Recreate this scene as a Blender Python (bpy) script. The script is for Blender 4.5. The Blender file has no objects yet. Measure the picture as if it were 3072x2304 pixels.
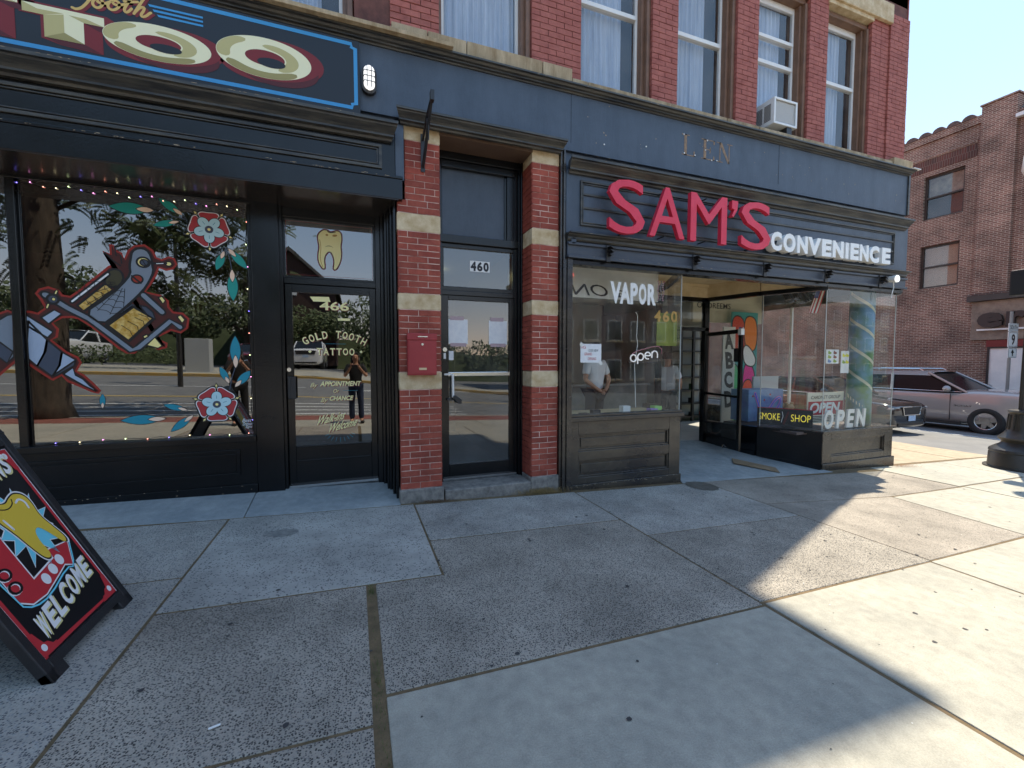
import bpy, bmesh, math, random
from mathutils import Vector, Matrix
random.seed(7)
R = math.radians
S = bpy.context.scene
COL = S.collection
# ------------------------------------------------------------------ camera, light, exposure
cam = bpy.data.objects.new('camera', bpy.data.cameras.new('camera'))
COL.objects.link(cam)
cam.data.sensor_width = 36.0
cam.data.lens = 36.0 * 1276.7 / 3072
cam.data.clip_start = 0.05
cam.data.clip_end = 2000
cam.location = (0, 0, 1.55)
cam.rotation_euler = (R(90 - 2.993), 0, R(-20.277))
S.camera = cam
W = bpy.data.worlds.new('World'); S.world = W; W.use_nodes = True
wn = W.node_tree.nodes; bg = wn['Background']
sky = wn.new('ShaderNodeTexSky'); sky.sky_type = 'NISHITA'; sky.sun_disc = False
SUN = Vector((0.423, 0.174, 0.889)).normalized()
sky.sun_elevation = math.asin(SUN.z); sky.sun_rotation = math.atan2(SUN.x, SUN.y)
sky.air_density = 1.0; sky.dust_density = 0.1; sky.ozone_density = 2.0
gm = wn.new('ShaderNodeGamma'); gm.inputs[1].default_value = .30
hsv = wn.new('ShaderNodeHueSaturation'); hsv.inputs['Saturation'].default_value = 2.5
W.node_tree.links.new(sky.outputs[0], gm.inputs[0]); W.node_tree.links.new(gm.outputs[0], hsv.inputs['Color'])
tint = wn.new('ShaderNodeMix'); tint.data_type = 'RGBA'; tint.blend_type = 'MULTIPLY'; tint.inputs[0].default_value = 1; tint.inputs[7].default_value = (2.0, 1.55, 1.42, 1)
W.node_tree.links.new(hsv.outputs[0], tint.inputs[6]); W.node_tree.links.new(tint.outputs[2], bg.inputs[0]); bg.inputs[1].default_value = 0.15
sl = bpy.data.lights.new('sun', 'SUN'); sl.energy = 2.0; sl.angle = R(0.55); sl.color = (1.0, 0.91, 0.74)
so = bpy.data.objects.new('sun', sl); COL.objects.link(so)
so.rotation_euler = SUN.to_track_quat('Z', 'Y').to_euler()
S.view_settings.view_transform = 'Standard'; S.view_settings.look = 'None'
S.view_settings.exposure = 2.12; S.view_settings.gamma = 1.0; S.view_settings.use_curve_mapping = False
S.render.engine = 'CYCLES'
S.cycles.use_denoising = True
S.cycles.max_bounces = 7; S.cycles.diffuse_bounces = 4; S.cycles.glossy_bounces = 4
S.cycles.transparent_max_bounces = 40; S.cycles.caustics_reflective = False; S.cycles.caustics_refractive = False

# ------------------------------------------------------------------ materials
M = {}
def lin(c):
    return tuple((x / 12.92 if x <= .04045 else ((x + .055) / 1.055) ** 2.4) for x in c)
def rgb(r, g, b): return lin((r / 255, g / 255, b / 255))
def mat(name, c, rough=.6, c2=None, scale=4., bump=0., bscale=60., metal=0., emis=None, spec=.5, detail=5., rnd=0., coat=0., stretch=None, rvar=0., fine=0., fscale=160.):
    if name in M: return M[name]
    m = bpy.data.materials.new(name); m.use_nodes = True
    n = m.node_tree.nodes; l = m.node_tree.links; b = n['Principled BSDF']
    b.inputs['Roughness'].default_value = rough; b.inputs['Metallic'].default_value = metal
    b.inputs['Specular IOR Level'].default_value = spec
    b.inputs['Coat Weight'].default_value = coat; b.inputs['Coat Roughness'].default_value = .08
    b.inputs['Base Color'].default_value = (*c, 1)
    geo = n.new('ShaderNodeNewGeometry'); vec = geo.outputs['Position']
    if stretch:
        mp = n.new('ShaderNodeMapping'); mp.inputs['Scale'].default_value = stretch
        l.new(vec, mp.inputs['Vector']); vec = mp.outputs[0]
    out = None
    if c2 is not None:
        t = n.new('ShaderNodeTexNoise'); t.inputs['Scale'].default_value = scale; t.inputs['Detail'].default_value = detail
        t.inputs['Roughness'].default_value = .65
        l.new(vec, t.inputs['Vector'])
        r = n.new('ShaderNodeValToRGB'); r.color_ramp.elements[0].position = .36; r.color_ramp.elements[1].position = .66
        r.color_ramp.elements[0].color = (*c, 1); r.color_ramp.elements[1].color = (*c2, 1)
        l.new(t.outputs['Fac'], r.inputs[0]); out = r.outputs[0]
    if rnd:
        oi = n.new('ShaderNodeObjectInfo'); hs = n.new('ShaderNodeHueSaturation')
        mr = n.new('ShaderNodeMapRange'); mr.inputs[3].default_value = 1 - rnd; mr.inputs[4].default_value = 1 + rnd
        l.new(oi.outputs['Random'], mr.inputs[0]); l.new(mr.outputs[0], hs.inputs['Value'])
        if out: l.new(out, hs.inputs['Color'])
        else: hs.inputs['Color'].default_value = (*c, 1)
        out = hs.outputs[0]
    if fine:
        t4 = n.new('ShaderNodeTexNoise'); t4.inputs['Scale'].default_value = fscale; t4.inputs['Detail'].default_value = 3; l.new(geo.outputs['Position'], t4.inputs['Vector'])
        t5 = n.new('ShaderNodeTexNoise'); t5.inputs['Scale'].default_value = fscale * .09; t5.inputs['Detail'].default_value = 6; l.new(geo.outputs['Position'], t5.inputs['Vector'])
        a5 = n.new('ShaderNodeMath'); a5.operation = 'ADD'; l.new(t4.outputs['Fac'], a5.inputs[0]); l.new(t5.outputs['Fac'], a5.inputs[1])
        m5 = n.new('ShaderNodeMapRange'); m5.inputs[1].default_value = .7; m5.inputs[2].default_value = 1.3; m5.inputs[3].default_value = 1 - fine; m5.inputs[4].default_value = 1 + fine; l.new(a5.outputs[0], m5.inputs[0])
        h5 = n.new('ShaderNodeHueSaturation'); l.new(m5.outputs[0], h5.inputs['Value'])
        if out: l.new(out, h5.inputs['Color'])
        else: h5.inputs['Color'].default_value = (*c, 1)
        out = h5.outputs[0]
    if out: l.new(out, b.inputs['Base Color'])
    if rvar:
        t3 = n.new('ShaderNodeTexNoise'); t3.inputs['Scale'].default_value = 3; t3.inputs['Detail'].default_value = 6
        l.new(vec, t3.inputs['Vector'])
        mr3 = n.new('ShaderNodeMapRange'); mr3.inputs[3].default_value = max(.02, rough - rvar); mr3.inputs[4].default_value = rough + rvar
        l.new(t3.outputs['Fac'], mr3.inputs[0]); l.new(mr3.outputs[0], b.inputs['Roughness'])
    if bump:
        t2 = n.new('ShaderNodeTexNoise'); t2.inputs['Scale'].default_value = bscale; t2.inputs['Detail'].default_value = 4
        l.new(vec, t2.inputs['Vector'])
        bp = n.new('ShaderNodeBump'); bp.inputs['Strength'].default_value = bump; bp.inputs['Distance'].default_value = .01
        l.new(t2.outputs['Fac'], bp.inputs['Height']); l.new(bp.outputs[0], b.inputs['Normal'])
    if emis:
        b.inputs['Emission Color'].default_value = (*emis[0], 1); b.inputs['Emission Strength'].default_value = emis[1]
    M[name] = m
    return m
def glass(name, ior=1.55, tint=(1, 1, 1), rough=.0, dirt=0.):
    m = bpy.data.materials.new(name); m.use_nodes = True
    n = m.node_tree.nodes; l = m.node_tree.links; n.remove(n['Principled BSDF'])
    g = n.new('ShaderNodeBsdfGlossy'); g.inputs['Roughness'].default_value = rough
    t = n.new('ShaderNodeBsdfTransparent'); t.inputs[0].default_value = (*tint, 1)
    f = n.new('ShaderNodeFresnel'); f.inputs['IOR'].default_value = ior
    ge = n.new('ShaderNodeNewGeometry')
    iv = n.new('ShaderNodeMath'); iv.operation = 'SUBTRACT'; iv.inputs[0].default_value = 1
    l.new(ge.outputs['Backfacing'], iv.inputs[1])
    mu = n.new('ShaderNodeMath'); mu.operation = 'MULTIPLY'
    l.new(f.outputs[0], mu.inputs[0]); l.new(iv.outputs[0], mu.inputs[1])
    mx = n.new('ShaderNodeMixShader')
    l.new(mu.outputs[0], mx.inputs[0]); l.new(t.outputs[0], mx.inputs[1]); l.new(g.outputs[0], mx.inputs[2])
    last = mx.outputs[0]
    if dirt:
        d = n.new('ShaderNodeBsdfDiffuse'); d.inputs[0].default_value = (.6, .6, .58, 1)
        no = n.new('ShaderNodeTexNoise'); no.inputs['Scale'].default_value = 2.5; no.inputs['Detail'].default_value = 6
        l.new(ge.outputs['Position'], no.inputs['Vector'])
        mr = n.new('ShaderNodeMapRange'); mr.inputs[1].default_value = .35; mr.inputs[2].default_value = .8
        mr.inputs[3].default_value = 0; mr.inputs[4].default_value = dirt
        l.new(no.outputs['Fac'], mr.inputs[0])
        m2 = n.new('ShaderNodeMixShader'); l.new(mr.outputs[0], m2.inputs[0]); l.new(last, m2.inputs[1]); l.new(d.outputs[0], m2.inputs[2])
        last = m2.outputs[0]
    l.new(last, n['Material Output'].inputs[0])
    M[name] = m
    return m
def aggregate(name, dark, light, cement, density=.5, size=.011, bump=.5, patch=(1., 1.)):
    """exposed aggregate concrete: small stones of mixed tone in cement"""
    m = bpy.data.materials.new(name); m.use_nodes = True
    n = m.node_tree.nodes; l = m.node_tree.links; b = n['Principled BSDF']; b.inputs['Roughness'].default_value = .8
    b.inputs['Specular IOR Level'].default_value = .35
    ge = n.new('ShaderNodeNewGeometry')
    v = n.new('ShaderNodeTexVoronoi'); v.inputs['Scale'].default_value = 1 / size; l.new(ge.outputs['Position'], v.inputs['Vector'])
    r = n.new('ShaderNodeValToRGB'); e = r.color_ramp.elements
    e[0].position = .0; e[0].color = (*dark, 1); e[1].position = 1.; e[1].color = (*light, 1)
    el = e.new(.45); el.color = (*[(dark[i] * .8 + light[i] * .2) for i in range(3)], 1)
    sp = n.new('ShaderNodeSeparateColor'); l.new(v.outputs['Color'], sp.inputs[0]); l.new(sp.outputs[0], r.inputs[0])
    # cement shows between stones and where a second noise hides them
    md = n.new('ShaderNodeMapRange'); md.inputs[1].default_value = .36; md.inputs[2].default_value = .5
    l.new(v.outputs['Distance'], md.inputs[0])
    no = n.new('ShaderNodeTexNoise'); no.inputs['Scale'].default_value = 1.7; no.inputs['Detail'].default_value = 7; l.new(ge.outputs['Position'], no.inputs['Vector'])
    cmpn = n.new('ShaderNodeMath'); cmpn.operation = 'GREATER_THAN'; cmpn.inputs[1].default_value = density
    ad = n.new('ShaderNodeMath'); ad.operation = 'MULTIPLY_ADD'; ad.inputs[1].default_value = .55; l.new(no.outputs['Fac'], ad.inputs[0]); 
    ms = n.new('ShaderNodeMath'); ms.operation = 'MULTIPLY'; ms.inputs[1].default_value = .55; l.new(sp.outputs[1], ms.inputs[0]); l.new(ms.outputs[0], ad.inputs[2])
    l.new(ad.outputs[0], cmpn.inputs[0])
    mxv = n.new('ShaderNodeMath'); mxv.operation = 'MAXIMUM'; l.new(md.outputs[0], mxv.inputs[0]); l.new(cmpn.outputs[0], mxv.inputs[1])
    n2 = n.new('ShaderNodeTexNoise'); n2.inputs['Scale'].default_value = 1.6; n2.inputs['Detail'].default_value = 8; n2.inputs['Roughness'].default_value = .7
    l.new(ge.outputs['Position'], n2.inputs['Vector'])
    mr = n.new('ShaderNodeMapRange'); mr.inputs[1].default_value = .3; mr.inputs[2].default_value = .7; mr.inputs[3].default_value = .66; mr.inputs[4].default_value = 1.34
    l.new(n2.outputs['Fac'], mr.inputs[0])
    mix = n.new('ShaderNodeMix'); mix.data_type = 'RGBA'
    l.new(mxv.outputs[0], mix.inputs[0]); l.new(r.outputs[0], mix.inputs[6]); mix.inputs[7].default_value = (*cement, 1)
    hs = n.new('ShaderNodeHueSaturation'); l.new(mix.outputs[2], hs.inputs['Color']); l.new(mr.outputs[0], hs.inputs['Value'])
    l.new(hs.outputs[0], b.inputs['Base Color'])
    bp = n.new('ShaderNodeBump'); bp.inputs['Strength'].default_value = bump; bp.inputs['Distance'].default_value = .003
    iv = n.new('ShaderNodeMath'); iv.operation = 'SUBTRACT'; iv.inputs[0].default_value = 1; l.new(v.outputs['Distance'], iv.inputs[1])
    l.new(iv.outputs[0], bp.inputs['Height']); l.new(bp.outputs[0], b.inputs['Normal'])
    M[name] = m
    return m
def brickwall(name, c1, c2, mortar, bw=.205, rh=.0677, jt=.009, axis='xz', stain=.5):
    m = bpy.data.materials.new(name); m.use_nodes = True
    n = m.node_tree.nodes; l = m.node_tree.links; b = n['Principled BSDF']; b.inputs['Roughness'].default_value = .85
    ge = n.new('ShaderNodeNewGeometry'); sx = n.new('ShaderNodeSeparateXYZ'); cx = n.new('ShaderNodeCombineXYZ')
    l.new(ge.outputs['Position'], sx.inputs[0])
    if axis == 'xz': l.new(sx.outputs[0], cx.inputs[0])
    elif axis == 'yz': l.new(sx.outputs[1], cx.inputs[0])
    else:
        ad = n.new('ShaderNodeMath'); ad.operation = 'ADD'; l.new(sx.outputs[0], ad.inputs[0]); l.new(sx.outputs[1], ad.inputs[1]); l.new(ad.outputs[0], cx.inputs[0])
    if axis == 'xy': l.new(sx.outputs[0], cx.inputs[0]); l.new(sx.outputs[1], cx.inputs[1])
    else: l.new(sx.outputs[2], cx.inputs[1])
    br = n.new('ShaderNodeTexBrick'); l.new(cx.outputs[0], br.inputs['Vector'])
    br.inputs['Scale'].default_value = 1; br.inputs['Brick Width'].default_value = bw; br.inputs['Row Height'].default_value = rh
    br.inputs['Mortar Size'].default_value = jt; br.inputs['Mortar Smooth'].default_value = .3
    br.inputs['Color1'].default_value = (*c1, 1); br.inputs['Color2'].default_value = (*c2, 1); br.inputs['Mortar'].default_value = (*mortar, 1)
    no = n.new('ShaderNodeTexNoise'); no.inputs['Scale'].default_value = 1.1; no.inputs['Detail'].default_value = 8; l.new(ge.outputs['Position'], no.inputs['Vector'])
    mr = n.new('ShaderNodeMapRange'); mr.inputs[1].default_value = .3; mr.inputs[2].default_value = .7; mr.inputs[3].default_value = 1 - stain * .5; mr.inputs[4].default_value = 1 + stain * .4
    l.new(no.outputs['Fac'], mr.inputs[0])
    hs = n.new('ShaderNodeHueSaturation'); l.new(br.outputs['Color'], hs.inputs['Color']); l.new(mr.outputs[0], hs.inputs['Value'])
    l.new(hs.outputs[0], b.inputs['Base Color'])
    bp = n.new('ShaderNodeBump'); bp.inputs['Strength'].default_value = .6; bp.inputs['Distance'].default_value = .008; bp.invert = True
    l.new(br.outputs['Fac'], bp.inputs['Height']); l.new(bp.outputs[0], b.inputs['Normal'])
    M[name] = m
    return m
# painted wood and metal
mat('paint_navy', (.048, .066, .094), .42, (.066, .088, .122), 2.5, .14, 30, stretch=(1.6, 1, .35), fine=.10, fscale=90, rvar=.1)
mat('paint_black', (.0022, .003, .004), .22, (.0045, .0055, .007), 2.5, .10, 55, rvar=.12, spec=.45)
mat('paint_moulding', (.020, .022, .025), .34, (.085, .080, .066), 6, .25, 60, stretch=(.4, 2, 3))
mat('paint_bay', (.016, .016, .018), .26, (.075, .060, .042), 2.0, .10, 70, rvar=.1, spec=.7, stretch=(.7, 1, 1.5))  # brown tone is the reflection of sunlit pavement, put into the black paint's colour
mat('paint_rail', (.040, .052, .076), .40, (.062, .072, .090), 5, .15, 60, stretch=(.3, 1, 2))
mat('paint_brown', rgb(112, 84, 66), .5, rgb(130, 98, 78), 5, .1, 60)
mat('soffit_brown', rgb(92, 72, 60), .55, rgb(104, 84, 70), 3)
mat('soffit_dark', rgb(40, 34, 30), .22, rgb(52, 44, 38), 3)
mat('brick_red', rgb(136, 58, 44), .75, rgb(162, 80, 62), 5, .45, 90, rnd=.2, fine=.14)
mat('brick_upper', rgb(156, 86, 76), .8, rgb(180, 108, 96), 5, .45, 90, rnd=.16, fine=.12)
mat('mortar_pink', rgb(226, 200, 186), .9, rgb(130, 74, 60), 3, .3, 90)
mat('mortar_dark', rgb(92, 60, 54), .9, rgb(120, 78, 68), 9)
mat('sandstone', rgb(190, 170, 138), .85, rgb(140, 118, 86), 5, .3, 40, detail=9, stretch=(1.6, 1, .3), fine=.12)
mat('sandstone_light', rgb(214, 196, 162), .85, rgb(178, 152, 112), 7, .3, 60, detail=9)
mat('granite', rgb(104, 100, 96), .85, rgb(146, 140, 132), 14, .4, 90, detail=9)
mat('concrete', rgb(150, 147, 136), .85, rgb(168, 163, 149), 1.4, .4, 140, detail=9, fine=.18)
mat('concrete_apron', rgb(128, 134, 136), .85, rgb(152, 155, 154), 3.0, .3, 90, detail=10, fine=.16)
aggregate('aggregate_dark', rgb(38, 38, 40), rgb(140, 135, 128), rgb(154, 146, 134), .84, .0095, .9)
aggregate('aggregate_light', rgb(70, 70, 74), rgb(150, 150, 148), rgb(158, 153, 144), .70, .0105, .8)
aggregate('aggregate_worn', rgb(60, 60, 62), rgb(120, 120, 120), rgb(160, 157, 150), .44, .0125, .8)
aggregate('aggregate_brown', rgb(82, 76, 70), rgb(160, 148, 134), rgb(146, 138, 127), .68, .010, .6)
mat('joint_soil', rgb(118, 98, 72), .95, rgb(88, 76, 54), 12, .5, 120)
mat('sidewalk_tan', rgb(150, 136, 114), .85, rgb(166, 152, 130), 3, .3, 80, fine=.16)
mat('asphalt', (.14, .14, .14), .85, (.19, .187, .18), 1.3, .4, 160, detail=9)
mat('road_paint', (.72, .72, .70), .6, (.55, .55, .53), 14)
mat('road_yellow', (.72, .50, .10), .6, (.55, .38, .08), 14)
mat('white_vinyl', (.80, .80, .78), .4, (.70, .71, .70), 3)
mat('white_metal', (.78, .78, .76), .4)
mat('curtain', (.36, .42, .52), .9, (.58, .63, .70), 5, stretch=(6, 1, .2), rnd=.05)
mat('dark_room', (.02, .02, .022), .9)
mat('red_letter', rgb(214, 44, 70), .45, rgb(222, 58, 84), 5)
mat('white_letter', (.86, .86, .84), .4)
mat('letter_side', rgb(190, 40, 52), .5)
mat('mailbox_red', rgb(150, 40, 46), .38, rgb(160, 48, 52), 4)
mat('chrome', (.75, .75, .75), .18, metal=1.)
mat('dark_metal', (.02, .02, .022), .4)
mat('paper', (.80, .80, .80), .8, (.7, .71, .73), 20)
mat('lamp_white', (.85, .85, .83), .3, emis=((1, .98, .95), .25))
mat('rubber', (.02, .02, .02), .7)
mat('brass', rgb(196, 180, 150), .35, metal=.6)
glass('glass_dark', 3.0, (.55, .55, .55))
glass('glass_shop', 1.7, (.97, .98, .97), dirt=.05)
glass('glass_door', 2.4, (.80, .82, .84), dirt=.05)
glass('glass_upper', 1.85, (.96, .97, .98), dirt=.05)

# ------------------------------------------------------------------ mesh helpers
class MB:
    def __init__(s): s.v = []; s.f = []
    def quad(s, *p):
        i = len(s.v); s.v += [tuple(q) for q in p]; s.f.append(tuple(range(i, i + len(p)))); return s
    def box(s, x0, x1, y0, y1, z0, z1):
        i = len(s.v)
        s.v += [(x0, y0, z0), (x1, y0, z0), (x1, y1, z0), (x0, y1, z0), (x0, y0, z1), (x1, y0, z1), (x1, y1, z1), (x0, y1, z1)]
        s.f += [tuple(i + k for k in q) for q in ((0, 3, 2, 1), (4, 5, 6, 7), (0, 1, 5, 4), (1, 2, 6, 5), (2, 3, 7, 6), (3, 0, 4, 7))]
        return s
    def prism(s, pts, y0, y1, plane='y'):
        """polygon (u, v) swept between two depths; plane 'y': (u, y, v), 'x': (x, u, v), 'z': (u, v, z)"""
        a = sum(pts[k][0] * pts[(k + 1) % len(pts)][1] - pts[(k + 1) % len(pts)][0] * pts[k][1] for k in range(len(pts)))
        if a < 0: pts = pts[::-1]
        def P(p, d): return (p[0], d, p[1]) if plane == 'y' else (d, p[0], p[1]) if plane == 'x' else (p[0], p[1], d)
        i = len(s.v); n = len(pts); lo, hi = min(y0, y1), max(y0, y1)
        s.v += [P(p, lo) for p in pts] + [P(p, hi) for p in pts]
        A, B = tuple(range(i, i + n)), tuple(range(i + n, i + 2 * n))
        flip = plane != 'y'
        s.f.append(A[::-1] if flip else A); s.f.append(B if flip else B[::-1])
        for k in range(n):
            q = (i + k, i + n + k, i + n + (k + 1) % n, i + (k + 1) % n)
            s.f.append(q[::-1] if flip else q)
        return s
    def tube(s, pts, r, seg=8, r2=None, caps=True):
        pts = [Vector(p) for p in pts]; i = len(s.v); n = len(pts)
        up = None
        for k, p in enumerate(pts):
            d = (pts[min(k + 1, n - 1)] - pts[max(k - 1, 0)]).normalized()
            if up is None: up = Vector((0, 0, 1)) if abs(d.z) < .9 else Vector((1, 0, 0))
            a = d.cross(up).normalized(); up = a.cross(d)
            rr = r if r2 is None else r + (r2 - r) * k / max(1, n - 1)
            if isinstance(r, (list, tuple)): rr = r[k]
            for j in range(seg):
                t = 2 * math.pi * j / seg
                s.v.append(tuple(p + a * math.cos(t) * rr + up * math.sin(t) * rr))
        for k in range(n - 1):
            for j in range(seg):
                s.f.append((i + k * seg + j, i + k * seg + (j + 1) % seg, i + (k + 1) * seg + (j + 1) % seg, i + (k + 1) * seg + j))
        if caps:
            s.f.append(tuple(i + j for j in range(seg))[::-1]); s.f.append(tuple(i + (n - 1) * seg + j for j in range(seg)))
        return s
    def lathe(s, prof, cx, cy, seg=24):
        i = len(s.v)
        for r, z in prof:
            for j in range(seg):
                t = 2 * math.pi * j / seg; s.v.append((cx + r * math.cos(t), cy + r * math.sin(t), z))
        for k in range(len(prof) - 1):
            for j in range(seg):
                s.f.append((i + k * seg + j, i + k * seg + (j + 1) % seg, i + (k + 1) * seg + (j + 1) % seg, i + (k + 1) * seg + j))
        s.f.append(tuple(i + j for j in range(seg))[::-1]); s.f.append(tuple(i + (len(prof) - 1) * seg + j for j in range(seg)))
        return s
    def xprofile(s, x0, x1, prof, m0=0, m1=0):
        """moulding: (y, z) profile swept along x with both ends capped; m: how far ends flare with projection"""
        n = len(prof); i = len(s.v); yb = max(p[0] for p in prof)
        s.v += [(x0 - m0 * (yb - p[0]), p[0], p[1]) for p in prof] + [(x1 + m1 * (yb - p[0]), p[0], p[1]) for p in prof]
        a = sum(prof[k][0] * prof[(k + 1) % n][1] - prof[(k + 1) % n][0] * prof[k][1] for k in range(n))
        A, B = tuple(range(i, i + n)), tuple(range(i + n, i + 2 * n))
        if a > 0: s.f += [A[::-1], B]
        else: s.f += [A, B[::-1]]
        for k in range(n):
            q = (i + k, i + (k + 1) % n, i + n + (k + 1) % n, i + n + k)
            s.f.append(q if a > 0 else q[::-1])
        return s
    def build(s, name, m, parent=None, bevel=0., smooth=False, **props):
        me = bpy.data.meshes.new(name); me.from_pydata(s.v, [], s.f)
        for mm in (m if isinstance(m, (list, tuple)) else [m]): me.materials.append(M[mm] if isinstance(mm, str) else mm)
        me.validate(); me.update()
        o = bpy.data.objects.new(name, me); COL.objects.link(o)
        if smooth: me.polygons.foreach_set('use_smooth', [True] * len(me.polygons))
        if bevel:
            b = o.modifiers.new('bevel', 'BEVEL'); b.width = bevel; b.segments = 2; b.limit_method = 'ANGLE'; b.angle_limit = R(40)
        if parent: attach(o, parent)
        for k, v in props.items(): o[k] = v
        return o
ORIG = {}
def attach(o, p):
    o.parent = p
    o.matrix_parent_inverse = Matrix.Translation(-Vector(ORIG.get(p.name, (0, 0, 0))))
def thing(name, loc, label, cat, group=None):
    o = bpy.data.objects.new(name, None); COL.objects.link(o); o.location = loc; o.empty_display_size = .2
    ORIG[o.name] = tuple(loc)
    o['label'] = label; o['category'] = cat
    if group: o['group'] = group
    return o
def tag(o, label, cat, group=None):
    o['label'] = label; o['category'] = cat
    if group: o['group'] = group
    return o
def gz(x): return -.035 * (max(-40, min(x, 30)) - .9)
def ground(x, y):
    k = max(0., min(1., (8 - x) / 10)) * .075
    return gz(x) + k * max(0., min(-3.5 - y, 13.))
# letters, as flat or extruded meshes fitted into a box on a wall
def text_raw(s, ext=0., off=0., shear=0., space=1., res=3):
    c = bpy.data.curves.new('t', 'FONT'); c.body = s; c.extrude = ext; c.offset = off; c.shear = shear; c.space_character = space
    c.resolution_u = res
    o = bpy.data.objects.new('t', c); COL.objects.link(o)
    dg = bpy.context.evaluated_depsgraph_get(); me = bpy.data.meshes.new_from_object(o.evaluated_get(dg))
    v = [tuple(q.co) for q in me.vertices]; f = [tuple(p.vertices) for p in me.polygons]
    bpy.data.objects.remove(o); bpy.data.curves.remove(c); bpy.data.meshes.remove(me)
    return v, f
def text_fit(mb, s, x0, x1, z0, z1, y, depth=0., off=0., shear=0., space=1., fn=None, capline=False):
    """letters facing -Y. depth>0 makes them solid boxes from y (front) to y+depth. fn(u,v)->(x,z) for other layouts"""
    v, f = text_raw(s, .5 if depth else 0., off, shear, space)
    xs = [q[0] for q in v]; ys = [q[1] for q in v]
    a, b, c, d = min(xs), max(xs), min(ys), max(ys)
    i = len(mb.v)
    for q in v:
        u = (q[0] - a) / (b - a); w = (q[1] - c) / (d - c)
        x, z = (x0 + u * (x1 - x0), z0 + w * (z1 - z0)) if fn is None else fn(u, w)
        yy = y + (.5 - q[2]) * depth if depth else y
        mb.v.append((x, yy, z))
    mb.f += [tuple(i + k for k in p) for p in f]
    return mb
# paint strokes and fills on a plane facing -Y
def fill(mb, pts, y):
    a = sum(pts[k][0] * pts[(k + 1) % len(pts)][1] - pts[(k + 1) % len(pts)][0] * pts[k][1] for k in range(len(pts)))
    if a < 0: pts = pts[::-1]
    return mb.quad(*[(p[0], y, p[1]) for p in pts])
def stroke(mb, pts, w, y, closed=False, taper=False):
    y -= .00003 * (len(mb.f) % 5)
    n = len(pts); P = [Vector(p) for p in pts]; L = []
    for k in range(n):
        a = P[k - 1] if (k or closed) else P[0]; b = P[(k + 1) % n] if (k < n - 1 or closed) else P[-1]
        d = (b - a); d = d.normalized() if d.length > 1e-9 else Vector((1, 0)); nn = Vector((-d.y, d.x))
        ww = w * (1 - abs(2 * k / (n - 1) - 1) * .9) if taper else w
        L.append((P[k] + nn * ww / 2, P[k] - nn * ww / 2))
    for k in range(n if closed else n - 1):
        a, b = L[k], L[(k + 1) % n]
        mb.quad((a[1].x, y, a[1].y), (b[1].x, y, b[1].y), (b[0].x, y, b[0].y), (a[0].x, y, a[0].y))
    if not closed and not taper:
        for e in (0, n - 1): fill(mb, ell(P[e].x, P[e].y, w / 2, w / 2, 8), y - .00002 * (1 + len(mb.f) % 7))
    return mb
def ell(cx, cz, rx, rz, n=28, rot=0., a0=0, a1=360):
    o = []
    for k in range(n if a1 - a0 >= 360 else n + 1):
        t = R(a0 + (a1 - a0) * k / n); x, z = rx * math.cos(t), rz * math.sin(t)
        o.append((cx + x * math.cos(rot) - z * math.sin(rot), cz + x * math.sin(rot) + z * math.cos(rot)))
    return o
def smoothpts(pts, closed=True, it=2):
    for _ in range(it):
        o = []; n = len(pts)
        rng = range(n) if closed else range(n - 1)
        if not closed: o.append(pts[0])
        for k in rng:
            a, b = pts[k], pts[(k + 1) % n]
            o.append((a[0] * .75 + b[0] * .25, a[1] * .75 + b[1] * .25)); o.append((a[0] * .25 + b[0] * .75, a[1] * .25 + b[1] * .75))
        if not closed: o.append(pts[-1])
        pts = o
    return pts
def flat(name, c, rough=.55): return mat('flat_' + name, c, rough)


# ================================================================== THE GROUND
def terrain(name, xs, ys, dz, m, **kw):
    mb = MB()
    for x in xs:
        for y in ys: mb.v.append((x, y, ground(x, y) + dz))
    n = len(ys)
    for i in range(len(xs) - 1):
        for j in range(n - 1):
            a = i * n + j; mb.f.append((a, a + n, a + n + 1, a + 1))
    return mb.build(name, m, **kw)
far = [-600, -200, -80] + list(range(-40, 42, 2)) + [80, 200, 600]
terrain('ground', far, far, -.16, 'asphalt', kind='structure')
terrain('main_road', list(range(-60, 62, 2)), [-16.5, -14, -12, -10, -8, -6, -4.5, -3.5, -2.45], -.13, 'asphalt', kind='structure')
terrain('side_road', [12.2, 14, 16, 18, 20.6], [-2.45, 0, 5, 10, 20, 40, 70], -.04, 'asphalt', kind='structure')
sidewalk = terrain('sidewalk', [-30, -20, -10, 0, 5, 9, 11.3, 12.25], [-2.3, -1, 0, 2, 4.6, 5.5], -.006, 'joint_soil', kind='structure')
def slab(poly, m, parent=sidewalk, th=.03, zf=None, name='paving_slab', inset=.009, bevel=.005, **kw):
    zf = zf or ground
    cx = sum(p[0] for p in poly) / len(poly); cy = sum(p[1] for p in poly) / len(poly)
    q = []
    for x, y in poly:
        q.append((x - inset if x > cx else x + inset, y - inset if y > cy else y + inset))
    a = sum(q[k][0] * q[(k + 1) % len(q)][1] - q[(k + 1) % len(q)][0] * q[k][1] for k in range(len(q)))
    if a < 0: q = q[::-1]
    mb = MB(); n = len(q); jig = random.uniform(-.002, .002)
    mb.v = [(x, y, zf(x, y) - th) for x, y in q] + [(x, y, zf(x, y) + jig) for x, y in q]
    mb.f = [tuple(range(n))[::-1], tuple(range(n, 2 * n))] + [(k, (k + 1) % n, n + (k + 1) % n, n + k) for k in range(n)]
    return mb.build(name, m, parent, bevel=bevel, **kw)
def rect(x0, y0, x1, y1): return [(x0, y0), (x1, y0), (x1, y1), (x0, y1)]
slab(rect(-3.2, 3.46, -1.135, 4.62), 'aggregate_light')
slab(rect(-3.2, 1.75, -1.135, 3.46), 'aggregate_light')
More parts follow.
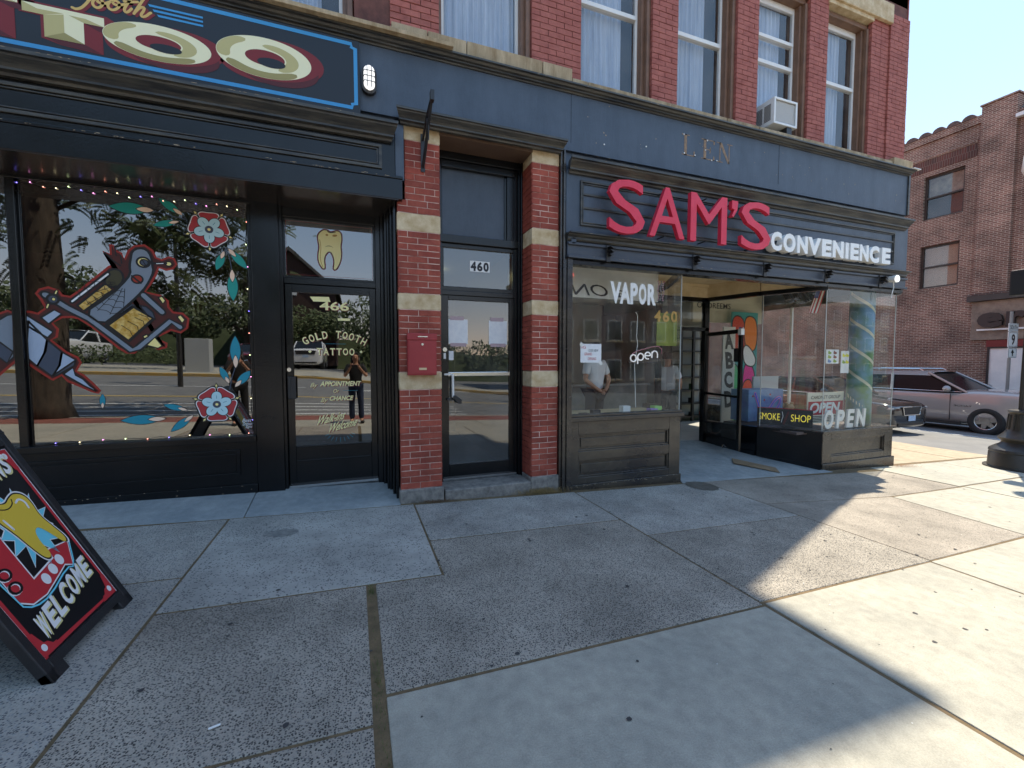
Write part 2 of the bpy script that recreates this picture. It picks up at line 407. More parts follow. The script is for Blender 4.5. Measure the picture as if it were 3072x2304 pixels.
slab(rect(-1.135, 3.0, .575, 4.62), 'aggregate_worn', label='lighter worn slab with sparse dark stones and an oil stain')
slab(rect(-1.135, 1.80, .055, 3.0), 'aggregate_dark')
slab(rect(-1.135, -.1, .055, 1.80), 'aggregate_dark')
slab(rect(-3.2, -.1, -1.135, 1.75), 'aggregate_dark')
slab([(.10, 1.955), (2.52, 1.99), (2.52, 3.62), (.575, 3.62), (.575, 3.0), (.10, 3.0)], 'aggregate_dark')
slab(rect(.575, 3.62, 2.52, 4.60), 'aggregate_light')
slab(rect(2.52, 3.20, 4.54, 4.58), 'aggregate_light')
slab([(2.52, 2.02), (4.54, 2.06), (4.54, 3.20), (2.52, 3.20)], 'aggregate_dark')
slab([(4.54, 2.07), (6.3, 2.13), (6.5, 3.40), (4.54, 3.61)], 'aggregate_brown')
slab([(4.54, 3.61), (6.5, 3.40), (8.18, 3.45), (8.18, 4.42), (4.54, 4.6)], 'aggregate_brown')
slab([(.10, -.1), (2.515, -.1), (2.515, 1.985), (.10, 1.95)], 'concrete', label='smooth pale concrete slab half in shade')
slab([(2.53, -.1), (4.5, -.1), (4.5, 2.06), (2.53, 2.01)], 'concrete')
slab([(4.515, -.1), (6.28, -.1), (6.28, 2.12), (4.515, 2.07)], 'concrete')
slab([(6.3, .6), (8.25, .6), (8.25, 3.44), (6.5, 3.39), (6.3, 2.13)], 'concrete')
slab([(8.26, .6), (10.2, .6), (10.2, 3.53), (8.26, 3.45)], 'concrete')
slab([(8.2, 3.46), (10.2, 3.55), (10.2, 4.63), (8.2, 4.62)], 'concrete')
slab([(10.21, .6), (12.2, .6), (12.2, 4.69), (10.21, 4.64)], 'concrete')
slab(rect(6.3, -2.0, 8.25, .58), 'concrete'); slab(rect(8.26, -2.0, 10.2, .58), 'concrete'); slab(rect(10.21, -2.0, 12.2, .58), 'concrete')
for k in range(6):
    slab(rect(-3.2 + k * 1.58, -1.3, -1.63 + k * 1.58, -.11), 'concrete')
for k in range(8):
    slab(rect(-19.2 + 2 * k, -1.3, -17.21 + 2 * k, 1.7), 'concrete'); slab(rect(-19.2 + 2 * k, 1.71, -17.21 + 2 * k, 4.62), 'aggregate_light')
# tan corner strip of the side street and its slabs, on past the building
for k in range(7):
    slab(rect(9.06, 4.72 + k * 1.9, 11.15, 6.6 + k * 1.9), 'sidewalk_tan', parent=sidewalk)
    slab(rect(11.16, 4.72 + k * 1.9, 12.22, 6.6 + k * 1.9), 'sidewalk_tan', parent=sidewalk)
# brick strip by the kerb, behind the camera (seen mirrored in the shop windows)
brickwall('pavers', rgb(120, 66, 56), rgb(146, 84, 70), rgb(120, 104, 90), .2, .1, .006, 'xy')
terrain('brick_paving', list(range(-30, 13, 2)) + [12.2], [-2.28, -1.32], -.003, 'pavers', kind='structure')
# kerbs: granite blocks
curb = MB()
kerb = thing('kerb', (0, -2.37, 0), 'x', 'kerb'); del kerb['label'], kerb['category']
kerb['kind'] = 'structure'
for k in range(17):
    x = -20 + k * 1.9
    slab(rect(x, -2.45, x + 1.89, -2.29), 'concrete', parent=kerb, th=.17, name='kerb_block', inset=.002)
pts = [(12.15, 4.55), (12.35, 5.0)] ; 
for k in range(8):
    y = 4.72 + k * 1.9
    slab(rect(12.22, y, 12.38, y + 1.89), 'sidewalk_tan', parent=kerb, th=.17, name='kerb_block', inset=.002)
for k in range(4):
    y = -2.45 + k * 1.8
    slab(rect(12.22, y, 12.38, y + 1.79), 'concrete', parent=kerb, th=.17, name='kerb_block', inset=.002)
# far side of the side street
fs = terrain('far_sidewalk', [20.6, 21.2, 22.2], [-2, 0, 5, 10, 20, 40], 0., 'sidewalk_tan', kind='structure')
# road paint
def stripe(pts, m='road_paint', name='lane_line', dz=-.120):
    mb = MB(); n = max(1, int(abs(pts[1][0] - pts[0][0])))
    for k in range(n):
        def L(a, b, t): return (a[0] + (b[0] - a[0]) * t, a[1] + (b[1] - a[1]) * t)
        q = [L(pts[0], pts[1], k / n), L(pts[0], pts[1], (k + 1) / n), L(pts[3], pts[2], (k + 1) / n), L(pts[3], pts[2], k / n)]
        q = [(x, y, ground(x, y) + dz) for x, y in q]
        if (q[1][0] - q[0][0]) * (q[3][1] - q[0][1]) < 0: q = q[::-1]
        mb.quad(*q)
    return mb.build(name, m, kind='structure')
stripe([(16.5, -1), (16.62, -1), (16.62, 60), (16.5, 60)], 'road_paint', dz=-.036)
stripe([(19.9, -1), (20.1, -1), (20.1, 60), (19.9, 60)], 'road_paint', dz=-.036)
stripe([(13.0, 1.0), (20.0, 1.0), (20.0, 1.5), (13.0, 1.5)], dz=-.036)
for k in range(5):
    y = -3.0 - k * .62
    stripe([(-14, y), (3.5, y), (3.5, y - .13), (-14, y - .13)])
stripe([(-30, -7.0), (10, -7.0), (10, -7.12), (-30, -7.12)], 'road_yellow', 'centre_line')
stripe([(-30, -9.6), (-2, -9.6), (-2, -9.72), (-30, -9.72)])
stripe([(-3.6, -7.3), (-2.9, -7.3), (-2.9, -9.5), (-3.6, -9.5)], name='stop_bar')
stripe([(0, -9.2), (6, -13.0), (6, -13.3), (0, -9.5)])
for k in range(6): stripe([(12 + 4 * k, -6.9), (14 + 4 * k, -6.9), (14 + 4 * k, -7.05), (12 + 4 * k, -7.05)])

# apron in front of the tattoo shop, rising to its door, and the floor of the recessed entrance
apron = thing('entrance_apron', (-1, 4.9, 0), 'x', 'x'); del apron['label'], apron['category']; apron['kind'] = 'structure'
def apz(x, y): return gz(x) * .8 + max(0., (y - 4.66)) * .15 + .008
slab(rect(-3.2, 4.635, -1.02, 5.4), 'concrete_apron', parent=apron, zf=apz, th=.2, name='apron_slab', inset=.003)
slab(rect(-1.02, 4.635, .44, 5.4), 'concrete_apron', parent=apron, zf=apz, th=.2, name='apron_slab', inset=.003)
slab(rect(-8, 4.635, -3.2, 5.4), 'concrete_apron', parent=apron, zf=apz, th=.2, name='apron_slab', inset=.003)
def enz(x, y): return gz(x) + (max(0, y - 4.6)) * .11 * (1.) if x > 4 else gz(x)
slab([(4.2, 4.60), (7.2, 4.56), (6.7, 5.5), (6.45, 6.5), (4.9, 6.5), (4.65, 5.5)], 'concrete_apron', parent=apron, zf=enz, th=.2, name='apron_slab', inset=.0)

# ================================================================== THE CORNER BUILDING
B = thing('corner_building', (1, 4.7, 0), 'red brick corner building with navy storefronts and beige stone bands', 'building')
# solid bulk behind the front: upper storeys, cornice, rear
mb = MB().box(-14, 2.4, 9.2, 16, -1, 14.3).box(2.4, 9.05, 9.2, 16, 4.9, 14.3).box(8.8, 9.05, 9.2, 16, -1, 4.9).box(2.4, 9.05, 15.2, 16, -1, 4.9).box(-14, -7.2, 5.4, 9.2, -1, 14.3)
mb.box(-7.2, 9.02, 5.6, 9.2, 4.3, 4.9)
mb.build('rear_wall', 'brick_upper', B)
mb = MB().box(-14.7, 9.72, 4.02, 16.5, 14.84, 14.95).box(-14.3, 9.12, 4.65, 16.2, 14.2, 14.84)
mb.build('roof_cornice', 'sandstone', B)
# ---- brick piers at street level, brick by brick
BR = {}
def brick_mesh(kind, m):
    if (kind, m) in BR: return BR[(kind, m)]
    bm = bmesh.new(); bmesh.ops.create_cube(bm, size=1.0)
    me = bpy.data.meshes.new('brick'); 
    # slight pillow: inset the front face and push it out
    f = [p for p in bm.faces if p.normal.y < -.9][0]
    r = bmesh.ops.inset_region(bm, faces=[f], thickness=.05 if kind == 'long' else .06)
    for v in f.verts: v.co.y -= .03
    bm.to_mesh(me); bm.free(); me.materials.append(M[m]); BR[(kind, m)] = me
    return me
bricks_left = [300]
def lay_bricks(parent, x0, x1, z0, rows, rh, yf, m='brick_red', L=.214, depth=.06, joint=.008, joined=None, jog=0, off0=0.):
    for r in range(rows):
        z = z0 + r * rh; off = off0 + (L / 2 if (r + jog) % 2 else 0.); x = x0 - off
        if x + L - x0 < .05: x += L
        while x < x1 - .05:
            a, b = max(x, x0), min(x + L, x1)
            if x1 - b < .05: b = x1
            if a - x0 < .05: a = x0
            if b - a > .03:
                w = b - a - joint; h = rh - joint
                c = ((a + b) / 2, yf + depth / 2 + random.uniform(-.002, .002), z + rh / 2)
                if joined is not None or bricks_left[0] <= 0:
                    (joined if joined is not None else REST[m]).box(c[0] - w / 2, c[0] + w / 2, c[1] - depth / 2, c[1] + depth / 2, c[2] - h / 2, c[2] + h / 2)
                else:
                    bricks_left[0] -= 1
                    o = bpy.data.objects.new('brick', brick_mesh('long' if w > .15 else 'short', m)); COL.objects.link(o)
                    o.location = c; o.scale = (w, depth, h); attach(o, parent)
            x += L
REST = {'brick_red': MB(), 'brick_upper': MB()}
BANDS = [(3.88, 4.075), (2.94, 3.13), (2.11, 2.285), (1.245, 1.44)]
def band_mesh(x0, x1, z0, z1, yf, y1): return MB().box(x0, x1, yf, y1, z0 + .003, z1 - .003)
def brick_pier(x0, x1, upper_x0, reveal, yb):
    p = MB().box(x0 + .012, x1 - .012, 4.702, yb, .02, 3.25).box(upper_x0 + .012, x1 - .012, 4.702, yb, 3.25, 4.075).build('brick_pier', 'mortar_pink', B)
    segs = [(.155, 1.245, 16), (1.44, 2.11, 10), (2.285, 2.94, 10), (3.13, 3.88, 11)]
    for k, (a, b, n) in enumerate(segs):
        xx = x0 if k < 3 else upper_x0
        if k == 3 and upper_x0 != x0:
            lay_bricks(p, x0, x1, a, 2, (b - a) / n, 4.70); lay_bricks(p, upper_x0, x1, a + 2 * (b - a) / n, n - 2, (b - a) / n, 4.70)
        else: lay_bricks(p, xx, x1, a, n, (b - a) / n, 4.70, jog=k)
    for k, (a, b) in enumerate(BANDS):
        MB().box(x0 if k else upper_x0, x1, 4.698, yb, a + .004, b - .004).build('stone_band', 'sandstone_light', p, bevel=.006)
    MB().box(x0 - .01, x1 + .012, 4.675, yb, -.15, .152).build('plinth_stone', 'granite', p, bevel=.012)
    return p
P1 = brick_pier(.445, .905, .525, True, 5.0)
P2 = brick_pier(1.985, 2.338, 1.985, True, 4.985)
# left reveal of the right-hand pier: brick ends seen along the passage
rv = MB()
for (a, b, n) in [(.155, 1.245, 16), (1.44, 2.11, 10), (2.285, 2.94, 10), (3.13, 3.88, 11)]:
    rh = (b - a) / n
    for r in range(n):
        y = 4.705 - (.107 if r % 2 else 0)
        while y < 4.98:
            ya, yb_ = max(y, 4.705), min(y + .214, 4.985)
            if yb_ - ya > .03: rv.box(1.981, 2.02, ya + .003, yb_ - .003, a + r * rh + .003, a + (r + 1) * rh - .003)
            y += .214
rv.build('reveal_brickwork', 'brick_red', P2, kind='stuff')

# ---- fascia, mouldings, stone course
MB().box(-9, 9.0, 4.66, 4.82, 4.07, 4.80).box(2.35, 9.0, 4.70, 4.82, 2.83, 4.07).box(-9, .43, 4.70, 4.86, 3.27, 4.07).build('fascia_board', 'paint_navy', B)
MB().box(8.965, 9.012, 4.64, 4.83, 4.07, 4.735).build('corner_board', 'paint_moulding', B, bevel=.004)
seam = MB()
for x in (2.47, -.42, 5.9): seam.box(x, x + .004, 4.6575, 4.66, 4.16, 4.735)
seam.build('fascia_seam', 'paint_black', B)
topm = [(4.66, 4.725), (4.645, 4.725), (4.64, 4.738), (4.615, 4.742), (4.615, 4.755), (4.595, 4.762), (4.58, 4.778), (4.555, 4.783), (4.555, 4.80), (4.66, 4.80)]
MB().xprofile(-9, 8.99, topm, 0, .25).build('top_moulding', 'paint_moulding', B)
cm = lambda z, p, h: [(4.66, z), (4.66 - p * .25, z), (4.66 - p * .3, z + h * .14), (4.66 - p * .5, z + h * .2), (4.66 - p * .5, z + h * .32), (4.66 - p * .6, z + h * .45), (4.66 - p * .85, z + h * .68), (4.66 - p * .88, z + h * .78), (4.66 - p, z + h * .82), (4.66 - p, z + h), (4.66, z + h)]
MB().xprofile(.50, 2.31, cm(4.0, .14, .12), .45, .4).build('pier_cornice', 'paint_moulding', B)
MB().xprofile(2.44, 8.90, cm(3.79, .18, .145), 0.25, -.1).build('sign_cornice', 'paint_moulding', B)
MB().xprofile(-9, .38, cm(3.79, .18, .15), 0, .4).build('sign_cornice', 'paint_moulding', B)
# stone course at the foot of the upper wall, in separate stones
def stones(x0, x1, z0, z1, yf, cuts, m='sandstone'):
    e = [x0] + cuts + [x1]
    for a, b in zip(e, e[1:]): MB().box(a + .004, b - .004, yf, 4.95, z0, z1 + random.uniform(-.003, .003)).build('sill_stone', m, B, bevel=.006)
stones(-9, .41, 4.80, 4.94, 4.66, [-7, -5, -3, -1.4, -.2], 'sandstone')
stones(.41, 2.487, 4.80, 5.01, 4.655, [.78, 1.20, 2.10])
stones(2.487, 8.54, 4.80, 4.918, 4.66, [2.70, 3.95, 4.9, 5.5, 6.4, 7.1, 7.9])
stones(8.54, 9.055, 4.80, 4.975, 4.64, [])
MB().box(-.9, 1.02, 4.50, 4.66, 4.80, 4.84).build('sill_board', 'sandstone', B, bevel=.004)
MB().box(8.88, 9.07, 4.53, 4.7, 4.80, 4.812).build('flashing', 'white_metal', B)

# ---- upper storey
wins = [(-1.05, .05), (.93, 2.02), (2.68, 3.73), (4.15, 5.19), (5.60, 6.65), (7.06, 8.10)]
ZW, ZT = 4.93, 7.05
edges = [(-9, -1.05)] + [(.05, .93), (2.02, 2.68), (3.73, 4.15), (5.19, 5.60), (6.65, 7.06), (8.10, 9.05)]
core = MB()
for a, b in edges: core.box(a + .012, b - .012, 4.812, 5.6, 4.8, 8.6)
core.box(-9, 9.03, 4.812, 5.6, 7.6, 14.3)
core.box(8.6, 9.03, 5.6, 9.2, 4.9, 14.3).box(-9, 8.6, 5.6, 9.2, 8.6, 14.3)
core.build('upper_wall', 'mortar_dark', B)
n_up = [0]
for k, (a, b) in enumerate(edges):
    rows = 36; rh = .0685
    segs = [(a, b, 4.80)]
    if k == 1: segs = [(a, .41, 4.885), (.41, b, 4.80)]
    if k == 6: segs = [(a, 8.34, 4.80), (8.34, 8.54, 4.80), (8.54, b, 4.775)]
    for (x0, x1, yf) in segs:
        if k == 0: continue
        lay_bricks(B, x0, x1, 4.92 if not (k in (1, 2) and x0 >= .41) else 5.01, rows, rh, yf, 'brick_upper')
REST['brick_upper'].box(-9, -1.05, 4.80, 4.83, 4.9, 7.6)
REST['brick_upper'].box(-9, 9.05, 4.80, 4.83, 7.75, 14.2)
REST['brick_upper'].box(9.03, 9.05, 4.80, 9.2, 5.1, 14.2)
REST['brick_upper'].build('upper_brickwork', 'brick_upper', B, kind='stuff')
if REST['brick_red'].v: REST['brick_red'].build('lower_brickwork', 'brick_red', B, kind='stuff')
MB().box(8.34, 8.54, 4.70, 4.80, 5.1, 5.1001).build('x', 'brick_upper', B)
bpy.data.objects.remove(bpy.data.objects['x'])
for (a, b) in wins:
    MB().box(a - .02, b + .02, 4.775, 5.6, 7.14, 7.45).build('lintel_stone', 'sandstone_light', B, bevel=.008)
MB().box(7.0, 8.56, 4.745, 4.8, 7.20, 7.5).build('lintel_stone', 'sandstone_light', B, bevel=.01)
def sash_window(a, b, k):
    w = MB()
    # brown wooden casing down the right side and over the head, built in steps
    w.box(a, b, 5.10, 5.16, ZW + .0, ZT + .07)
    fr = MB().box(b - .10, b, 4.90, 5.10, ZW, ZT).box(b - .055, b - .002, 4.84, 4.90, ZW, ZT).box(a, a + .05, 4.93, 5.10, ZW, ZT).box(a, b, 4.87, 5.10, ZT, ZT + .07)
    f = fr.build('window_casing', 'paint_brown', B, bevel=.006)
    g0, g1 = a + .05, b - .10
    zb = ZW + .01; zm = 6.12
    fw = .035
    s = MB().box(g0, g0 + fw, 4.985, 5.03, zb, ZT).box(g1 - fw, g1, 4.985, 5.03, zb, ZT).box(g0 + fw, g1 - fw, 4.985, 5.03, ZT - .09, ZT).box(g0 + fw, g1 - fw, 4.985, 5.03, zb, zb + .04).box(g0 + fw, g1 - fw, 4.97, 5.04, zm - .035, zm + .02)
    if k == 4: s.box(g0 + fw, g1 - fw, 4.965, 5.045, 6.46, 6.51)
    if k == 1: s.box(g0 + fw, g0 + fw + .004, 4.98, 4.985, zb, ZT)
    s.build('sash_frame', 'white_metal', f, bevel=.003)
    MB().box(g0 + fw, g1 - fw, 5.005, 5.011, zb + .04, zm - .035).build('pane', 'glass_upper', f)
    MB().box(g0 + fw, g1 - fw, 4.999, 5.005, zm + .02, ZT - .09).build('pane', 'glass_upper', f)
    cu = MB(); n = 40
    c1 = g1 - .02 if k in (1,) else g0 + (g1 - g0) * (.72 if k % 2 else .78)
    for j in range(n):
        x0, x1 = g0 + .02 + (c1 - g0 - .02) * j / n, g0 + .02 + (c1 - g0 - .02) * (j + 1) / n
        y0, y1 = 5.09 + .018 * math.sin(j * 1.3 + k), 5.09 + .018 * math.sin((j + 1) * 1.3 + k)
        cu.quad((x0, y0, zb), (x1, y1, zb), (x1, y1, ZT), (x0, y0, ZT))
    cu.build('curtain', 'curtain', f, smooth=True)
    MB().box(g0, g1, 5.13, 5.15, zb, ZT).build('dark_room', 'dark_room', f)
for k, (a, b) in enumerate(wins): sash_window(a, b, k)


# ================================================================== TATTOO SHOP FRONT
def frame_rect(mb, x0, x1, z0, z1, w, y0, y1):
    """a rectangular picture-frame moulding on a wall facing -Y"""
    mb.box(x0, x1, y0, y1, z1 - w, z1); mb.box(x0, x1, y0, y1, z0, z0 + w)
    mb.box(x0, x0 + w, y0, y1, z0 + w, z1 - w); mb.box(x1 - w, x1, y0, y1, z0 + w, z1 - w); return mb
T = MB()
T.box(-9, .50, 4.64, 5.4, 3.235, 3.44)                       # beam over the recess
T.box(-9, .43, 4.655, 4.70, 3.44, 3.84)
T.box(-9, .505, 4.632, 4.655, 3.44, 3.47)
T.build('beam_board', 'paint_black', B, bevel=.005)
pf = MB(); frame_rect(pf, -6.0, .30, 3.52, 3.76, .03, 4.635, 4.655); frame_rect(pf, -5.96, .26, 3.56, 3.72, .012, 4.64, 4.655)
pf.build('panel_moulding', 'paint_moulding', B, bevel=.003)
MB().box(.435, .52, 4.66, 4.71, 3.44, 4.0).build('board_end', 'paint_navy', B)
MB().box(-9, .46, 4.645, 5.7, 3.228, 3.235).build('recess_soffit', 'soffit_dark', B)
# bulkhead under the window
MB().box(-9, -1.0, 5.22, 5.40, -.1, .70).box(-9, -1.0, 5.17, 5.40, .70, .765).box(-9, -1.0, 5.19, 5.22, -.1, .24).build('bulkhead', 'paint_black', B, bevel=.006)
for (a, b) in ((-6.2, -3.2), (-2.9, -1.16)):
    pn = MB(); frame_rect(pn, a, b, .34, .62, .03, 5.20, 5.22); pn.box(a + .04, b - .04, 5.212, 5.22, .385, .575)
    pn.build('bulkhead_panel', 'paint_black', B, bevel=.004)
TW = MB().box(-1.0, -.74, 5.20, 5.5, .05, 3.262).box(-.745, -.71, 5.24, 5.5, .05, 3.262).box(-1.035, -1.0, 5.22, 5.28, .76, 3.2).box(-9, -1.0, 5.20, 5.30, 3.195, 3.262)
TW.box(-2.90, -2.835, 5.20, 5.30, .76, 3.2).box(-2.92, -2.82, 5.235, 5.30, .76, 3.2)
TF = TW.build('window_frame', 'paint_black', B, bevel=.006)
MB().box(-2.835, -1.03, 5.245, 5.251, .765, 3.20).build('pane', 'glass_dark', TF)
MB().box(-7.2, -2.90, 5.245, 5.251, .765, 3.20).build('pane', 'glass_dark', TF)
# room behind: dark walls
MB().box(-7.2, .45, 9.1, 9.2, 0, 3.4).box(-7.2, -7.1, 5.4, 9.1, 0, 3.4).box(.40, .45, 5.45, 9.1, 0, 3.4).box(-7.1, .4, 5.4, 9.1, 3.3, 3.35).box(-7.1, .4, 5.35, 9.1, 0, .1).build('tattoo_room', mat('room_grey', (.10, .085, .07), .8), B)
# door 466 with transom
D = MB().box(-.71, .30, 5.28, 5.40, 3.13, 3.262).box(-.71, .30, 5.28, 5.36, 2.41, 2.475).box(.245, .30, 5.24, 5.42, .05, 3.262)
D.build('door_frame', 'paint_black', B, bevel=.005)
jm = MB()
for k, (x0, x1, y) in enumerate(((.30, .335, 5.20), (.335, .36, 5.05), (.36, .385, 5.02), (.385, .41, 4.90), (.41, .44, 4.78))): jm.box(x0, x1, y, 5.42, .0, 3.262)
jm.build('door_jamb', 'paint_black', B, bevel=.005)
trm = MB(); frame_rect(trm, -.71, .245, 2.475, 3.13, .022, 5.285, 5.32); trm = trm.build('transom_frame', 'paint_black', B)
MB().box(-.69, .225, 5.300, 5.306, 2.50, 3.11).build('pane', 'glass_dark', trm)
dr = MB()
dr.box(-.705, -.635, 5.29, 5.335, .165, 2.405).box(.175, .243, 5.29, 5.335, .165, 2.405).box(-.635, .175, 5.29, 5.335, 2.32, 2.405).box(-.635, .175, 5.29, 5.335, .165, .60)
frame_rect(dr, -.63, .17, .42, .60, .02, 5.283, 5.29)
D466 = dr.build('door', 'paint_black', B, bevel=.004, label='black door with gold lettering on its glass')
MB().box(-.635, .175, 5.306, 5.312, .60, 2.32).build('pane', 'glass_dark', D466)
MB().box(-.695, -.665, 5.235, 5.29, 1.14, 1.385).box(-.665, -.612, 5.235, 5.25, 1.14, 1.385).build('door_pull', 'dark_metal', D466, bevel=.004)
bm_ = MB(); bm_.prism([(p[0], p[1]) for p in ell(-.682, 1.462, .022, .022, 16)], 5.28, 5.291); bm_.build('lock_cylinder', 'chrome', D466)
for z in (.45, 1.30, 2.22): MB().box(.243, .252, 5.272, 5.292, z, z + .12).build('hinge', 'dark_metal', D466)
MB().box(-.70, .24, 5.24, 5.30, .14, .166).build('threshold', 'chrome', B)

# ================================================================== PASSAGE DOOR 460 BETWEEN THE PIERS
g = MB().box(.90, 1.99, 4.69, 5.0, 3.985, 4.07).build('passage_soffit', 'soffit_brown', B)
pj = MB()
for (x0, x1, y) in ((1.965, 1.995, 4.985), (1.94, 1.965, 5.01), (1.90, 1.94, 5.045)): pj.box(x0, x1, y, 5.3, .1, 3.99)
for (x0, x1, y) in ((.905, .94, 5.0), (.94, .985, 5.04)): pj.box(x0, x1, y, 5.3, .1, 3.99)
pj.box(.94, 1.95, 5.0, 5.3, 3.90, 3.99).box(.985, 1.90, 5.03, 5.3, 3.82, 3.90)
pj.build('passage_frame', 'paint_black', B, bevel=.005)
MB().box(.985, 1.90, 5.085, 5.3, 3.04, 3.83).build('overdoor_panel', 'paint_navy', B)
MB().box(1.80, 1.90, 5.05, 5.085, 3.04, 3.82).box(1.77, 1.80, 5.07, 5.085, 3.04, 3.82).box(.985, 1.0, 5.07, 5.085, 3.04, 3.82).build('panel_moulding', 'paint_black', B, bevel=.004)
tr = MB(); tr.box(.94, 1.945, 5.02, 5.3, 2.955, 3.045); frame_rect(tr, .96, 1.93, 2.40, 2.955, .05, 5.06, 5.12)
tr.box(.955, 1.935, 5.05, 5.12, 2.345, 2.40)
TR = tr.build('transom_frame', 'paint_black', B, bevel=.004)
MB().box(1.01, 1.88, 5.085, 5.091, 2.45, 2.905).build('pane', 'glass_door', TR)
dd = MB().box(.97, 1.062, 5.07, 5.115, .135, 2.345).box(1.835, 1.93, 5.07, 5.115, .135, 2.345).box(1.062, 1.835, 5.07, 5.115, 2.29, 2.345).box(1.062, 1.835, 5.07, 5.115, .135, .30)
D460 = dd.build('door', 'paint_black', B, bevel=.004, label='narrow glazed door with silver push bar')
MB().box(1.062, 1.835, 5.088, 5.094, .30, 2.29).build('pane', 'glass_door', D460)
MB().box(1.05, 1.84, 5.055, 5.075, 1.375, 1.425).build('push_bar', 'chrome', D460, bevel=.005)
MB().tube([(1.10, 5.03, 1.40), (1.10, 5.02, 1.12)], .016, 8).box(1.0, 1.10, 5.03, 5.07, 1.39, 1.41).build('door_pull', 'white_metal', D460)
MB().box(1.03, 1.10, 5.03, 5.07, 1.085, 1.11).prism([(1.09, 1.13), (1.12, 1.155), (1.21, 1.09), (1.20, 1.045), (1.15, 1.05)], 5.0, 5.05).build('door_lever', 'dark_metal', D460, bevel=.006)
mb = MB(); mb.prism(ell(1.015, 1.695, .026, .026, 16), 5.055, 5.071); mb.build('lock_cylinder', 'chrome', D460)
MB().box(1.0, 1.028, 5.066, 5.0705, 1.585, 1.655).build('lock_plate', 'white_metal', D460)
MB().box(.975, 1.92, 5.03, 5.12, .115, .138).build('threshold', 'chrome', B)
# step and plinth between the piers
MB().box(.932, 1.975, 4.675, 5.4, -.2, .105).build('door_step', 'granite', B, bevel=.012)
# passage behind: pale walls, a hall lamp
MB().box(.90, .95, 5.3, 8.8, 0, 3.0).box(1.95, 2.0, 5.3, 8.8, 0, 3.0).box(.95, 1.95, 8.7, 8.8, 0, 3.0).box(.9, 2.0, 5.3, 8.8, 2.98, 3.03).box(.9, 2.0, 5.3, 8.8, .08, .11).build('hallway', mat('hall_paint', (.34, .36, .38), .8), B)
def decal(name, mb, m, parent, **kw): return mb.build(name, m, parent, **kw)
mb = MB(); mb.prism(ell(1.20, 2.93, .10, .035, 20), 6.6, 6.65); mb.build('hall_lamp', mat('lamp_warm', (1, .9, .4), .5, emis=((1, .85, .35), 2.2)), B)
for (x0, x1, z0, z1) in ((1.066, 1.303, 1.765, 2.062), (1.572, 1.812, 1.765, 2.062)):
    q = MB().box(x0, x1, 5.084, 5.0865, z0, z1).build('notice_sheet', 'paper', D460)
    t = MB().box(x0 + .02, x1 - .05, 5.0825, 5.084, z1 - .01, z1 + .035).box(x0 + .02, x1 - .02, 5.0825, 5.084, z0 - .03, z0 + .012).build('tape', flat('tape', rgb(176, 152, 158), .3), D460)
MB().box(1.068, 1.125, 5.084, 5.0865, 1.57, 1.68).build('hours_card', 'paper', D460)
pl = MB().box(1.333, 1.583, 5.080, 5.0835, 2.645, 2.775).build('number_plate', 'white_vinyl', TR)
for k, ch in enumerate('460'):
    mb = MB(); text_fit(mb, ch, 1.342 + k * .080, 1.342 + k * .080 + .070, 2.653, 2.767, 5.0790, off=.05); mb.build('numeral', flat('ink', (.015, .015, .02)), TR)

# ================================================================== CONVENIENCE STORE FRONT
# sign board with horizontal mouldings, shutter rail with brackets, window head
sb = MB().box(2.405, 9.0, 4.64, 4.70, 3.10, 3.84).build('sign_board', 'paint_navy', B)
sm = MB(); frame_rect(sm, 2.59, 8.62, 3.20, 3.73, .022, 4.615, 4.64); frame_rect(sm, 2.62, 8.59, 3.232, 3.70, .012, 4.624, 4.64)
for z in (3.40, 3.56): sm.box(2.62, 8.59, 4.622, 4.64, z, z + .026)
sm.build('panel_moulding', 'paint_moulding', B, bevel=.003)
MB().xprofile(2.41, 8.96, [(4.70, 3.0), (4.62, 3.0), (4.60, 3.02), (4.60, 3.045), (4.57, 3.06), (4.56, 3.07), (4.53, 3.075), (4.53, 3.09), (4.70, 3.09)], 0, -.1).build('rail_moulding', 'paint_moulding', B)
MB().box(2.42, 8.98, 4.63, 4.72, 2.81, 3.0).box(2.42, 8.98, 4.60, 4.63, 2.955, 2.985).box(2.42, 8.98, 4.60, 4.63, 2.80, 2.835).build('shutter_rail', 'paint_rail', B, bevel=.004)
MB().box(2.38, 8.97, 4.66, 4.80, 2.735, 2.80).build('window_head', 'paint_black', B, bevel=.004)
MB().tube([(2.49, 4.60, 3.0), (2.49, 4.66, 3.0)], .035, 14).build('pipe_end', 'paint_navy', B)
for x in (2.965, 4.315, 5.61, 6.91, 8.226):
    MB().box(x - .03, x + .03, 4.585, 4.60, 2.785, 2.985).prism([(x - .028, 2.955), (x + .075, 2.945), (x + .02, 2.925)], 4.50, 4.59).prism([(x - .028, 2.915), (x + .07, 2.905), (x + .02, 2.88)], 4.50, 4.59).prism([(x - .02, 2.87), (x + .05, 2.865), (x + .01, 2.845)], 4.53, 4.59).build('rail_bracket', 'dark_metal', B, bevel=.002)
# fluted post beside the brick pier
fp = MB()
for k, (x0, x1, y) in enumerate(((2.341, 2.365, 4.66), (2.370, 2.395, 4.635), (2.400, 2.425, 4.655), (2.430, 2.50, 4.64))): fp.box(x0, x1, y, 4.78, -.2, 4.06 if k < 2 else 2.80)
fp.box(2.341, 2.50, 4.69, 4.78, -.2, 2.8)
fp.build('corner_post', 'paint_bay', B, bevel=.003)
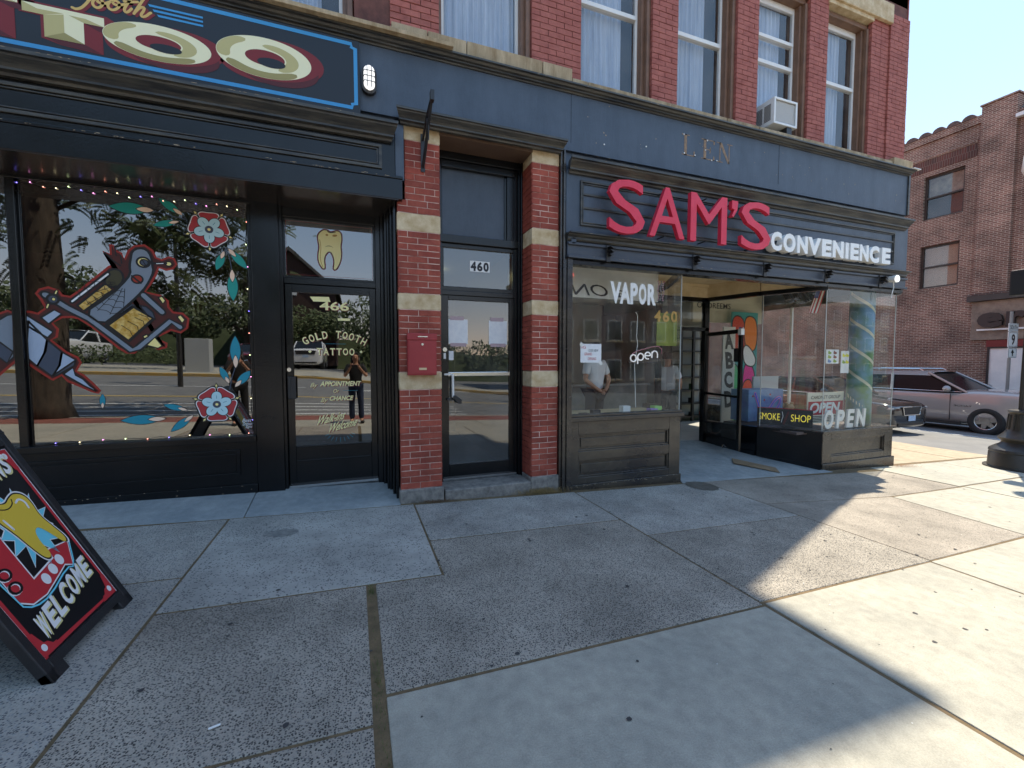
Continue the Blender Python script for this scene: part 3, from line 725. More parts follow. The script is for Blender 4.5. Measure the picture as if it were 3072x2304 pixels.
# left stall riser: two sunk panels
bb = gz(3.4)
lr = MB().box(2.44, 4.215, 4.725, 4.80, -.2, .80).box(2.44, 4.26, 4.655, 4.80, .80, .855).box(2.47, 4.24, 4.68, 4.80, .855, .885).box(2.42, 4.225, 4.665, 4.70, -.2, .0)
lr.box(2.44, 2.62, 4.685, 4.725, 0, .80).box(4.03, 4.215, 4.685, 4.725, 0, .80).box(2.62, 4.03, 4.685, 4.725, .63, .80).box(2.62, 4.03, 4.685, 4.725, .30, .42).box(2.62, 4.03, 4.685, 4.725, .0, .085)
LRI = lr.build('stall_riser', 'paint_bay', B, bevel=.005)
for (z0, z1) in ((.42, .63), (.085, .30)):
    q = MB(); frame_rect(q, 2.62, 4.03, z0, z1, .022, 4.700, 4.725); q.prism([(2.67, z0 + .05), (3.98, z0 + .05), (3.98, z1 - .05), (2.67, z1 - .05)], 4.712, 4.725); q.build('riser_panel', 'paint_bay', LRI, bevel=.004)
def wallseg(mb, a, b, z0, z1, t=.05):
    d = Vector((b[0] - a[0], b[1] - a[1])).normalized(); n = Vector((-d.y, d.x)) * t
    q = [(a[0], a[1]), (b[0], b[1]), (b[0] + n.x, b[1] + n.y), (a[0] + n.x, a[1] + n.y)]
    return mb.prism(q, z0, z1, 'z')
# left return of the entrance (panels and glass), door wall, right bay
LP = [(4.215, 4.72), (4.66, 5.5), (4.95, 6.4)]
RP = [(7.13, 4.70), (6.66, 5.5), (6.37, 6.4)]
mb = MB()
for a, b in zip(LP, LP[1:]): wallseg(mb, a, b, -.2, .80); wallseg(mb, a, b, 2.70, 2.80)
mb.build('entrance_riser', 'paint_bay', B)
mb = MB()
for a, b in zip(LP, LP[1:]): wallseg(mb, a, b, .80, 2.70, .006)
mb.build('pane', 'glass_shop', B)
LG = MB().box(2.46, 2.50, 4.66, 4.76, .885, 2.735).build('window_frame', 'paint_bay', B)
MB().box(2.50, 4.222, 4.72, 4.726, .885, 2.735).build('pane', 'glass_shop', LG)
MB().box(4.218, 4.224, 4.715, 4.73, .885, 2.735).build('glass_joint', mat('silicone', (.5, .52, .5), .3), LG)
# right bay
rr = MB()
for a, b in zip(RP[::-1], RP[::-1][1:]): wallseg(rr, (a[0], a[1]), (b[0], b[1]), -.35, .385, -.07)
for a, b in zip(RP[::-1], RP[::-1][1:]): wallseg(rr, (a[0] - .03, a[1] - .02), (b[0] - .03, b[1] - .03), .385, .42, -.1); wallseg(rr, (a[0] - .03, a[1] - .01), (b[0] - .04, b[1] - .01), -.35, -.02 if a[0] < 6.5 else -.10, -.06)
RS = rr.build('side_riser', 'paint_black', B)
fr_ = MB().box(7.13, 8.94, 4.735, 4.80, -.4, .38).box(7.09, 8.985, 4.66, 4.86, .38, .42).box(7.10, 8.96, 4.665, 4.735, -.4, -.12)
fr_.box(7.13, 7.34, 4.695, 4.735, -.12, .38).box(8.72, 8.94, 4.695, 4.735, -.12, .38).box(7.34, 8.72, 4.695, 4.735, .26, .38).box(7.34, 8.72, 4.695, 4.735, -.12, -.01)
FRI = fr_.build('stall_riser', 'paint_bay', B, bevel=.005)
q = MB(); frame_rect(q, 7.34, 8.72, -.01, .26, .022, 4.712, 4.735); q.build('riser_panel', 'paint_bay', FRI, bevel=.004)
q = MB()
def side_panel(q, a, b, u0, u1, z0, z1):
    A = Vector(a); Bv = Vector(b); d = (Bv - A).normalized(); n = Vector((d.y, -d.x)) 
    p0, p1 = A + d * u0, A + d * u1
    for (s0, s1, zz0, zz1) in ((0, 1, z0, z0 + .02), (0, 1, z1 - .02, z1), (0, .03, z0, z1), (.97, 1, z0, z1)):
        pa, pb = p0 + (p1 - p0) * s0, p0 + (p1 - p0) * s1
        wallseg(q, (pa.x, pa.y), (pb.x, pb.y), zz0, zz1, .012)
side_panel(q, (6.652, 5.495), (7.12, 4.705), .16, .78, .05, .28); side_panel(q, (6.36, 6.38), (6.65, 5.52), .12, .8, .05, .28)
q.build('riser_panel', 'paint_moulding', RS)
g = MB()
for a, b in zip(RP[::-1], RP[::-1][1:]): wallseg(g, (a[0] + .03, a[1]), (b[0] + .03, b[1]), .42, 2.70, -.006)
RG = g.build('pane', 'glass_shop', B)
MB().box(7.13, 8.93, 4.72, 4.726, .42, 2.735).build('pane', 'glass_shop', B)
jn = MB()
for (x, y) in ((7.14, 4.722), (6.69, 5.49), (8.935, 4.73)): jn.box(x - .006, x + .006, y - .004, y + .004, .42, 2.735)
jn.build('glass_joint', mat('silicone', (.5, .52, .5), .3), B)
hd = MB()
for a, b in zip(RP[::-1], RP[::-1][1:]): wallseg(hd, a, b, 2.69, 2.76, -.09)
hd.build('window_head', 'paint_black', B)
# side-street glazing of the shop
MB().box(8.93, 8.936, 4.8, 9.1, .42, 2.72).build('pane', 'glass_shop', B)
MB().box(8.85, 8.99, 4.8, 9.2, -.5, .42).box(8.87, 9.0, 4.7, 9.2, 2.72, 2.83).build('side_riser', 'paint_bay', B)
for y in (6.6, 7.9): MB().box(8.90, 8.945, y, y + .045, .42, 2.72).build('mullion', 'white_metal', B)
MB().box(8.8, 9.02, 9.0, 9.2, -.5, 4.9).build('corner_post', 'brick_upper', B)
MB().box(8.97, 9.0, 4.83, 9.2, 2.83, 4.9).build('side_fascia', 'paint_navy', B)
# entrance ceiling, cream beam, door wall
ce = mat('cream_paint', rgb(214, 196, 160), .8, rgb(190, 168, 128), 3)
MB().box(4.0, 7.4, 4.76, 6.45, 3.0, 3.05).build('entrance_ceiling', ce, B)
be = MB().box(4.0, 6.39, 6.36, 6.45, 2.76, 3.0).box(4.0, 6.38, 6.33, 6.36, 2.95, 3.0).box(4.0, 6.38, 6.345, 6.36, 2.76, 2.79)
for a, b in zip(RP[::-1], RP[::-1][1:]): wallseg(be, (a[0] - .0, a[1]), (b[0] - .0, b[1]), 2.76, 3.0, -.08); wallseg(be, (a[0] - .02, a[1]), (b[0] - .02, b[1]), 2.955, 3.0, -.03)
be.build('ceiling_beam', ce, B)
df = MB().box(6.27, 6.37, 6.36, 6.46, 0, 2.76).box(5.2, 5.27, 6.36, 6.46, 0, 2.76).box(5.2, 6.37, 6.36, 6.46, 2.13, 2.2).box(5.2, 6.37, 6.36, 6.46, 2.68, 2.76).box(4.95, 5.2, 6.36, 6.44, 0, .8).box(4.95, 5.2, 6.36, 6.44, 2.68, 2.76)
DF = df.build('door_frame', 'paint_black', B, bevel=.003)
MB().box(5.27, 6.27, 6.40, 6.406, 2.2, 2.68).build('pane', 'glass_shop', DF)
# the open door, hinged at its left, swung out over the pavement
h = Vector((6.315, 6.42)); e = Vector((6.08, 5.38)); u = (e - h).normalized(); L_ = (e - h).length
def dpt(s, o=0): return (h.x + u.x * s - u.y * o, h.y + u.y * s + u.x * o)
od = MB()
def dbox(mb, s0, s1, z0, z1, t=.042, o=0):
    return mb.prism([dpt(s0, o), dpt(s1, o), dpt(s1, o + t), dpt(s0, o + t)], z0, z1, 'z')
zb = .03
dbox(od, 0, .075, zb, 2.1); dbox(od, L_ - .075, L_, zb, 2.1); dbox(od, .075, L_ - .075, zb, zb + .17); dbox(od, .075, L_ - .075, 2.03, 2.1); dbox(od, .075, L_ - .075, .93, .97, .05)
OD = od.build('open_door', 'paint_black', B, bevel=.003, label='glazed door standing open over the pavement')
pn = MB(); dbox(pn, .075, L_ - .075, zb + .17, 2.03, .006, .018); pn.build('pane', 'glass_shop', OD)
cb = MB(); dbox(cb, L_ - .08, L_ + .004, 2.0, 2.104, .06, -.008); cb.build('door_closer', 'white_metal', OD)
pc = MB(); dbox(pc, L_ - .2, L_ - .09, 1.55, 1.78, .004, .01); pc.build('door_pull', 'dark_metal', OD)
dbx = MB().tube([(*dpt(L_ * .62), .06), (*dpt(L_ * .64, -.04), .01)], .012, 6); dbx.build('door_stop', 'chrome', OD)

# ---- inside the shop
fl = mat('shop_floor', (.42, .40, .37), .5, (.5, .48, .44), 4)
MB().box(2.4, 8.86, 6.42, 15, -.3, .0).box(7.25, 8.8, 4.9, 6.42, -.3, .0).build('shop_floor', fl, B)
wp = mat('shop_wall', (.80, .80, .76), .8, (.74, .74, .70), 1.5)
MB().box(2.40, 2.45, 4.8, 15, 0, 3.2).build('shop_wall', wp, B)
MB().box(8.74, 8.79, 9.0, 13, 0, 3.2).build('shop_wall', wp, B)
MB().box(2.45, 6.9, 10.9, 11, 0, 3.2).box(6.9, 8.95, 13, 13.1, 0, 3.2).box(6.85, 6.9, 10.9, 13, 0, 3.2).build('shop_wall', mat('shop_plaster', (.5, .49, .46), .8), B)
MB().box(2.4, 8.9, 4.84, 15, 3.2, 3.25).build('shop_ceiling', 'white_vinyl', B)
MB().box(2.45, 4.2, 4.80, 5.5, .78, .84).build('display_shelf', mat('pale_wood', rgb(206, 186, 148), .6, rgb(190, 168, 130), 4), B)
MB().box(6.72, 8.86, 4.84, 6.3, .36, .40).build('display_shelf', mat('pale_shelf', (.10, .075, .07), .6), B)
# dropped header with hand lettering, seen through both windows
MB().box(2.46, 4.3, 5.30, 5.34, 2.45, 3.2).build('header_board', 'white_vinyl', B)
mb = MB(); text_fit(mb, 'a ON...', 2.62, 3.72, 2.47, 2.62, 5.295, shear=.3, fn=lambda a, b: (3.72 - a * 1.1, 2.48 + b * .16)); mb.build('lettering', flat('ink', (.015, .015, .02)), B)
MB().box(6.85, 8.86, 7.3, 7.36, 2.42, 3.2).build('header_board', mat('cream_board', (.62, .58, .46), .8), B)
mb = MB(); text_fit(mb, 'OF DREEMS', 6.95, 7.9, 2.72, 2.84, 7.295, off=.005); mb.build('lettering', flat('ink', (.015, .015, .02)), B)


# ================================================================== SIGNS
CREAM, TAN, DRED, NAVY = flat('cream', rgb(240, 236, 196)), flat('tan', rgb(192, 182, 124)), flat('dark_red', rgb(122, 30, 34)), flat('sign_black', (.008, .009, .012), .35)
SKYB = flat('sky_blue', rgb(62, 150, 205)); GOLD = flat('gold', rgb(214, 180, 104)); BLK = flat('black', (.006, .006, .008), .4); DRED2 = flat('oxblood', rgb(84, 22, 26))
TS = thing('tattoo_sign', (-2, 4.6, 4.3), 'long black sign with cream TATTOO lettering, red shadows and a blue border', 'sign')
MB().box(-7.1, .10, 4.60, 4.66, 4.0, 4.69).build('board', NAVY, TS, bevel=.003)
mb = MB()
def border(mb, x0, x1, z0, z1, c, w, y):
    o = [(x0 + c, z0), (x1 - c, z0), (x1 - c * .8, z0 + c * .8), (x1, z0 + c), (x1, z1 - c), (x1 - c * .8, z1 - c * .8), (x1 - c, z1), (x0 + c, z1), (x0, z1 - c), (x0, z0 + c)]
    i = [(x0 + c + w * .5, z0 + w), (x1 - c - w * .3, z0 + w), (x1 - c - w * .5, z0 + c + w * .2), (x1 - w, z0 + c + w * .5), (x1 - w, z1 - c - w * .5), (x1 - c - w * .5, z1 - c - w * .2), (x1 - c - w * .3, z1 - w), (x0 + c + w * .5, z1 - w), (x0 + w, z1 - c - w * .5), (x0 + w, z0 + c + w * .5)]
    for k in range(10):
        a, b = k, (k + 1) % 10; mb.quad((o[a][0], y, o[a][1]), (o[b][0], y, o[b][1]), (i[b][0], y, i[b][1]), (i[a][0], y, i[a][1]))
border(mb, -7.05, .078, 4.03, 4.665, .05, .034, 4.598)
for k in range(3): mb.quad((-1.575 + k * .03, 4.598, 4.556 - k * .035), (-1.195, 4.598, 4.558 - k * .035 + .0), (-1.195, 4.598, 4.574 - k * .035), (-1.585 + k * .03, 4.598, 4.574 - k * .035))
mb.build('border', SKYB, TS)
def rings(cx, cz, rx, rz):
    k = rx / .38
    m1 = MB(); fill(m1, ell(cx + .06 * k, cz - .02 * k, rx * 1.13, rz * 1.12, 48, .08), 4.5985); m1.build('letter_shadow', DRED, TS)
    m1 = MB(); fill(m1, ell(cx + .10 * k, cz - .07 * k, rx * .9, rz * .9, 40), 4.5982); m1.build('letter_shadow', DRED2, TS)
    m1 = MB(); fill(m1, ell(cx + .055 * k, cz - .012 * k, rx * 1.06, rz * 1.0, 48, .05), 4.5979); m1.build('letter_shadow', DRED, TS)
    m1 = MB(); fill(m1, ell(cx, cz, rx, rz, 56), 4.5975); m1.build('letter', CREAM, TS)
    t = MB()
    # tan facets: outer left and lower right, inner upper right
    def arc(r0, r1, a0, a1, y, mbx):
        n = 26; A = ell(cx, cz, rx * r0, rz * r0, n, 0, a0, a1); Bq = ell(cx, cz, rx * r1, rz * r1, n, 0, a0, a1)
        mid = (r0 + r1) / 2
        for j in range(n):
            w0 = min(1, 5 * j / n, 5 * (n - j) / n); w1 = min(1, 5 * (j + 1) / n, 5 * (n - j - 1) / n)
            def P(p, q, w): m_ = ((p[0] + q[0]) / 2, (p[1] + q[1]) / 2); s = math.sqrt(max(0, 1 - (1 - w) ** 2)); return (m_[0] + (p[0] - m_[0]) * s, y, m_[1] + (p[1] - m_[1]) * s)
            mbx.quad(P(A[j], Bq[j], w0), P(A[j + 1], Bq[j + 1], w1), P(Bq[j + 1], A[j + 1], w1), P(Bq[j], A[j], w0))
    arc(.72, .99, 118, 200, 4.5970, t); arc(.45, .72, -62, 96, 4.5970, t)
    t.build('letter_facet', TAN, TS)
    t = MB(); arc(.70, .99, 205, 322, 4.5968, t); t.build('letter_facet', flat('olive', rgb(158, 148, 92)), TS)
    m1 = MB(); fill(m1, ell(cx, cz, rx * .42, rz * .38, 32), 4.5965); m1.build('letter_hole', DRED, TS)
    m1 = MB(); fill(m1, ell(cx + .05 * k, cz - .035 * k, rx * .30, rz * .24, 32), 4.5960); m1.build('letter_hole', BLK, TS)
rings(-1.521, 4.268, .380, .148); rings(-.720, 4.338, .385, .178)
def big_T(x0, x1, zt, zb, bar, sx0, sx1, cutx=None):
    m1 = MB(); fill(m1, [(x0 - .02, zt + .015), (x1 + .02, zt + .015), (x1 + .10, zt - .03), (x1 + .10, zt - bar - .05), (sx1 + .12, zt - bar - .04), (sx1 + .12, zb - .055), (sx0 + .10, zb - .04), (sx0 - .02, zb - .01), (sx0 - .02, zt - bar - .01), (x0 - .02, zt - bar - .01)], 4.5984)
    m1.build('letter_shadow', DRED, TS)
    m1 = MB(); fill(m1, [(sx0, zb), (sx1, zb), (sx1 + .11, zb - .05), (sx0 + .10, zb - .038)], 4.5981); fill(m1, [(sx1, zt - bar), (x1, zt - bar), (x1 + .08, zt - bar - .045), (sx1 + .10, zt - bar - .045)], 4.5981); m1.build('letter_shadow', DRED2, TS)
    m1 = MB(); fill(m1, [(x0, zt), (x1, zt), (x1, zt - bar), (x0, zt - bar)], 4.5975); fill(m1, [(sx0, zt - bar), (sx1, zt - bar), (sx1, zb), (sx0, zb)], 4.5975); m1.build('letter', CREAM, TS)
    cm_ = (sx0 + sx1) / 2
    m1 = MB(); fill(m1, [(x0, zt), (x0, zt - bar), (sx0, zt - bar), (cm_, zt - bar * .45), (x0 + .09, zt - bar * .5)], 4.597); fill(m1, [(sx0, zt - bar), (cm_, zt - bar * .55), (cm_, zb + .06), (sx0, zb)], 4.597)
    fill(m1, [(sx1, zt - bar), (x1, zt - bar), (x1 - .12, zt - bar * .5), (cm_ + .03, zt - bar * .5)], 4.597); m1.build('letter_facet', TAN, TS)
    m1 = MB(); fill(m1, [(sx0, zb), (sx1, zb), (cm_, zb + .06)], 4.5965); m1.build('letter_facet', flat('olive', rgb(158, 148, 92)), TS)
big_T(-2.395, -1.886, 4.375, 4.135, .072, -2.267, -2.019)
big_T(-2.98, -2.42, 4.43, 4.13, .08, -2.82, -2.56)
# first letters beyond the frame
m1 = MB(); text_fit(m1, 'TA', -4.6, -3.15, 4.13, 4.52, 4.5975, off=.03); m1.build('letter', CREAM, TS)
# script 'Gold Tooth'
def script(paths, w, m, y, dx=0, dz=0, name='lettering', parent=TS):
    s_ = MB()
    for p in paths: stroke(s_, [(a + dx, b + dz) for a, b in smoothpts(p, False, 2)], w, y)
    return s_.build(name, m, parent)
tooth_script = [[(-2.087,4.407),(-2.064,4.399),(-2.030,4.417),(-2.000,4.455),(-1.969,4.505),(-1.948,4.540)],
 [(-1.925,4.523),(-1.952,4.498),(-1.956,4.467),(-1.937,4.446),(-1.908,4.454),(-1.887,4.486),(-1.895,4.525),(-1.920,4.524),(-1.926,4.499),(-1.907,4.490),(-1.872,4.496),(-1.847,4.515)],
 [(-1.826,4.533),(-1.852,4.508),(-1.858,4.476),(-1.839,4.455),(-1.809,4.463),(-1.778,4.498),(-1.782,4.533),(-1.811,4.540),(-1.827,4.521),(-1.808,4.502),(-1.773,4.512),(-1.742,4.527)],
 [(-1.689,4.602),(-1.721,4.544),(-1.749,4.489),(-1.745,4.463),(-1.724,4.468),(-1.698,4.503)], [(-1.746,4.549),(-1.701,4.556),(-1.655,4.569)],
 [(-1.601,4.627),(-1.640,4.555),(-1.684,4.467)], [(-1.673,4.485),(-1.641,4.530),(-1.609,4.539),(-1.616,4.507),(-1.638,4.470),(-1.628,4.455),(-1.602,4.468),(-1.575,4.500),(-1.567,4.505)]]
script(tooth_script, .022, DRED, 4.5983, .018, -.012); script(tooth_script, .020, GOLD, 4.5972)

# SAM'S CONVENIENCE: solid letters, one object each
SG = thing('store_sign', (5.6, 4.5, 3.3), "raised red SAM'S and white CONVENIENCE letters on navy boards", 'sign')
boxes = [('S', 2.878, 3.393), ('A', 3.465, 4.01), ('M', 4.104, 4.714), ("'", 4.79, 4.905), ('S', 4.974, 5.524)]
for ch, a, b in boxes:
    z0, z1 = (3.12, 3.735) if ch in 'AM' else (3.104, 3.748) if ch == 'S' else (3.50, 3.715)
    m1 = MB()
    if ch == "'": m1.prism([(4.80, 3.715), (4.905, 3.715), (4.895, 3.60), (4.83, 3.50), (4.80, 3.51), (4.845, 3.60), (4.80, 3.61)], 4.45, 4.51)
    else: text_fit(m1, ch, a, b, z0, z1, 4.45, .06, off=.0)
    o = m1.build('letter', 'red_letter', SG)
    for (px_, pz_) in (((a + b) / 2, z0 + .03), ((a + b) / 2, z1 - .03)): MB().tube([(px_, 4.50, pz_), (px_, 4.64, pz_)], .008, 6).build('standoff', 'dark_metal', o)
xs = [(5.585, 5.796), (5.829, 6.08), (6.114, 6.335), (6.34, 6.621), (6.645, 6.851), (6.885, 7.130), (7.177, 7.244), (7.293, 7.488), (7.515, 7.727), (7.756, 7.993), (8.065, 8.280)]
for ch, (a, b) in zip('CONVENIENCE', xs):
    m1 = MB()
    if ch == 'I': m1.box(a, b, 4.49, 4.60, 3.15, 3.395)
    else: text_fit(m1, ch, a, b, 3.145 if ch not in 'CO' else 3.138, 3.40 if ch not in 'CO' else 3.407, 4.49, .11, off=.05)
    m1.build('letter', 'white_letter', SG)
# ghost of old letters above
GL = MB(); gh = mat('ghost', rgb(158, 128, 98), .7, rgb(120, 104, 90), 30)
def serif(mb, ch, x, z, w, h, y=4.658):
    s = .028; t = .012
    def b(a0, a1, c0, c1): mb.quad((x + a0, y, z + c0), (x + a1, y, z + c0), (x + a1, y, z + c1), (x + a0, y, z + c1))
    if ch == 'L': b(.03, .03 + s * 1.6, 0, h); b(-.01, .12, h - t, h); b(-.01, w, 0, t); b(w - .02, w, 0, h * .25)
    if ch == 'E': b(.03, .03 + s * 1.6, 0, h); b(-.01, w, h - t, h); b(-.01, w, 0, t); b(.05, w * .7, h * .5 - t / 2, h * .5 + t / 2); b(w - .02, w, 0, h * .22); b(w - .02, w, h * .8, h); b(w * .7 - .015, w * .7, h * .36, h * .64)
    if ch == 'N': b(.03, .045, 0, h); b(-.01, .09, 0, t); b(-.02, .05, h - t, h); b(w - .045, w - .03, 0, h); b(w - .08, w + .02, h - t, h); mb.quad((x + .02, y, z + h), (x + w - .06, y, z), (x + w - .02, y, z), (x + .07, y, z + h))
serif(GL, 'L', 4.13, 4.30, .21, .27); serif(GL, 'E', 4.46, 4.30, .22, .265); serif(GL, 'N', 4.74, 4.30, .24, .265)
GL.build('ghost_lettering', gh, B)
hl = MB()
for x, z in ((4.15, 4.56), (4.16, 4.32), (4.34, 4.32), (4.52, 4.42), (4.55, 4.55), (4.63, 4.30), (4.72, 4.31), (3.55, 4.30), (2.93, 4.22)): hl.prism(ell(x, z, .009, .009, 8), 4.652, 4.659)
hl.build('nail_hole', 'white_vinyl', B, kind='stuff')

# ================================================================== PAINTED WINDOW
LB, TEAL, TEAL2, PEACH, FRED, WHT = flat('light_blue', rgb(190, 222, 228)), flat('teal', rgb(28, 140, 160)), flat('green_teal', rgb(22, 150, 138)), flat('peach', rgb(248, 214, 186)), flat('flower_red', rgb(176, 52, 56)), flat('white', (.8, .8, .8))
GRY, LGR, SLATE, LEAFG, ORNG, YEL, HRED = flat('grey', rgb(128, 138, 150)), flat('pale_grey', rgb(170, 184, 204)), flat('slate', rgb(66, 74, 90)), mat('gold_leaf', rgb(196, 150, 60), .28, rgb(238, 212, 140), 26, metal=.75, bump=.2, bscale=60), flat('rust', rgb(156, 44, 20)), flat('cream_yellow', rgb(250, 232, 150)), flat('halo_red', rgb(156, 34, 20))
YP = 5.2445
ART = {}
def put(key, m, layer, parent=TF, name='painted_art'):
    k = (key, layer)
    if k not in ART: ART[k] = (MB(), m, parent, name)
    return ART[k][0], YP - layer * .0004
def flower(cx, cz, r, rot, key):
    for k in range(5):
        a = rot + k * 2 * math.pi / 5
        tip = [(cx + math.cos(a + .63) * r * 1.16, cz + math.sin(a + .63) * r * 1.16), (cx + math.cos(a + .50) * r * .9, cz + math.sin(a + .50) * r * .9), (cx + math.cos(a + .76) * r * .9, cz + math.sin(a + .76) * r * .9)]
        mb, y = put(key + 'tb', BLK, 1); fill(mb, [(cx + (p[0] - cx) * 1.08, cz + (p[1] - cz) * 1.08) for p in tip], y)
        mb, y = put(key + 't', YEL, 2); fill(mb, tip, y)
    def petal(a, r0, r1, w):
        o = []
        for j in range(17):
            t = -1 + 2 * j / 16; rr = r1 * (1 - .10 * abs(t) ** 6 - .05 * math.cos(t * math.pi * 1.0) * 1)
            aa = a + t * w; o.append((cx + math.cos(aa) * rr, cz + math.sin(aa) * rr))
        o.append((cx + math.cos(a) * r0, cz + math.sin(a) * r0))
        return o
    for k in range(5):
        a = rot + k * 2 * math.pi / 5
        mb, y = put(key + 'pb', BLK, 3); fill(mb, petal(a, 0, r * 1.05, .62), y)
        mb, y = put(key + 'pw', WHT, 4); fill(mb, petal(a, 0, r * .985, .575), y)
        mb, y = put(key + 'pr', FRED, 5); fill(mb, petal(a, 0, r * .94, .55), y)
    for k in range(5):
        a = rot + math.pi / 5 + k * 2 * math.pi / 5
        c = (cx + math.cos(a) * r * .43, cz + math.sin(a) * r * .43)
        mb, y = put(key + 'ib', BLK, 6); fill(mb, ell(c[0], c[1], r * .33, r * .28, 22, a), y)
        mb, y = put(key + 'ip', LB, 7); fill(mb, ell(c[0], c[1], r * .295, r * .245, 22, a), y)
        mb, y = put(key + 'il', TEAL, 8); stroke(mb, [(cx + math.cos(a) * r * .33, cz + math.sin(a) * r * .33), (cx + math.cos(a) * r * .5, cz + math.sin(a) * r * .5)], r * .025, y)
    mb, y = put(key + 'cb', SLATE, 9); fill(mb, ell(cx, cz, r * .2, r * .2), y)
    mb, y = put(key + 'cc', YEL, 10); fill(mb, ell(cx, cz, r * .075, r * .075), y)
def leaf(tip, base, w, key, m=TEAL, bud=.35):
    a, b = Vector(tip), Vector(base); d = b - a; n = Vector((-d.y, d.x)).normalized()
    def shape(s0, s1, ww):
        o = []
        for j in range(13): t = j / 12; p = a + d * (s0 + (s1 - s0) * t); o.append((p + n * ww * math.sin(math.pi * t) ** .85))
        for j in range(1, 12): t = 1 - j / 12; p = a + d * (s0 + (s1 - s0) * t); o.append((p - n * ww * math.sin(math.pi * t) ** .85))
        return [(q.x, q.y) for q in o]
    mb, y = put(key + 'lb', BLK, 1); fill(mb, shape(-.03, 1.03, w * 1.16), y)
    mb, y = put(key + 'l', m, 2); fill(mb, shape(0, 1, w), y)
    if bud:
        mb, y = put(key + 'bb', BLK, 3); fill(mb, shape(1 - bud - .03, 1.10, w * .58), y)
        mb, y = put(key + 'b', PEACH, 4); fill(mb, shape(1 - bud, 1.07, w * .46), y)
def pxl(s_): return s_
# upper flower and its leaves
flower(*[(-1.375,2.904)][0], .185, math.pi / 2, 'f1')
for tip, base, w, m in (([(-2.181,3.041)], [(-1.857,3.040)], .052, TEAL2), ([(-1.789,3.165)], [(-1.611,3.034)], .036, TEAL2), ([(-1.843,2.896)], [(-1.644,2.953)], .030, TEAL),
    ([(-1.324,2.499)], [(-1.255,2.683)], .036, TEAL), ([(-1.047,2.532)], [(-1.200,2.713)], .038, TEAL), ([(-1.183,2.190)], [(-1.185,2.490)], .046, TEAL)):
    leaf(tip[0], base[0], w, 'f1', m)
mb, y = put('f1st', SLATE, 0)
for p in ([(-1.857,3.040),(-1.712,3.011),(-1.572,2.985)], [(-1.611,3.034),(-1.572,2.997)], [(-1.237,2.734),(-1.203,2.626),(-1.185,2.490)], [(-1.237,2.734),(-1.249,2.684)]): stroke(mb, p, .008, y)
flower(*[(-1.362,1.104)][0], .185, -math.pi / 2 + math.pi / 5 * 0, 'f2')
for tip, base, w in (([(-2.168,0.971)], [(-1.832,0.974)], .045), ([(-1.817,1.114)], [(-1.637,1.058)], .028), ([(-1.766,0.841)], [(-1.587,0.987)], .034), ([(-1.178,1.820)], [(-1.181,1.508)], .046), ([(-1.323,1.496)], [(-1.252,1.337)], .030), ([(-1.044,1.456)], [(-1.182,1.297)], .038), ([(-2.302,1.237)], [(-2.305,1.108)], .022)):
    leaf(tip[0], base[0], w, 'f2')
mb, y = put('f2st', SLATE, 0); stroke(mb, [(-1.181,1.508),(-1.218,1.387),(-1.243,1.260)], .008, y)
# the tattoo machine
halo = [(-3.051,1.969),(-2.952,2.022),(-2.896,1.997),(-2.837,2.021),(-2.787,2.018),(-2.746,2.003),(-2.693,2.050),(-2.723,2.126),(-2.756,2.179),(-2.727,2.225),(-2.659,2.251),(-2.583,2.222),(-2.558,2.179),(-2.506,2.170),(-2.452,2.219),(-2.207,2.474),(-2.175,2.488),(-2.239,2.586),(-2.247,2.613),(-2.194,2.590),(-2.195,2.681),(-2.154,2.673),(-2.141,2.629),(-2.100,2.609),(-2.084,2.553),(-2.053,2.637),(-2.003,2.687),(-1.917,2.705),(-1.851,2.655),(-1.825,2.586),(-1.786,2.572),(-1.726,2.604),(-1.676,2.587),(-1.656,2.528),(-1.690,2.478),(-1.750,2.459),(-1.809,2.481),(-1.831,2.408),(-1.873,2.323),(-1.924,2.243),(-1.808,2.219),(-1.741,2.163),(-1.738,2.103),(-1.705,2.056),(-1.624,2.047),(-1.573,1.988),(-1.588,1.890),(-1.651,1.837),(-1.731,1.862),(-1.853,1.787),(-1.765,1.740),(-1.772,1.691)]
halo += [(-1.782,1.686),(-1.847,1.667),(-1.905,1.715),(-1.963,1.708),(-2.033,1.630),(-2.100,1.630),(-2.164,1.676),(-2.358,1.876),(-2.454,1.953),(-2.498,1.963),(-2.568,1.960),(-2.639,1.913),(-2.598,1.858),(-2.610,1.779),(-2.654,1.755),(-2.546,1.644),(-2.468,1.598),(-2.444,1.541),(-2.483,1.461),(-2.431,1.426),(-2.370,1.355),(-2.310,1.272),(-2.329,1.240),(-2.383,1.257),(-2.558,1.358),(-2.599,1.416),(-2.662,1.371),(-2.696,1.395),(-2.842,1.530),(-2.908,1.552),(-3.028,1.421),(-3.093,1.400)]
mb, y = put('mh', HRED, 0); fill(mb, halo, y)
hp = [Vector(p) for p in halo]; ar_ = sum(hp[k - 1].x * hp[k].y - hp[k].x * hp[k - 1].y for k in range(len(hp))); sg_ = 1 if ar_ > 0 else -1; ins = []
for k in range(len(hp)):
    d_ = (hp[(k + 1) % len(hp)] - hp[k - 1]).normalized(); ins.append(tuple(hp[k] + Vector((-d_.y, d_.x)) * sg_ * .020))
mb, y = put('mhi', flat('rust_dark', rgb(74, 20, 12)), .6); fill(mb, ins, y)
def bar(pts, w, m, key, ly, out=.016):
    mb, y = put(key + 'o', BLK, ly); stroke(mb, pts, w + out * 2.0, y)
    mb, y = put(key, m, ly + 1); stroke(mb, pts, w, y)
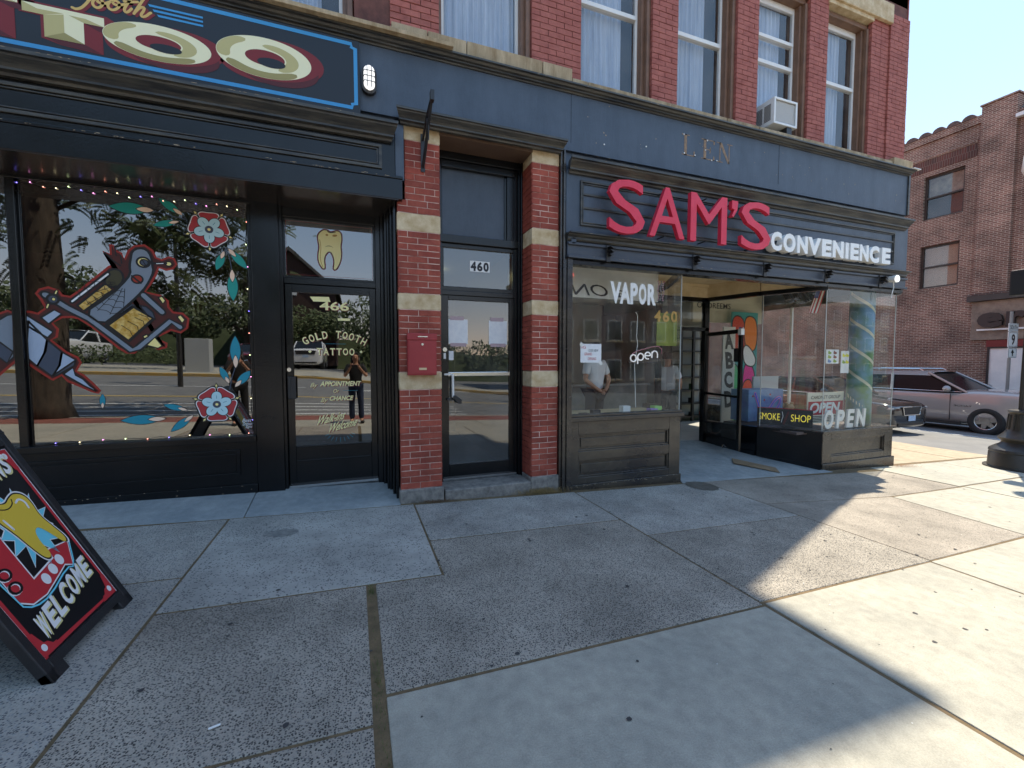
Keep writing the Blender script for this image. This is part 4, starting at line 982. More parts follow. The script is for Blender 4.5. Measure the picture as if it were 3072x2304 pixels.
def shp(pts, m, key, ly, out=.009, sm=0):
    if sm: pts = smoothpts(pts, True, sm)
    mb, y = put(key, m, ly + 1); fill(mb, pts, y)
    mb, y = put(key + 'o', BLK, ly + 2); stroke(mb, pts + [pts[0]], out * 1.45, y)
shp([(-2.209,2.428),(-2.153,2.449),(-2.107,2.424),(-2.092,2.344),(-2.160,2.258),(-2.251,2.299),(-2.230,2.369)], flat('smoke', rgb(66, 60, 34)), 'sm', 1, .012, 1)
mb, y = put('smk', BLK, 4)
for p in ([(-2.230,2.598),(-2.169,2.523),(-2.115,2.481)], [(-2.154,2.662),(-2.144,2.571),(-2.111,2.585),(-2.104,2.505)]): stroke(mb, p, .012, y)
bar([(-2.491,2.120),(-2.215,2.393)], .016, WHT, 'wb', 3)
shp([(-2.457,2.082),(-2.242,2.299),(-2.184,2.240),(-2.406,2.033)], LEAFG, 'co1', 3, .014)
shp([(-2.032,2.557),(-2.020,2.628),(-1.966,2.665),(-1.904,2.656),(-1.868,2.594),(-1.862,2.501),(-1.854,2.442),(-1.892,2.345),(-1.948,2.247),(-2.073,2.100),(-2.170,2.002),(-2.275,1.906),(-2.407,2.016),(-2.238,2.162),(-2.112,2.296),(-2.038,2.406),(-2.044,2.487)], GRY, 'hd', 4, .014, 1)
bar([(-2.667,2.162),(-2.529,2.057),(-2.373,1.960),(-2.061,1.664),(-2.002,1.689),(-1.733,1.959),(-1.654,1.900)], .036, GRY, 'fr', 5, .018)
bar([(-1.945,2.206),(-1.799,2.046)], .040, GRY, 'arm', 5, .018)
shp([(-2.243,1.901),(-2.030,2.090),(-1.871,1.978),(-2.076,1.753)], LEAFG, 'co2', 6, .022)
shp([(-2.132,2.033),(-2.044,2.119),(-2.011,2.103),(-2.123,2.004)], SLATE, 'dk1', 7, .010); shp([(-1.977,2.104),(-1.925,2.095),(-1.873,2.043),(-1.856,1.972),(-1.914,2.000)], SLATE, 'dk2', 7, .010)
mb, y = put('coil', BLK, 9)
for p in ([(-2.127,1.905),(-2.063,1.854),(-2.046,1.807)], [(-2.078,1.947),(-2.004,1.902),(-1.996,1.855)], [(-2.020,1.985),(-1.954,1.951),(-1.946,1.904)], [(-1.990,2.021),(-1.924,1.994),(-1.905,1.965)], [(-2.371,2.121),(-2.336,2.088)], [(-2.324,2.169),(-2.289,2.130)], [(-2.272,2.217),(-2.237,2.185)]): stroke(mb, p, .006, y)
shp(ell(*[(-1.933,2.528)][0], .052, .048), YEL, 'ey', 8, .012); shp(ell(*[(-1.926,2.525)][0], .033, .030), SLATE, 'ey2', 10, .008)
shp(ell(*[(-1.987,2.360)][0], .044, .040), ORNG, 'scw', 8, .010)
mb, y = put('scl', BLK, 11); stroke(mb, [(-2.029,2.389),(-1.960,2.323)], .016, y); stroke(mb, [(-1.946,2.558),(-1.910,2.491)], .008, y)
stroke(mb, [(-1.864,2.524),(-1.748,2.531)], .020, y)
mb, y = put('scw2', WHT, 12); stroke(mb, [(-1.827,2.522),(-1.773,2.529)], .007, y)
shp(ell(*[(-1.728,2.528)][0], .028, .023), YEL, 'kn', 10, .009)
shp(ell(*[(-2.675,2.167)][0], .040, .030, 24, -.5), GRY, 'pu', 6, .012); shp(ell(*[(-2.629,2.133)][0], .042, .042), SLATE, 'pu2', 8, .014); shp(ell(*[(-2.623,2.133)][0], .014, .014), YEL, 'pu3', 10, .004)
for p in ([(-2.608,2.187),(-2.599,2.210)], [(-2.674,2.053),(-2.664,2.082)]): bar(p, .010, YEL, 'bo', 6, .010)
shp([(-2.722,1.959),(-2.625,2.036),(-2.573,1.996),(-2.667,1.903)], LGR, 'cn', 6, .012)
for p in ([(-1.676,2.004),(-1.645,2.023),(-1.611,1.976),(-1.638,1.944)], [(-1.824,2.189),(-1.794,2.202),(-1.766,2.162),(-1.792,2.131)], [(-1.939,1.714),(-1.867,1.793),(-1.811,1.712),(-1.845,1.685)], [(-1.964,1.803),(-1.930,1.822),(-1.921,1.798),(-1.951,1.780)]): shp(p, YEL, 'cb', 8, .009)
shp([(-2.826,1.984),(-2.642,1.832),(-2.679,1.775),(-2.692,1.779),(-2.834,1.890)], LGR, 'gr0', 2, .012)
shp([(-2.812,1.924),(-2.687,1.755),(-2.701,1.654),(-2.767,1.513),(-2.843,1.597)], LGR, 'gr1', 3, .012); shp([(-2.687,1.755),(-2.585,1.643),(-2.608,1.518),(-2.667,1.415),(-2.767,1.513),(-2.711,1.631)], SLATE, 'gr2', 3, .012)
shp([(-2.585,1.643),(-2.489,1.564),(-2.660,1.419),(-2.608,1.518)], LGR, 'gr3', 3, .012); shp([(-2.489,1.564),(-2.500,1.512),(-2.634,1.419),(-2.660,1.419),(-2.570,1.496)], SLATE, 'gr4', 4, .010)
shp([(-2.583,1.433),(-2.513,1.493),(-2.494,1.421),(-2.441,1.385),(-2.390,1.315),(-2.347,1.264),(-2.435,1.319)], LGR, 'ndl', 4, .010)
shp([(-3.069,1.910),(-3.004,1.934),(-2.954,1.974),(-2.911,1.975),(-2.922,1.597),(-2.974,1.541),(-3.081,1.672)], GRY, 'gl', 2, .012); shp([(-3.077,1.748),(-3.014,1.727),(-2.928,1.641),(-2.974,1.536),(-3.082,1.650)], SLATE, 'gl2', 4, .010)
web = [(-2.035,2.347)][0]
mb, y = put('web', BLK, 9)
for r_, c0 in ((.10, 0), (.15, 1), (.20, 2), (.26, 3), (.32, 4)):
    q = [(-2.083,2.321)][0]
    prev = None
    for j in range(7):
        a = R(182 + j * 14); p = (q[0] + math.cos(a) * r_ * 1.25, q[1] + math.sin(a) * r_)
        if prev:
            m_ = ((prev[0] + p[0]) / 2 + .012, (prev[1] + p[1]) / 2 + .014); stroke(mb, smoothpts([prev, m_, p], False, 2), .005, y)
        prev = p
for j in range(7):
    a = R(182 + j * 14); q = [(-2.083,2.321)][0]; stroke(mb, [(q[0] + math.cos(a) * .08, q[1] + math.sin(a) * .06), (q[0] + math.cos(a) * .42, q[1] + math.sin(a) * .33)], .005, y)
# signature
mb, y = put('sig', WHT, 3, name='signature')
for s_, x0, x1, z in (('Best', -1.14, -1.05, .905), ('Dressed', -1.135, -1.035, .868), ('Signs', -1.11, -1.045, .832)): text_fit(mb, s_, x0, x1, z, z + .036, y, shear=.4)
# tooth on the transom, lettering on the door
YP = 5.2995
mb, y = put('thl', DRED, 1, trm, 'painted_tooth')
th = [(-0.361,2.930),(-0.350,2.984),(-0.303,3.028),(-0.261,3.027),(-0.238,3.005),(-0.195,3.014),(-0.157,3.034),(-0.119,3.009),(-0.114,2.939),(-0.129,2.866),(-0.119,2.776),(-0.135,2.683),(-0.175,2.603),(-0.202,2.594),(-0.201,2.627),(-0.191,2.678),(-0.202,2.748),(-0.228,2.795),(-0.261,2.794),(-0.297,2.740),(-0.304,2.680),(-0.296,2.620),(-0.303,2.597),(-0.321,2.606),(-0.357,2.665),(-0.360,2.755),(-0.342,2.837)]
c = (sum(p[0] for p in th) / len(th), sum(p[1] for p in th) / len(th))
th = smoothpts(th, True, 2)
stroke(mb, th + [th[0]], .028, y)
mb, y = put('tbl', BLK, 2, trm, 'painted_tooth'); stroke(mb, th + [th[0]], .014, y)
mb, y = put('tfl', flat('tooth', rgb(238, 226, 160)), 3, trm, 'painted_tooth'); fill(mb, th, y)
mb, y = put('tsh', flat('tooth_shade', rgb(176, 140, 70)), 4, trm, 'painted_tooth'); fill(mb, ell(*[(-0.267,2.977)][0], .014, .011), y); fill(mb, ell(*[(-0.185,2.977)][0], .026, .012, 20, .2), y)
stroke(mb, smoothpts([(-0.342,2.917),(-0.330,2.838),(-0.339,2.757),(-0.338,2.677),(-0.316,2.618)], False), .006, y)
mb, y = put('tln', BLK, 5, trm, 'painted_tooth'); stroke(mb, smoothpts([(-0.288,2.842),(-0.264,2.856),(-0.231,2.857),(-0.203,2.841)], False), .006, y, taper=True); stroke(mb, smoothpts([(-0.261,3.020),(-0.243,3.002),(-0.214,3.008),(-0.176,3.013)], False), .006, y)
mb, y = put('trh', DRED, 1, trm, 'painted_border')
for p in (((-.68, 2.515), (.215, 2.515)), ((-.68, 3.095), (.215, 3.095)), ((-.68, 2.515), (-.68, 3.095)), ((.215, 2.515), (.215, 3.095))): stroke(mb, list(p), .003, y)
YP = 5.3055
LET = flat('gilt', rgb(255, 244, 176)); PD = D466
def doortext(s_, x0, x1, z0, z1, shear=0., off=.02, fn=None, lift=0):
    sh, y = put('dts', DRED, 1, PD, 'door_lettering'); f2 = (lambda a, b: (fn(a, b)[0] + .006, fn(a, b)[1] - .006)) if fn else None
    text_fit(sh, s_, x0 + .006, x1 + .006, z0 - .006, z1 - .006, y, shear=shear, off=off + .02, fn=f2)
    mb, y = put('dt', LET, 2, PD, 'door_lettering'); text_fit(mb, s_, x0, x1, z0, z1, y, shear=shear, off=off, fn=fn)
doortext('466', -.36, -.05, 2.135, 2.235)
mb, y = put('dt', LET, 2, PD, 'door_lettering')
fill(mb, [(-0.458,2.280),(-0.260,2.286),(-0.245,2.230),(-0.423,2.228)], y); fill(mb, [(-0.175,2.048),(-0.041,2.049),(-0.041,2.022),(-0.168,2.022)], y)
arcc = (-.205, 1.20)
def place_arc(word, a0, a1, r, h):
    n = len(word)
    for k, ch in enumerate(word):
        if ch == ' ': continue
        a = R(a0 + (a1 - a0) * (k + .5) / n); w = R(abs(a1 - a0)) * r / n * .40
        def fn(u, v, a=a, w=w): x, z = (u - .5) * 2 * w, r + v * h; return (arcc[0] + x * math.cos(a) + z * math.sin(a) * 1.0, arcc[1] - x * math.sin(a) + z * math.cos(a))
        doortext(ch, 0, 1, 0, 1, fn=fn)
place_arc('GOLD TOOTH', -31, 31, .62, .085)
for k, ch in enumerate('TATTOO'): doortext(ch, -.40 + k * .069, -.40 + k * .069 + .056, 1.625, 1.705)
mb, y = put('dt', LET, 2, PD, 'door_lettering')
for x in (-.47, .075): fill(mb, [(x - .018, 1.665), (x, 1.647), (x + .018, 1.665), (x, 1.683)], y)
doortext('By', -.475, -.40, 1.245, 1.31, .4, .0); doortext('APPOINTMENT', -.375, .07, 1.268, 1.325, .25, .03); doortext('Or', -.235, -.175, 1.19, 1.235, .3, 0.)
doortext('By', -.37, -.295, 1.075, 1.135, .4, 0.); doortext('CHANCE', -.275, -.02, 1.102, 1.155, .25, .03)
def slant(x0, z0, x1, z1, h): return lambda u, v: (x0 + (x1 - x0) * u + v * h * .2, z0 + (z1 - z0) * u + v * h)
doortext('Walk-ins', 0, 1, 0, 1, .5, .02, slant(-.41, .825, -.12, .885, .10)); doortext('Welcome', 0, 1, 0, 1, .5, .02, slant(-.29, .735, .01, .80, .10))
mb, y = put('rays', TEAL, 1, PD, 'door_lettering')
for k in range(9): a = R(200 + k * 17.5); stroke(mb, [(-.17 + math.cos(a) * .13, .74 + math.sin(a) * .07), (-.17 + math.cos(a) * .17, .74 + math.sin(a) * .12)], .004, y)
stroke(mb, [(-.31, 1.755), (-.09, 1.755)], .003, y); stroke(mb, [(-.13, 1.215), (.03, 1.215)], .003, y)
for k, (mb, m, par, nm) in ART.items(): mb.build(nm, m, par)
# string of coloured fairy lights round the window
FL = thing('fairy_lights', (-1.9, 5.24, 3.15), 'string of tiny coloured lights round the painted window', 'string lights')
wire = MB(); path = [(-2.83 + k * .09, 5.235, 3.165 + .018 * math.sin(k * 1.9) - .0008 * k) for k in range(21)] + [(-1.045 + .006 * math.sin(k * 1.7), 5.235, 3.13 - k * .116) for k in range(21)] + [(-1.08 - k * .088, 5.235, .785 + .008 * math.sin(k * 2.3)) for k in range(20)]
wire.tube(path, .0022, 4); wire.build('wire', 'dark_metal', FL)
cols = [(.25, .2, 1), (1, .85, .5), (.9, .3, .7), (.8, 1, .5), (1, .35, .25)]
for k, p in enumerate(path):
    if k > 20 and k % 2: continue
    c_ = cols[(k * 7) % 5]; m_ = mat('bulb%d' % ((k * 7) % 5), c_, .4, emis=(c_, 1.3))
    MB().box(p[0] - .0032, p[0] + .0032, p[1] - .004, p[1] + .003, p[2] - .0032, p[2] + .0032).build('bulb', m_, FL)

# ================================================================== SIDEWALK A-BOARD
AB = thing('sidewalk_sign', (-1.6, 2.87, .1), 'black folding sidewalk sign with yellow tooth, red arrow and WELCOME', 'sign')
# local frame: s along +Y from the near foot, t up the slope, n out of the face
P0 = Vector((-1.335, 2.49, .08)); SV = Vector((0, 1, 0)); TV = Vector((-.455, 0, .890)).normalized(); NV = Vector((.890, 0, .455)).normalized()
def A(s, t, n=0.): return tuple(P0 + SV * s + TV * t + NV * n)
Wd, Ht = .75, 1.22
def abox(mb, s0, s1, t0, t1, n0, n1, flip=False):
    i = len(mb.v)
    def Q(s, t, n):
        p = Vector(A(s, t, n))
        if flip: p.x = 2 * (-1.335 - .555) - p.x
        return tuple(p)
    mb.v += [Q(s0, t0, n0), Q(s1, t0, n0), Q(s1, t0, n1), Q(s0, t0, n1), Q(s0, t1, n0), Q(s1, t1, n0), Q(s1, t1, n1), Q(s0, t1, n1)]
    mb.f += [tuple(i + k for k in q) for q in ((0, 3, 2, 1), (4, 5, 6, 7), (0, 1, 5, 4), (1, 2, 6, 5), (2, 3, 7, 6), (3, 0, 4, 7))]
for fl_ in (False, True):
    mb = MB(); abox(mb, 0, .05, -.02, Ht, -.03, .012, fl_); abox(mb, Wd - .05, Wd, -.02, Ht, -.03, .012, fl_); abox(mb, .05, Wd - .05, .04, .09, -.03, .012, fl_); abox(mb, .05, Wd - .05, Ht - .1, Ht, -.03, .012, fl_)
    abox(mb, 0, .12, -.02, .05, -.03, .012, fl_); abox(mb, Wd - .12, Wd, -.02, .05, -.03, .012, fl_)
    mb.build('frame' if not fl_ else 'rear_frame', mat('black_plastic', (.014, .014, .016), .45, (.02, .02, .022), 8, .2, 200), AB, bevel=.006)
    mb = MB(); abox(mb, .045, Wd - .045, .08, Ht - .09, -.012, .0, fl_); mb.build('panel' if not fl_ else 'rear_panel', BLK, AB)
LP0 = MB(); 
def apoly(key, m, pts, ly):
    k = ('A' + key, ly)
    if k not in ABD: ABD[k] = (MB(), m)
    mb = ABD[k][0]
    if key in ('ar', 'ar2', 'arc', 'ard', 'bst', 'bs', 'to', 'to2', 'to3', 'th', 'th2', 'th3'): pts = [(p[0] + .035, p[1] - .03) for p in pts]
    a = sum(pts[q][0] * pts[(q + 1) % len(pts)][1] - pts[(q + 1) % len(pts)][0] * pts[q][1] for q in range(len(pts)))
    if a < 0: pts = pts[::-1]
    mb.quad(*[A(p[0], p[1], .0006 * ly + .0006) for p in pts])
ABD = {}
def aline(key, m, pts, w, ly):
    t = MB(); stroke(t, pts, w, 0.)
    for f in t.f: apoly(key, m, [(t.v[i][0], t.v[i][2]) for i in f], ly)
def atext(key, m, s_, fn, ly, off=.02, shear=.2):
    t = MB(); text_fit(t, s_, 0, 1, 0, 1, 0., off=off, shear=shear, fn=fn)
    for f in t.f: apoly(key, m, [(t.v[i][0], t.v[i][2]) for i in f], ly)
W_, RD, CY, YT = flat('white', (.8, .8, .8)), flat('sign_red', rgb(190, 46, 54)), flat('cyan', rgb(112, 205, 226)), flat('tooth_yellow', rgb(222, 190, 66))
s0, s1, t0, t1 = .058, Wd - .060, .098, Ht - .115
aline('bd', RD, [(s0 + .012, t0 + .012), (s1 - .012, t0 + .012), (s1 - .012, t1 - .012), (s0 + .012, t1 - .012), (s0 + .012, t0)], .024, 1)
aline('bdw', W_, [(s0, t0), (s0, t1), (s1, t1), (s1, t0)], .006, 2)
for (cs, ct, ds, dt) in ((s0, t0, 1, 1), (s1, t0, -1, 1), (s0, t1, 1, -1), (s1, t1, -1, -1)):
    apoly('cor', RD, [(cs, ct), (cs + ds * .13, ct), (cs + ds * .11, ct + dt * .03), (cs + ds * .09, ct + dt * .03), (cs + ds * .07, ct + dt * .055), (cs + ds * .05, ct + dt * .06), (cs + ds * .04, ct + dt * .09), (cs + ds * .03, ct + dt * .13), (cs, ct + dt * .13)], 2)
    apoly('cd', W_, ell(cs + ds * .035, ct + dt * .04, .016, .018, 18), 3)
def AF(x0, y0, x1, y1, h, sh=.0): return lambda u, v: (x0 + (x1 - x0) * u + v * sh, y0 + (y1 - y0) * u + v * h)
# WELCOME rises to the right
for m_, d_, ly in ((flat('straw', rgb(216, 206, 140)), .008, 3), (W_, 0., 4)):
    for k, ch in enumerate('WELCOME'):
        x = .125 + k * .074; zz = .155 + k * .018
        atext('wl', m_, ch, AF(x + d_, zz - d_, x + .060 + d_, zz + .010 - d_, .12, .016), ly, .035, 0)
    for k, ch in enumerate('WALK-INS'):
        x = .135 + k * .064; zz = .88 + k * .012
        atext('wi', m_, ch, AF(x + d_, zz - d_, x + (.05 if ch not in 'I-' else .03) + d_, zz + .008 - d_, .115 if ch != '-' else .02, .018), ly, .035, 0)
# red arrow: down the left then right to an arrow head
apoly('ar', W_, [(.105, .90), (.262, .90), (.262, .465), (.43, .50), (.415, .455 + .10), (.60, .535), (.52, .40), (.47, .425), (.40, .40), (.26, .355), (.16, .355), (.105, .40)], 3)
apoly('ar2', RD, [(.110, .89), (.254, .89), (.254, .455), (.44, .492), (.428, .545), (.59, .530), (.518, .408), (.473, .433), (.40, .408), (.26, .362), (.165, .362), (.110, .405)], 4)
aline('arc', CY, smoothpts([(.095, .88), (.095, .39), (.16, .342), (.27, .342), (.47, .412), (.52, .39), (.605, .53)], False, 1), .009, 4)
for (cx_, cz_) in ((.315, .425), (.388, .447), (.462, .470)): apoly('ard', W_, ell(cx_, cz_, .027, .031, 20), 5)
for k, ch in enumerate('TATTOO'):
    atext('tt', W_, ch, AF(.132, .795 - k * .078, .212, .795 - k * .078, .066), 5, .02, 0); atext('tt', BLK, ch, AF(.138, .798 - k * .078, .218, .798 - k * .078, .066), 6, .02, 0)
# burst and tooth
c_ = (.43, .70); st = []
for k in range(26):
    a = 2 * math.pi * k / 26; r_ = (.20 if k % 2 else .125) * (1 + .12 * math.sin(k * 2.7)); st.append((c_[0] + math.cos(a) * r_ * .92, c_[1] + math.sin(a) * r_ * 1.05))
apoly('bst', W_, [(c_[0] + (p[0] - c_[0]) * 1.05, c_[1] + (p[1] - c_[1]) * 1.05) for p in st], 3); apoly('bs', CY, st, 4)
tt = [(.30, .80), (.315, .845), (.36, .87), (.41, .85), (.45, .875), (.50, .89), (.55, .86), (.56, .80), (.545, .73), (.575, .64), (.60, .56), (.585, .53), (.56, .545), (.52, .63), (.485, .68), (.45, .665), (.435, .60), (.445, .53), (.425, .50), (.39, .52), (.365, .60), (.34, .70)]
tt = smoothpts(tt, True, 2)
apoly('to', W_, [(.445 + (p[0] - .445) * 1.12, .70 + (p[1] - .70) * 1.09) for p in tt], 5); apoly('to2', BLK, [(.445 + (p[0] - .445) * 1.06, .70 + (p[1] - .70) * 1.045) for p in tt], 6); apoly('to3', YT, tt, 7)
aline('th', W_, smoothpts([(.47, .84), (.50, .855), (.525, .83), (.52, .79)], False), .012, 8); aline('th2', W_, [(.335, .78), (.35, .72)], .012, 8); aline('th3', BLK, smoothpts([(.35, .84), (.40, .82), (.45, .84), (.46, .865)], False), .006, 8)
for k, (mb, m) in ABD.items(): mb.build('painted_art', m, AB)

# ================================================================== FIXTURES ON THE FRONT
ML = thing('mailbox', (.68, 4.6, 1.4), 'red metal mailbox with keyhole on the left brick pier', 'mailbox')
MB().box(.527, .835, 4.61, 4.697, 1.405, 1.85).build('body', 'mailbox_red', ML, bevel=.006)
MB().box(.524, .838, 4.598, 4.64, 1.782, 1.853).build('lid', 'mailbox_red', ML, bevel=.004)
MB().box(.54, .822, 4.605, 4.61, 1.42, 1.77).build('front_door', 'mailbox_red', ML, bevel=.003)
MB().box(.632, .735, 4.590, 4.60, 1.812, 1.822).build('slot', 'chrome', ML)
mb = MB(); mb.prism(ell(.683, 1.735, .013, .013, 16), 4.597, 4.607); mb.build('lock', 'chrome', ML)
MB().box(.645, .725, 4.601, 4.606, 1.462, 1.486).build('name_plate', 'brass', ML)
LT = thing('wall_lamp', (.18, 4.6, 4.3), 'white oval bulkhead lamp with a wire cage on the navy fascia', 'lamp')
def capsule(cx, cz, w, h, y0, y1, n=10):
    o = [(cx + w * math.cos(R(180 * k / n)), cz + h - w + w * math.sin(R(180 * k / n))) for k in range(n + 1)] + [(cx - w * math.cos(R(180 * k / n)), cz - h + w - w * math.sin(R(180 * k / n))) for k in range(n + 1)]
    return MB().prism(o, y0, y1)
capsule(.187, 4.358, .072, .135, 4.61, 4.66).build('base', 'dark_metal', LT); capsule(.187, 4.358, .052, .115, 4.56, 4.61).build('glass_shade', 'lamp_white', LT, bevel=.02)
mb = MB()
for x in (-.02, .02): mb.tube([(.187 + x, 4.61, 4.24), (.187 + x, 4.552, 4.27), (.187 + x, 4.55, 4.45), (.187 + x, 4.61, 4.475)], .004, 5)
for z in (4.31, 4.36, 4.41): mb.tube([(.13, 4.61, z), (.14, 4.552, z), (.235, 4.552, z), (.245, 4.61, z)], .004, 5)
mb.build('cage', 'dark_metal', LT)
BK = thing('sign_bracket', (.72, 4.6, 3.8), 'rusty black iron sign bracket on the left pier with nothing hanging from it', 'bracket')
MB().box(.70, .742, 4.685, 4.697, 3.57, 3.96).build('wall_plate', 'dark_metal', BK)
MB().tube([(.722, 4.685, 3.90), (.722, 4.40, 3.99), (.722, 4.15, 4.02)], .014, 6).tube([(.722, 4.685, 3.62), (.722, 4.5, 3.74), (.722, 4.12, 4.03)], .016, 6).build('arm', 'dark_metal', BK)
MB().box(.705, .74, 4.08, 4.14, 3.98, 4.07).build('hook_end', 'dark_metal', BK)
MB().tube([(.722, 4.40, 3.98), (.722, 4.42, 3.88), (.722, 4.30, 3.86), (.722, 4.31, 3.72)], .004, 4).build('wire', 'dark_metal', BK)
AC = thing('air_conditioner', (6.05, 4.7, 5.1), 'white window air conditioner jutting from an upstairs window', 'air conditioner')
a_ = MB().box(5.86, 6.34, 4.74, 5.06, 5.07, 5.085).box(5.86, 6.34, 4.74, 5.06, 5.43, 5.45).box(5.86, 5.88, 4.74, 5.06, 5.085, 5.43).box(6.32, 6.34, 4.74, 5.06, 5.085, 5.43)
a_.build('casing', 'white_metal', AC, bevel=.004)
a_ = MB(); frame_rect(a_, 5.86, 6.34, 5.07, 5.45, .03, 4.725, 4.74); a_.build('rear_frame', 'white_metal', AC, bevel=.003)
MB().box(5.89, 6.31, 4.76, 4.78, 5.10, 5.42).build('coil', mat('coil_grey', rgb(120, 128, 138), .5, metal=.3), AC)
a_ = MB()
for k in range(26): a_.box(5.89, 6.31, 4.748, 4.756, 5.105 + k * .012, 5.1095 + k * .012)
a_.build('grille', 'white_metal', AC, kind='stuff')
a_ = MB()
for r_ in (4.78, 4.92):
    for k in range(12): a_.box(5.854, 5.86, r_, r_ + .11, 5.14 + k * .02, 5.148 + k * .02)
a_.build('side_louvres', mat('louvre', rgb(90, 92, 96), .5), AC, kind='stuff')
MB().box(6.15, 6.25, 4.74, 5.0, 4.918, 5.07).build('support', 'dark_metal', AC)
SP = thing('security_light', (8.49, 4.58, 2.93), 'small white round flood lamp with dangling cord under the corner rail', 'lamp')
MB().tube([(8.49, 4.62, 2.94), (8.49, 4.50, 2.93)], .05, 16, .062).build('head', 'white_metal', SP)
MB().tube([(8.49, 4.495, 2.93), (8.49, 4.485, 2.93)], .055, 16).build('lens', 'lamp_white', SP)
MB().tube([(8.50, 4.55, 2.88), (8.53, 4.56, 2.80), (8.50, 4.56, 2.72), (8.49, 4.57, 2.62)], .007, 6).build('cord', 'white_metal', SP)
MB().box(8.40, 8.49, 4.6, 4.63, 2.89, 2.96).build('arm', 'dark_metal', SP)


# ================================================================== VEHICLES
def car_material(n, c, c2=None, rough=.25, metal=.0): return mat('car_' + n, c, rough, metal=metal, coat=1., spec=.6)
def build_car(name, loc, rz, label, cat, L, W, H, paint, kind='sedan', group=None, detail=True):
    """local x forward, z up. Lower body lofted through stations, arches cut, greenhouse on top"""
    c = thing(name, loc, label, cat, group)
    c.rotation_euler = (0, 0, rz)
    ORIG[c.name] = (0, 0, 0)
    suv = kind == 'suv'
    wr = .42 if suv else .33; hw = W / 2
    zb = .26 if suv else .17; belt = (.665 if suv else .665) * H
    hood = (.69 if suv else .60) * H; deck = belt if suv else .66 * H
    fx, rx = L / 2 - .95, -L / 2 + (1.05 if suv else 1.0)
    ST = [(-L / 2, zb + .18, deck - .20 if not suv else belt - .1, .80), (-L / 2 + .10, zb, deck - .03 if not suv else belt, .93), (-L / 2 + .5, zb, deck if not suv else belt, 1.), (-L / 2 + 1.1, zb, belt, 1.), (0, zb, belt, 1.), (L / 2 - 1.75, zb, belt - .01, 1.), (L / 2 - 1.3, zb, hood + .03, .995), (L / 2 - .6, zb, hood - (.0 if suv else .02), .98), (L / 2 - .22, zb + .02, hood - (.02 if suv else .06), .94), (L / 2 - .06, zb + .04, hood - (.05 if suv else .12), .88), (L / 2, zb + .08, hood - (.12 if suv else .20), .82)]
    bm = bmesh.new(); rings_ = []
    for x, z0, z1, k in ST:
        w = hw * k; h = z1 - z0
        sec = [(0, z0), (w * .82, z0), (w * .95, z0 + h * .10), (w, z0 + h * .35), (w * 1.0, z0 + h * .62), (w * .975, z0 + h * .88), (w * .90, z0 + h * .985), (w * .55, z1 + .015), (0, z1 + .03)]
        full = [(-y, z) for y, z in sec[::-1]][:-1] + sec[:-1][0:0] 
        loop = [(y, z) for y, z in sec] + [(-y, z) for y, z in sec[-2:0:-1]]
        rings_.append([bm.verts.new((x, y, z)) for y, z in loop])
    for a, b in zip(rings_, rings_[1:]):
        n = len(a)
        for j in range(n): bm.faces.new((a[j], a[(j + 1) % n], b[(j + 1) % n], b[j]))
    bm.faces.new(rings_[0][::-1]); bm.faces.new(rings_[-1])
    bmesh.ops.recalc_face_normals(bm, faces=bm.faces)
    me = bpy.data.meshes.new('body'); bm.to_mesh(me); bm.free(); me.materials.append(paint)
    body = bpy.data.objects.new('body', me); COL.objects.link(body)
    ss = body.modifiers.new('s', 'SUBSURF'); ss.levels = 2 if detail else 1; ss.render_levels = ss.levels
    cuts = []
    for x in (fx, rx):
        for s in (-1, 1):
            m_ = MB(); m_.tube([(x, s * (hw - .32), wr + .0), (x, s * (hw + .2), wr + .0)], wr + .075, 28); q = m_.build('cutter', 'rubber'); cuts.append(q)
            b = body.modifiers.new('b', 'BOOLEAN'); b.object = q; b.operation = 'DIFFERENCE'; b.solver = 'FAST' if hasattr(b, 'solver') and False else 'EXACT'
    dg = bpy.context.evaluated_depsgraph_get(); nm = bpy.data.meshes.new_from_object(body.evaluated_get(dg))
    body.modifiers.clear(); body.data = nm
    for q in cuts: bpy.data.objects.remove(q)
    for p in nm.polygons: p.use_smooth = True
    nm.set_sharp_from_angle(angle=R(38))
    nm.materials.clear(); nm.materials.append(paint)
    body.parent = c
    gl = mat('car_glass', (.012, .014, .016), .12, spec=.15)
    # greenhouse: glass shell with body-colour roof and pillars
    if suv: G = [(-L / 2 + .16, belt, .88), (-L / 2 + .40, H - .05, .74), (L / 2 - 2.45, H - .03, .76), (L / 2 - 1.42, belt - .01, .86)]
    else: G = [(-L / 2 + .55, deck - .01, .82), (-L / 2 + 1.35, H - .04, .66), (L / 2 - 2.35, H - .02, .66), (L / 2 - 1.30, belt - .05, .84)]
    (xa, za, wa), (xb, zb_, wb), (xc, zc, wc), (xd, zd, wd) = G
    zlow = min(belt, deck) - .05; gd = .13 if suv else .06
    def gp(mb, pts): 
        mb.quad(*pts)
    m_ = MB()
    for s in (-1, 1):
        p = [(xa, s * hw * .93, zlow), (xd, s * hw * .93, zlow), (xc, s * hw * wc, zc - gd), (xb, s * hw * wb, zb_ - gd)]
        m_.quad(*(p if s < 0 else p[::-1]))
    m_.quad((xd, -hw * .90, zlow), (xd, hw * .90, zlow), (xc, hw * wc, zc - .03), (xc, -hw * wc, zc - .03))
    m_.quad((xa, hw * .88, zlow), (xa, -hw * .88, zlow), (xb, -hw * wb, zb_ - .03), (xb, hw * wb, zb_ - .03))
    m_.build('glazing', gl, c)
    r_ = MB(); n = 8; i = 0
    xs_ = [xb - .06, xb + .1, (xb + xc) / 2, xc - .1, xc + .05]
